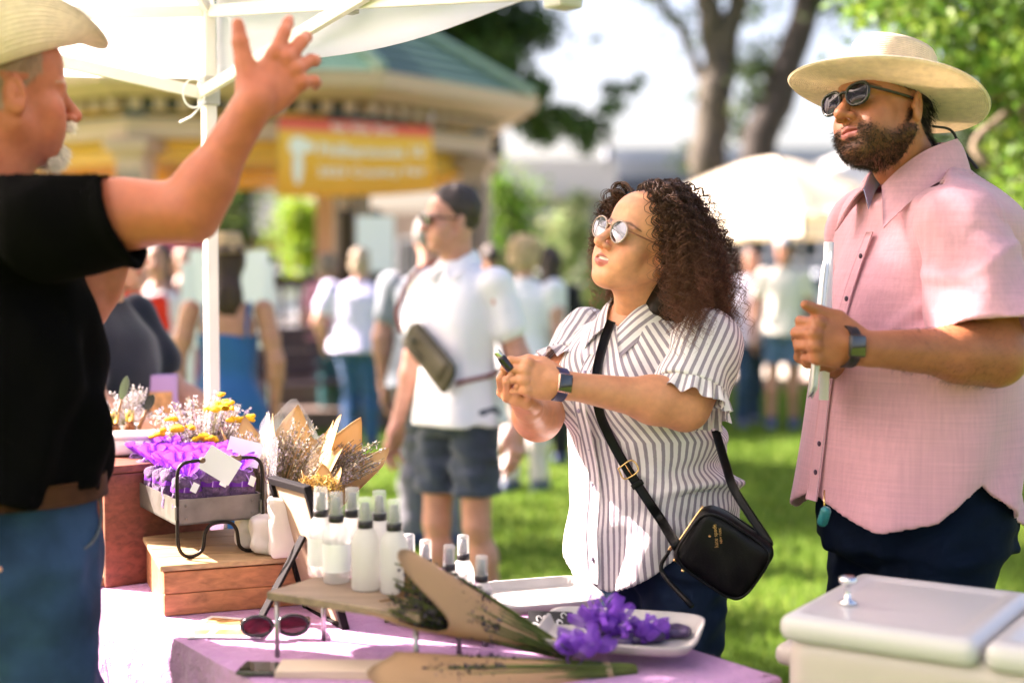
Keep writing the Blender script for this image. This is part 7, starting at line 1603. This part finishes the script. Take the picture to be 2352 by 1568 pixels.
    for i, (u, v, d_, w_, h_) in enumerate(((655, 1285, 3.06, .075, .125), (598, 1275, 3.14, .05, .075), (560, 1262, 3.22, .045, .07))):
        b = onz(u, v, ztop); Fd = Field(b-.09, b+.16, .0045); Fd.u(rbox(b+np.array([0, .03, h_/2+.002]), (w_/2, .035, h_/2), .008, yawR((.95, .3))), 0); Fd.disp(waves(80+i, 10, .05, .003), .03); V, F = Fd.mesh(1); o_ = obj('paper_bag', V, F, PB); tag(o_, ('crumpled white paper bag beside the picture frame', 'smaller white paper bag behind the metal tray', 'white paper bag half hidden under the metal tray')[i], 'bag', 'white paper bags on the cedar box')
    # ---- picture frame on an easel leg, seen from behind
    tl, trr, br = at(626, 1102, 2.98), at(706, 1124, 2.80), onz(792, 1442, TZ+.003); bl = br+(tl-trr); bl[2] = TZ+.004
    t = thing('picture_frame', 'black picture frame on an easel leg seen from behind', 'picture frame', (br+bl)/2); BF = pmat('black_frame_wood', (.008, .006, .007), .7, spec=.15)
    U_ = trr-tl; D_ = br-trr; nr = nv(np.cross(U_, D_)); q = lambda a, b, z=0: tl+U_*a+D_*b+nr*z
    def barq(a0, b0, a1, b1, wv, nm='frame_rail'): p0, p1 = q(a0, b0), q(a1, b1); d_ = nv(p1-p0); Bq = np.stack([d_, np.cross(nr, d_), nr], 1); obj(nm, *MB().box((p0+p1)/2, (np.linalg.norm(p1-p0)+wv*.9, wv, .016), Bq, .002).get(), BF, t, smooth=False)
    barq(0, .0, 1, .0, .016); barq(0, 1, 1, 1, .016); barq(0, .03, 0, .97, .014); barq(1, .03, 1, .97, .014)
    obj('backing', *[np.array([q(.03, .02, s) for s in (0,)]+[q(.97, .02, 0), q(.97, .98, 0), q(.03, .98, 0), q(.03, .02, .004), q(.97, .02, .004), q(.97, .98, .004), q(.03, .98, .004)]), [[0, 1, 2, 3], [7, 6, 5, 4], [0, 4, 5, 1], [1, 5, 6, 2], [2, 6, 7, 3], [3, 7, 4, 0]]], pmat('tan_backing', (.40, .28, .19), .7, var=.1), t, smooth=False)
    e0, e1 = q(.5, .38), onz(592, 1432, TZ+.004); d_ = nv(e1-e0); Bq = frame(d_, nr); obj('easel_leg', *MB().box((e0+e1)/2, (.030, np.linalg.norm(e1-e0), .007), Bq, .002).get(), BF, t, smooth=False)
    # ---- riser for the spray bottles
    RW = wood_mat('weathered_plank', (.27, .19, .13)); ST = pmat('steel_rod', (.38, .37, .36), .35, .9)
    def riser(label, p0, ax, L_, wd, z, legs=True):
        Bq = yawR(ax); c = p0+Bq@np.array([L_/2, 0, 0]); c[2] = z-.009; t = thing('bottle_riser', label, 'riser', np.array([c[0], c[1], TZ+.002])); obj('plank', *MB().box(c, (L_, wd, .016), Bq, .003).get(), RW, t, smooth=False)
        for a in (.015, L_-.015):
            for b in (-wd/2+.012, wd/2-.012): p = p0+Bq@np.array([a, b, 0]); obj('leg', *MB().tube([(p[0], p[1], z-.018), (p[0], p[1], TZ+.0015)], .0048, 8).get(), ST, t)
        return c, Bq
    pz = onz(658, 1345, .885); axr = np.array([.62, -.78, 0]); riser('weathered plank riser on steel legs carrying the tall spray bottles', np.array([pz[0]+.01, pz[1]+.03, 0]), (.50, -.30), .34, .16, .885)
    p2 = onz(930, 1400, .80); riser('low plank riser under the front row of spray bottles', np.array([p2[0]-.02, p2[1]+.10, 0]), (.62, -.55), .30, .12, .80)
    # ---- spray bottles
    GLS = pmat('frosted_plastic', (.80, .79, .76), .35, translucent=.45, spec=.5, alpha=.70); CLR = pmat('clear_overcap', (.92, .93, .92), .12, alpha=.28, spec=.8); NZ = pmat('grey_sprayer', (.10, .095, .11), .4); BK = pmat('black_collar', (.015, .012, .014), .4); LQ = pmat('clear_pet', (.84, .83, .80), .15, alpha=.30, spec=.7, translucent=.2)
    def bottle(label, p, s, frosted):
        t = thing('spray_bottle', label, 'bottle', p, 'spray bottles on the risers'); r_ = .0245*s
        obj('bottle', *MB().lathe([(0, 0), (r_*.92, 0), (r_, .004), (r_, .078*s), (r_*.94, .088*s), (r_*.72, .100*s), (r_*.48, .108*s), (r_*.46, .112*s)], 22, p).get(), GLS if frosted else LQ, t)
        obj('collar', *MB().lathe([(r_*.50, .106*s), (r_*.56, .107*s), (r_*.56, .119*s), (r_*.48, .120*s), (0, .121*s)], 18, p).get(), BK, t); obj('nozzle', *MB().lathe([(r_*.34, .121*s), (r_*.32, .138*s), (r_*.26, .150*s), (0, .151*s)], 14, p).get(), NZ, t)
        obj('overcap', *MB().lathe([(r_*.52, .119*s), (r_*.54, .120*s), (r_*.51, .157*s), (r_*.46, .160*s), (0, .1605*s)], 18, p).get(), CLR, t)
        if not frosted: obj('label', *MB().lathe([(r_*1.006, .02*s), (r_*1.006, .07*s)], 22, p, cap=False).get(), bpy.data.materials['white_card'], t)
    for i, (u, v, d_, fr) in enumerate(((738, 1330, 2.74, 0), (773, 1345, 2.68, 0), (810, 1330, 2.735, 0), (840, 1372, 2.62, 1), (906, 1385, 2.595, 1), (872, 1320, 2.70, 1))):
        p = onz(u, v, .8855); p = at(u, v, d_); p[2] = .8855
        bottle(('tall spray bottle at the left end of the plank riser', 'second tall spray bottle from the left end of the riser', 'third tall spray bottle from the left end of the riser', 'front frosted spray bottle in the middle of the riser', 'frosted spray bottle at the right end of the plank riser', 'spray bottle standing behind the frosted ones')[i], p, 1.06, fr)
    for i, (u, v, d_) in enumerate(((940, 1365, 2.83), (978, 1375, 2.77), (1032, 1388, 2.72), (1064, 1392, 2.82), (1106, 1445, 2.62))):
        p = at(u, v, d_); p[2] = .801; bottle(('spray bottle on the low riser nearest the tall ones', 'second spray bottle on the low riser', 'clear front spray bottle on the low riser', 'short spray bottle at the back of the low riser', 'rightmost spray bottle at the low riser\'s end')[i], p, .92, i % 2)
    # ---- lavender bunches in kraft wrap
    def bunch(label, head, tail, r1, seed, roll):
        ax = nv(tail-head); L_ = np.linalg.norm(tail-head); a1 = nv(np.cross(ax, (0, 0, 1))); a2 = np.cross(a1, ax); t = thing('lavender_bunch', label, 'bouquet', (head+tail)/2, 'kraft wrapped lavender bunches'); m, n = 16, 30; P_ = np.zeros((m, n, 3))
        for i in range(m):
            s = i/(m-1); rad = r1*(1-s)**.8+.016
            for j in range(n):
                an = roll+(j/(n-1)-.5)*5.3; lip = (.05*math.cos(2*(an-roll))+.03*math.sin(3*an))*(1-s); P_[i, j] = head+ax*(L_*.80*s-lip-.02)+(a1*math.cos(an)+a2*math.sin(an)*.75)*(rad+.004*math.sin(an*4+seed)*(1-s))
        V, F = sheet(P_, .0012); obj('paper_wrap', V, F, KR, t)
        r = np.random.default_rng(seed); n_ = 160; an = r.uniform(0, 6.28, n_); rr = np.sqrt(r.random(n_)); s_ = np.linspace(0, 1, 10); lo = r.uniform(-.03, .10, n_); tl_ = np.linspace(0, 1, 10)
        rad = (r1*.85*(1-tl_)[None]**.9+.012)*rr[:, None]; path = head+ax*(lo[:, None]+(L_*.97-lo)[:, None]*tl_[None])[:, :, None]+(a1*np.cos(an)[:, None]+a2*np.sin(an)[:, None]*.75)[:, None, :]*rad[:, :, None]
        gs = pmat('green_lavender_stem', (.10, .13, .025), .7, var=.35, vscale=30) if not bpy.data.materials.get('green_lavender_stem') else bpy.data.materials['green_lavender_stem']
        V, F = strands(path, .0014, 4); st = obj('stems', V, F, gs, t); st['kind'] = 'stuff'
        V, F, m_ = buds(path[:, ::-1], 30, .0075, seed, .30); C = np.array([.055, .045, .06])*r.uniform(.4, 1.6, (m_, 1)); C = np.where(r.random((m_, 1)) < .15, np.array([.13, .10, .15]), C); f_ = obj('lavender_heads', V, F, M_BUD, t, smooth=False, attrs={'col': np.repeat(C, 4, 0)}); f_['kind'] = 'stuff'
        tc = head+ax*L_*.83; A_ = np.linspace(0, 6.283*4, 60); obj('twine', *tube(tc+ax*(np.linspace(0, .012, 60))[:, None]+a1*np.cos(A_)[:, None]*.019+a2*np.sin(A_)[:, None]*.016, .0014, 5), TW, t)
    bunch('kraft wrapped lavender bunch propped up beside the spray bottles', at(945, 1355, 2.47), at(1320, 1508, 2.60), .072, 61, 1.2)
    bunch('kraft wrapped lavender bunch lying along the front of the table', at(930, 1580, 2.40), at(1475, 1535, 2.52), .062, 62, 1.2)
    # ---- trays with ribboned bags and tags
    TRM = pmat('pale_melamine', (.44, .41, .39), .4, var=.1, vscale=20); RB = organza('violet_ribbon', (.26, .09, .55)); TG = pmat('black_tag', (.02, .018, .02), .6)
    def tray_at(label, c, yaw, L_, W_, tilt=0.0, h_=.02):
        t = thing('serving_tray', label, 'tray', c, 'pale trays at the table front'); Bq = rotz(yaw)@axang((1, 0, 0), tilt); m = 40; A_ = np.linspace(0, 2*np.pi, m, endpoint=False); rows = []
        for k_, z in ((.0, .003), (.86, .003), (.90, .006), (.97, h_), (1.0, h_+.001), (1.0, h_-.003), (.91, .001), (.86, 0), (.0, 0)):
            rows.append([c+Bq@np.array([np.sign(math.cos(a))*abs(math.cos(a))**.35*L_/2*k_ if k_ else 0, np.sign(math.sin(a))*abs(math.sin(a))**.35*W_/2*k_ if k_ else 0, z]) for a in A_])
        obj('dish', np.array(rows).reshape(-1, 3), grid_faces(len(rows), m, True), TRM, t); return Bq
    c1 = onz(1425, 1462, TZ+.035); Bq = tray_at('pale tray with violet organza bags at the table\'s front corner', c1, -.25, .30, .22, .05)
    cb = onz(1240, 1395, TZ+.05); Bq2 = tray_at('narrow pale tray behind the violet organza bags', cb+np.array([0, .06, 0]), .35, .24, .16, .10)
    for i, (u, v, z, s) in enumerate(((1390, 1430, .83, 1.0), (1340, 1480, .82, .8), (1480, 1450, .815, .8))):
        p = onz(u, v, z); t = thing('organza_bag', ('violet organza bag with puffed frill on the front tray', 'small violet organza bag at the tray\'s left end', 'violet organza bag at the tray\'s right end')[i], 'gift bag', p, 'violet gift bags on the tray'); A_ = np.linspace(0, 2*np.pi, 36, endpoint=False); rows = []; r = np.random.default_rng(i)
        for z_, rr, am in ((-.028, .028, .002), (-.015, .034, .003), (.0, .026, .003), (.010, .009, .002), (.018, .022, .007), (.030, .036, .011), (.036, .040, .014)): rows.append(p+s*np.stack([(rr+am*np.sin(A_*6+i))*np.cos(A_)*1.2, (rr+am*np.sin(A_*7))*np.sin(A_), z_+am*np.sin(A_*5+2)], 1))
        mb = MB()
        for _ in range(26):
            d0 = nv(r.normal(size=3)*np.array([1.3, 1, .35])+np.array([0, 0, .22])); d1 = nv(np.cross(d0, r.normal(size=3))); L2 = .060*s*r.uniform(.5, 1.25); ctl = spline([p, p+d0*L2*.6+d1*.012, p+d0*L2+np.array([0, 0, .006]), p+d0*L2*.6-d1*.014, p], 16); sd_ = nv(np.cross(d0, d1)); w_ = .0075*s*r.uniform(.6, 1.3); rows_ = np.stack([ctl-sd_*w_, ctl+np.sin(np.linspace(0, 9, 16))[:, None]*d1*.002, ctl+sd_*w_], 1); V, F = sheet(rows_); mb.add(V, F)
        fr_ = mb.build('frill', RB, t, True); fr_['kind'] = 'stuff'; Fd = Field(p-.05, p+.04, .005); Fd.u(ell(p+(0, 0, -.014*s), np.array([.030, .026, .016])*s), 0); V, F = Fd.mesh(0); obj('contents', V, F, BUD, t)
    for i, (u, v, ro) in enumerate(((1400, 1470, -.3), (1470, 1462, .2), (1530, 1452, -.1), (1340, 1478, .1))):
        p = onz(u, v, TZ+.045); t = thing('sachet_packet', ('dark purple packet at the tray\'s front middle', 'dark purple packet right of the tray middle', 'dark purple packet at the tray\'s right end', 'dark purple packet at the tray\'s left end')[i], 'packet', p, 'dark packets on the front tray'); Fd = Field(p-.07, p+.07, .004); Fd.u(rbox(p+(0, 0, .002), (.045, .026, .009), .008, rotz(ro)), 0); Fd.disp(waves(120+i, 8, .03, .003), .02); V, F = Fd.mesh(1); obj('film', V, F, pmat('dark_purple_film', (.055, .035, .085), .35, var=.4, vscale=60) if i == 0 else bpy.data.materials['dark_purple_film'], t); obj('band', *MB().box(p+(0, 0, .004), (.012, .055, .020), rotz(ro), .003).get(), RB, t)
    p = onz(1262, 1432, .80); t = thing('black_label', 'black label with white floral lettering beside the violet bags', 'label', p); Bq = rotz(-.15)@axang((1, 0, 0), 1.0); obj('card', *MB().box(p, (.085, .05, .0018), Bq).get(), TG, t, smooth=False)
    r = np.random.default_rng(77); mb = MB()
    for _ in range(14): a_ = r.uniform(-.034, .034); b_ = r.uniform(-.018, .018); mb.tube(np.array([p+Bq@np.array([a_+.006*math.cos(w)*s_, b_+.005*math.sin(w), .0016]) for w, s_ in zip(np.linspace(0, 5, 9), np.linspace(1, .4, 9))]), .0010, 4)
    pr = mb.build('print', bpy.data.materials['white_card'], t); pr['kind'] = 'stuff'
    # sachet pack with a printed stamp
    p = onz(1185, 1368, .79); t = thing('sachet_pack', 'flat white and violet sachet pack with a printed stamp', 'packet', p); Fd = Field(p-.1, p+.1, .005); Fd.u(rbox(p+(0, 0, .0), (.075, .045, .016), .014, rotz(-.2)@axang((1, 0, 0), .25)), 0); Fd.disp(waves(90, 8, .04, .004), .03); V, F = Fd.mesh(1); obj('packet', V, F, pmat('pale_lilac_film', (.68, .60, .78), .35, var=.2, vscale=30), t)
    Bq = rotz(-.2)@axang((1, 0, 0), .25); mb = MB()
    for a0, b0, a1, b1 in ((-.03, -.02, .03, -.02), (.03, -.02, .03, .02), (.03, .02, -.03, .02), (-.03, .02, -.03, -.02)): mb.tube([p+Bq@np.array([a0, b0, .020]), p+Bq@np.array([a1, b1, .020])], .001, 4)
    for y_ in (-.010, .0, .010): mb.tube([p+Bq@np.array([w, y_+.003*math.sin(w*500), .0195]) for w in np.linspace(-.022, .022, 20)], .0012, 4)
    pr = mb.build('stamp', pmat('violet_ink', (.16, .06, .30), .6), t); pr['kind'] = 'stuff'
    # ---- small things at the near edge
    p = onz(632, 1462, TZ+.006); t = thing('folded_sunglasses', 'dark red and black sunglasses lying on the cloth', 'sunglasses', p); BKF = pmat('black_gloss', (.012, .010, .012), .15, spec=.7); RL = pmat('red_lens', (.08, .004, .014), .08, trans=.5); Bq = rotz(.15); A_ = np.linspace(0, 2*np.pi, 30, endpoint=False)
    for q in (-1, 1):
        E = np.array([p+Bq@np.array([q*.034+.029*math.cos(a), .0, .022+.019*math.sin(a)]) for a in A_]); fr = obj('rim', *tube(E, .0038, 8, closed=True), BKF, t); obj('lens', np.vstack([E, E+Bq@np.array([0, .002, 0])]), [list(range(30)), list(range(59, 29, -1))], RL, t); obj('temple', *tube(spline([p+Bq@np.array([q*.064, 0, .026]), p+Bq@np.array([q*.064, .06, .020]), p+Bq@np.array([q*.05, .12, .006])], 12), .0032, 6), BKF, t)
    p = onz(628, 1540, TZ+.004); t = thing('mobile_phone', 'black mobile phone lying at the table\'s near edge', 'phone', p); obj('case', *MB().box(p+(0, 0, .003), (.12, .065, .008), rotz(-.1), .003).get(), BKF, t); obj('screen', *MB().box(p+(0, 0, .0078), (.112, .058, .001), rotz(-.1)).get(), pmat('phone_glass', (.01, .01, .012), .04, spec=.8), t, smooth=False)
    PAP = pmat('cream_card', (.62, .50, .38), .7, var=.06); p = onz(770, 1532, TZ+.012); t = thing('card_stack', 'stack of cream cards lying in front of the bottle riser', 'cards', p)
    for k_ in range(4): obj('card', *MB().box(p+(0, 0, -.008+.0035*k_), (.20, .075, .003), rotz(-.06+.02*k_)).get(), PAP, t, smooth=False)
    for i, (u, v, ro) in enumerate(((520, 1428, -.3), (495, 1450, .25), (545, 1452, -.05))):
        p = onz(u, v, TZ+.003+.0016*i); t = thing('postcard', ('postcard with an orange picture against the cedar box', 'leftmost postcard beside the vendor\'s jeans', 'postcard nearest the dark red sunglasses')[i], 'postcard', p, 'postcards on the cloth'); obj('card', *MB().box(p, (.11, .075, .0012), rotz(ro)).get(), bpy.data.materials['white_card'], t, smooth=False); obj('picture', *MB().box(p+(0, 0, .0009), (.085, .045, .0006), rotz(ro)).get(), pmat('printed_scene', (.50, .26, .10), .5, var=.7, vscale=40) if i == 0 else bpy.data.materials['printed_scene'], t, smooth=False)
    # jar label: lavender spray carton held behind the table's far end
    p = at(370, 950, 4.35); t = thing('lavender_carton', 'pale purple carton with an orange picture in the navy shirted woman\'s hand', 'carton', p); obj('box', *MB().box(p, (.10, .05, .24), rotz(.2), .004).get(), pmat('lilac_carton', (.42, .26, .50), .5), t); obj('picture', *MB().box(p+rotz(.2)@np.array([0, -.0265, .03]), (.07, .002, .08), rotz(.2)).get(), bpy.data.materials['printed_scene'], t, smooth=False)
# ------------------------------------------------------------------ things carried by the woman
def build_bag():
    LB = pmat('black_leather', (.003, .0028, .003), .42, bump=.0005, bscale=260, spec=.25); GD = pmat('gold_hardware', (.78, .50, .22), .25, 1.0); ED = pmat('leather_edge', (.10, .045, .02), .4)
    c = at(1662, 1268, 2.93); t = thing('shoulder_bag', 'black leather crossbody bag hanging at the striped shirt woman\'s hip', 'bag', c)
    # axes: the bag hangs turned, its long side sloping down to the right
    xr = nv(np.array([.80, -.12, -.52])); nr = nv(np.array([-.26, -.95, -.06])); nr = nv(nr-xr*(nr@xr)); up = np.cross(xr, nr)*-1; up = up if up[2] > 0 else -up; B = np.stack([xr, nr, up], 1)
    a45 = axang(nr, 0.0); q = lambda a, b, d: c+B@np.array([a, b, d])
    Fd = Field(c-.16, c+.16, .0045); Fd.u(rbox(c, (.088, .034, .072), .026, B), 0); Fd.disp(waves(101, 6, .08, .0015), .02); V, F = Fd.mesh(1); bd = obj('body', V, F, LB, t)
    def rim(z, mat, nm, r_, k=1.0):
        A = np.linspace(0, 2*np.pi, 60, endpoint=False); E = np.array([q(np.sign(math.cos(a))*abs(math.cos(a))**.5*.0845*k, z, np.sign(math.sin(a))*abs(math.sin(a))**.5*.0685*k) for a in A]); return obj(nm, *tube(E, r_, 6, closed=True), mat, t)
    rim(.029, LB, 'piping', .0030); rim(-.029, LB, 'piping', .0030)
    zp = np.array([q(-.088, .006, s) for s in np.linspace(-.05, .06, 10)]); obj('zip', *tube(zp, .0026, 6), GD, t); obj('zip_pull', *MB().box(q(-.094, .006, -.050), (.008, .006, .020), B, .002).get(), GD, t, smooth=False)
    obj('tassel', *tube(spline([q(-.094, .008, -.060), q(-.088, .014, -.095)+np.array([0, 0, -.01]), at(1590, 1392, 2.88)], 14), np.linspace(.004, .006, 14), 6), LB, t)
    V, F = text_mesh('kate spade', .0115, .0003); V2, F2 = text_mesh('NEW YORK', .0062, .0003)
    for V_, F_, off in ((V, F, 0.0), (V2, F2, -.0105)):
        P_ = np.array([q(-.036, .0352, .030)+xr*0+(up*.80+xr*-.0+np.array([0, 0, 0]))*0+(-(-x))*(up*.78-xr*.62)*1.0*-1*-1+(y+off)*(up*.62+xr*.78)*-1*-1*-1+nr*(z+.0003) for x, y, z in V_]); obj('lettering', P_, F_, GD, t, smooth=False)
    A = np.linspace(0, 2*np.pi, 14, endpoint=False); s0 = q(-.036, .0354, .030)-(up*.62+xr*.78)*.012; obj('emblem', np.array([s0+(up*.78-xr*.62)*.0022*math.cos(a)+(up*.62+xr*.78)*.0026*math.sin(a)+nr*.0004 for a in A]), [list(range(14))], GD, t, smooth=False)
    # strap
    M_ST = LB
    def strap(pts, w=.011, nm='strap'):
        P_ = spline(pts, 60); T_ = np.gradient(P_, axis=0); T_ /= np.linalg.norm(T_, axis=1, keepdims=True); view = nv_rows(P_-CAM); S_ = nv_rows(np.cross(T_, view)); N_ = np.cross(T_, S_); rows = np.stack([P_+S_*w, P_+S_*w*.5-N_*.0006, P_-S_*w*.5-N_*.0006, P_-S_*w], 1); V, F = sheet(rows, .003); return obj(nm, V, F, M_ST, t)
    sv = np.vstack([np.array([v.co[:] for v in o_.data.vertices])+np.array(o_.matrix_world.translation) for o_ in [WOMAN['shirt']]]); q_ = sv-CAM; dq = q_@_F; uq = 1176+q_[:, 0]/dq*FPX; vq = 784-(q_@_U)/dq*FPX
    def surf(u, v, lift=.010): m_ = (np.abs(uq-u) < 9) & (np.abs(vq-v) < 9); return at(u, v, dq[m_].min()-lift if m_.any() else 3.0)
    strap([surf(u, v) for u, v in ((1404, 738), (1392, 770), (1380, 810), (1372, 850), (1370, 900), (1378, 950), (1394, 990), (1414, 1030), (1440, 1075), (1466, 1115), (1494, 1158), (1520, 1196))]+[at(1546, 1240, 2.945), at(1568, 1276, 2.95)], .0105)
    strap([at(1644, 990, 3.10), at(1668, 1070, 3.0), at(1690, 1130, 2.95), q(.055, 0, .074), q(.062, .0, .066)], .0095)
    bk = surf(1443, 1078, .016); d_ = nv(at(1470, 1120, 2.9)-at(1420, 1040, 2.9)); s_ = nv(np.cross(d_, nv(bk-CAM))); E = [bk+d_*a*.013+s_*b*.017 for a, b in ((-1, -1), (1, -1), (1, 1), (-1, 1))]; obj('buckle', *tube(spline(np.array(E+[E[0]]), 30)[:-1], .0022, 6, closed=True), GD, t); obj('buckle_pin', *tube(np.array([bk-d_*.012, bk+d_*.014]), .0016, 6), GD, t)
    obj('keeper', *MB().box(surf(1464, 1112, .014), (.028, .012, .006), np.stack([s_, d_, np.cross(s_, d_)], 1), .002).get(), LB, t, smooth=False)
    for a_, p in ((0, q(-.075, .02, -.066)), (1, q(-.05, .03, -.072))): obj('stud', *MB().lathe([(0, 0), (.004, 0), (.003, .003), (0, .004)], 10, p, frame((0, 0, 1), nr)).get(), GD, t)
    kp = at(1893, 1185, 2.86); kt = thing('key_fob', 'small teal key fob hanging below the pink shirt hem', 'key fob', kp); obj('fob', *MB().lathe([(0, -.022), (.009, -.020), (.011, -.014), (.011, .014), (.008, .020), (0, .022)], 14, kp, axang((1, .3, 0), .5)).get(), pmat('teal_rubber', (.01, .16, .17), .4), kt); obj('cord', *tube(np.array([kp+(0, 0, .018), kp+(.004, .02, .05)]), .002, 5), GD, kt)
    # tester bottle in her fingers
    p0, p1 = at(1166, 840, 2.835), at(1142, 808, 2.83); ax = nv(p1-p0); Bq = frame(nv(np.cross(ax, (0, 1, 0))), ax); L_ = np.linalg.norm(p1-p0)
    t = thing('tester_bottle', 'small dark roll-on tester bottle pinched in the woman\'s fingers', 'bottle', p0); obj('vial', *MB().lathe([(0, -.01), (.0085, -.01), (.009, -.006), (.009, L_-.016), (.008, L_-.012), (.0, L_-.012)], 16, p0, Bq).get(), pmat('dark_vial', (.010, .006, .010), .15, spec=.7), t); obj('cap', *MB().lathe([(.0075, L_-.012), (.0078, L_-.011), (.0078, L_), (.006, L_+.003), (0, L_+.003)], 16, p0, Bq).get(), pmat('silver_cap', (.6, .62, .5), .25, 1.0), t)
build_ground(); build_bandstand(); build_banner(); build_town(); build_trees(); build_tents(); build_street()
build_canopy(); build_table(); build_cooler()
WOMAN = build_woman(); build_man(); build_vendor(); build_crowd()
build_goods(); build_bag()
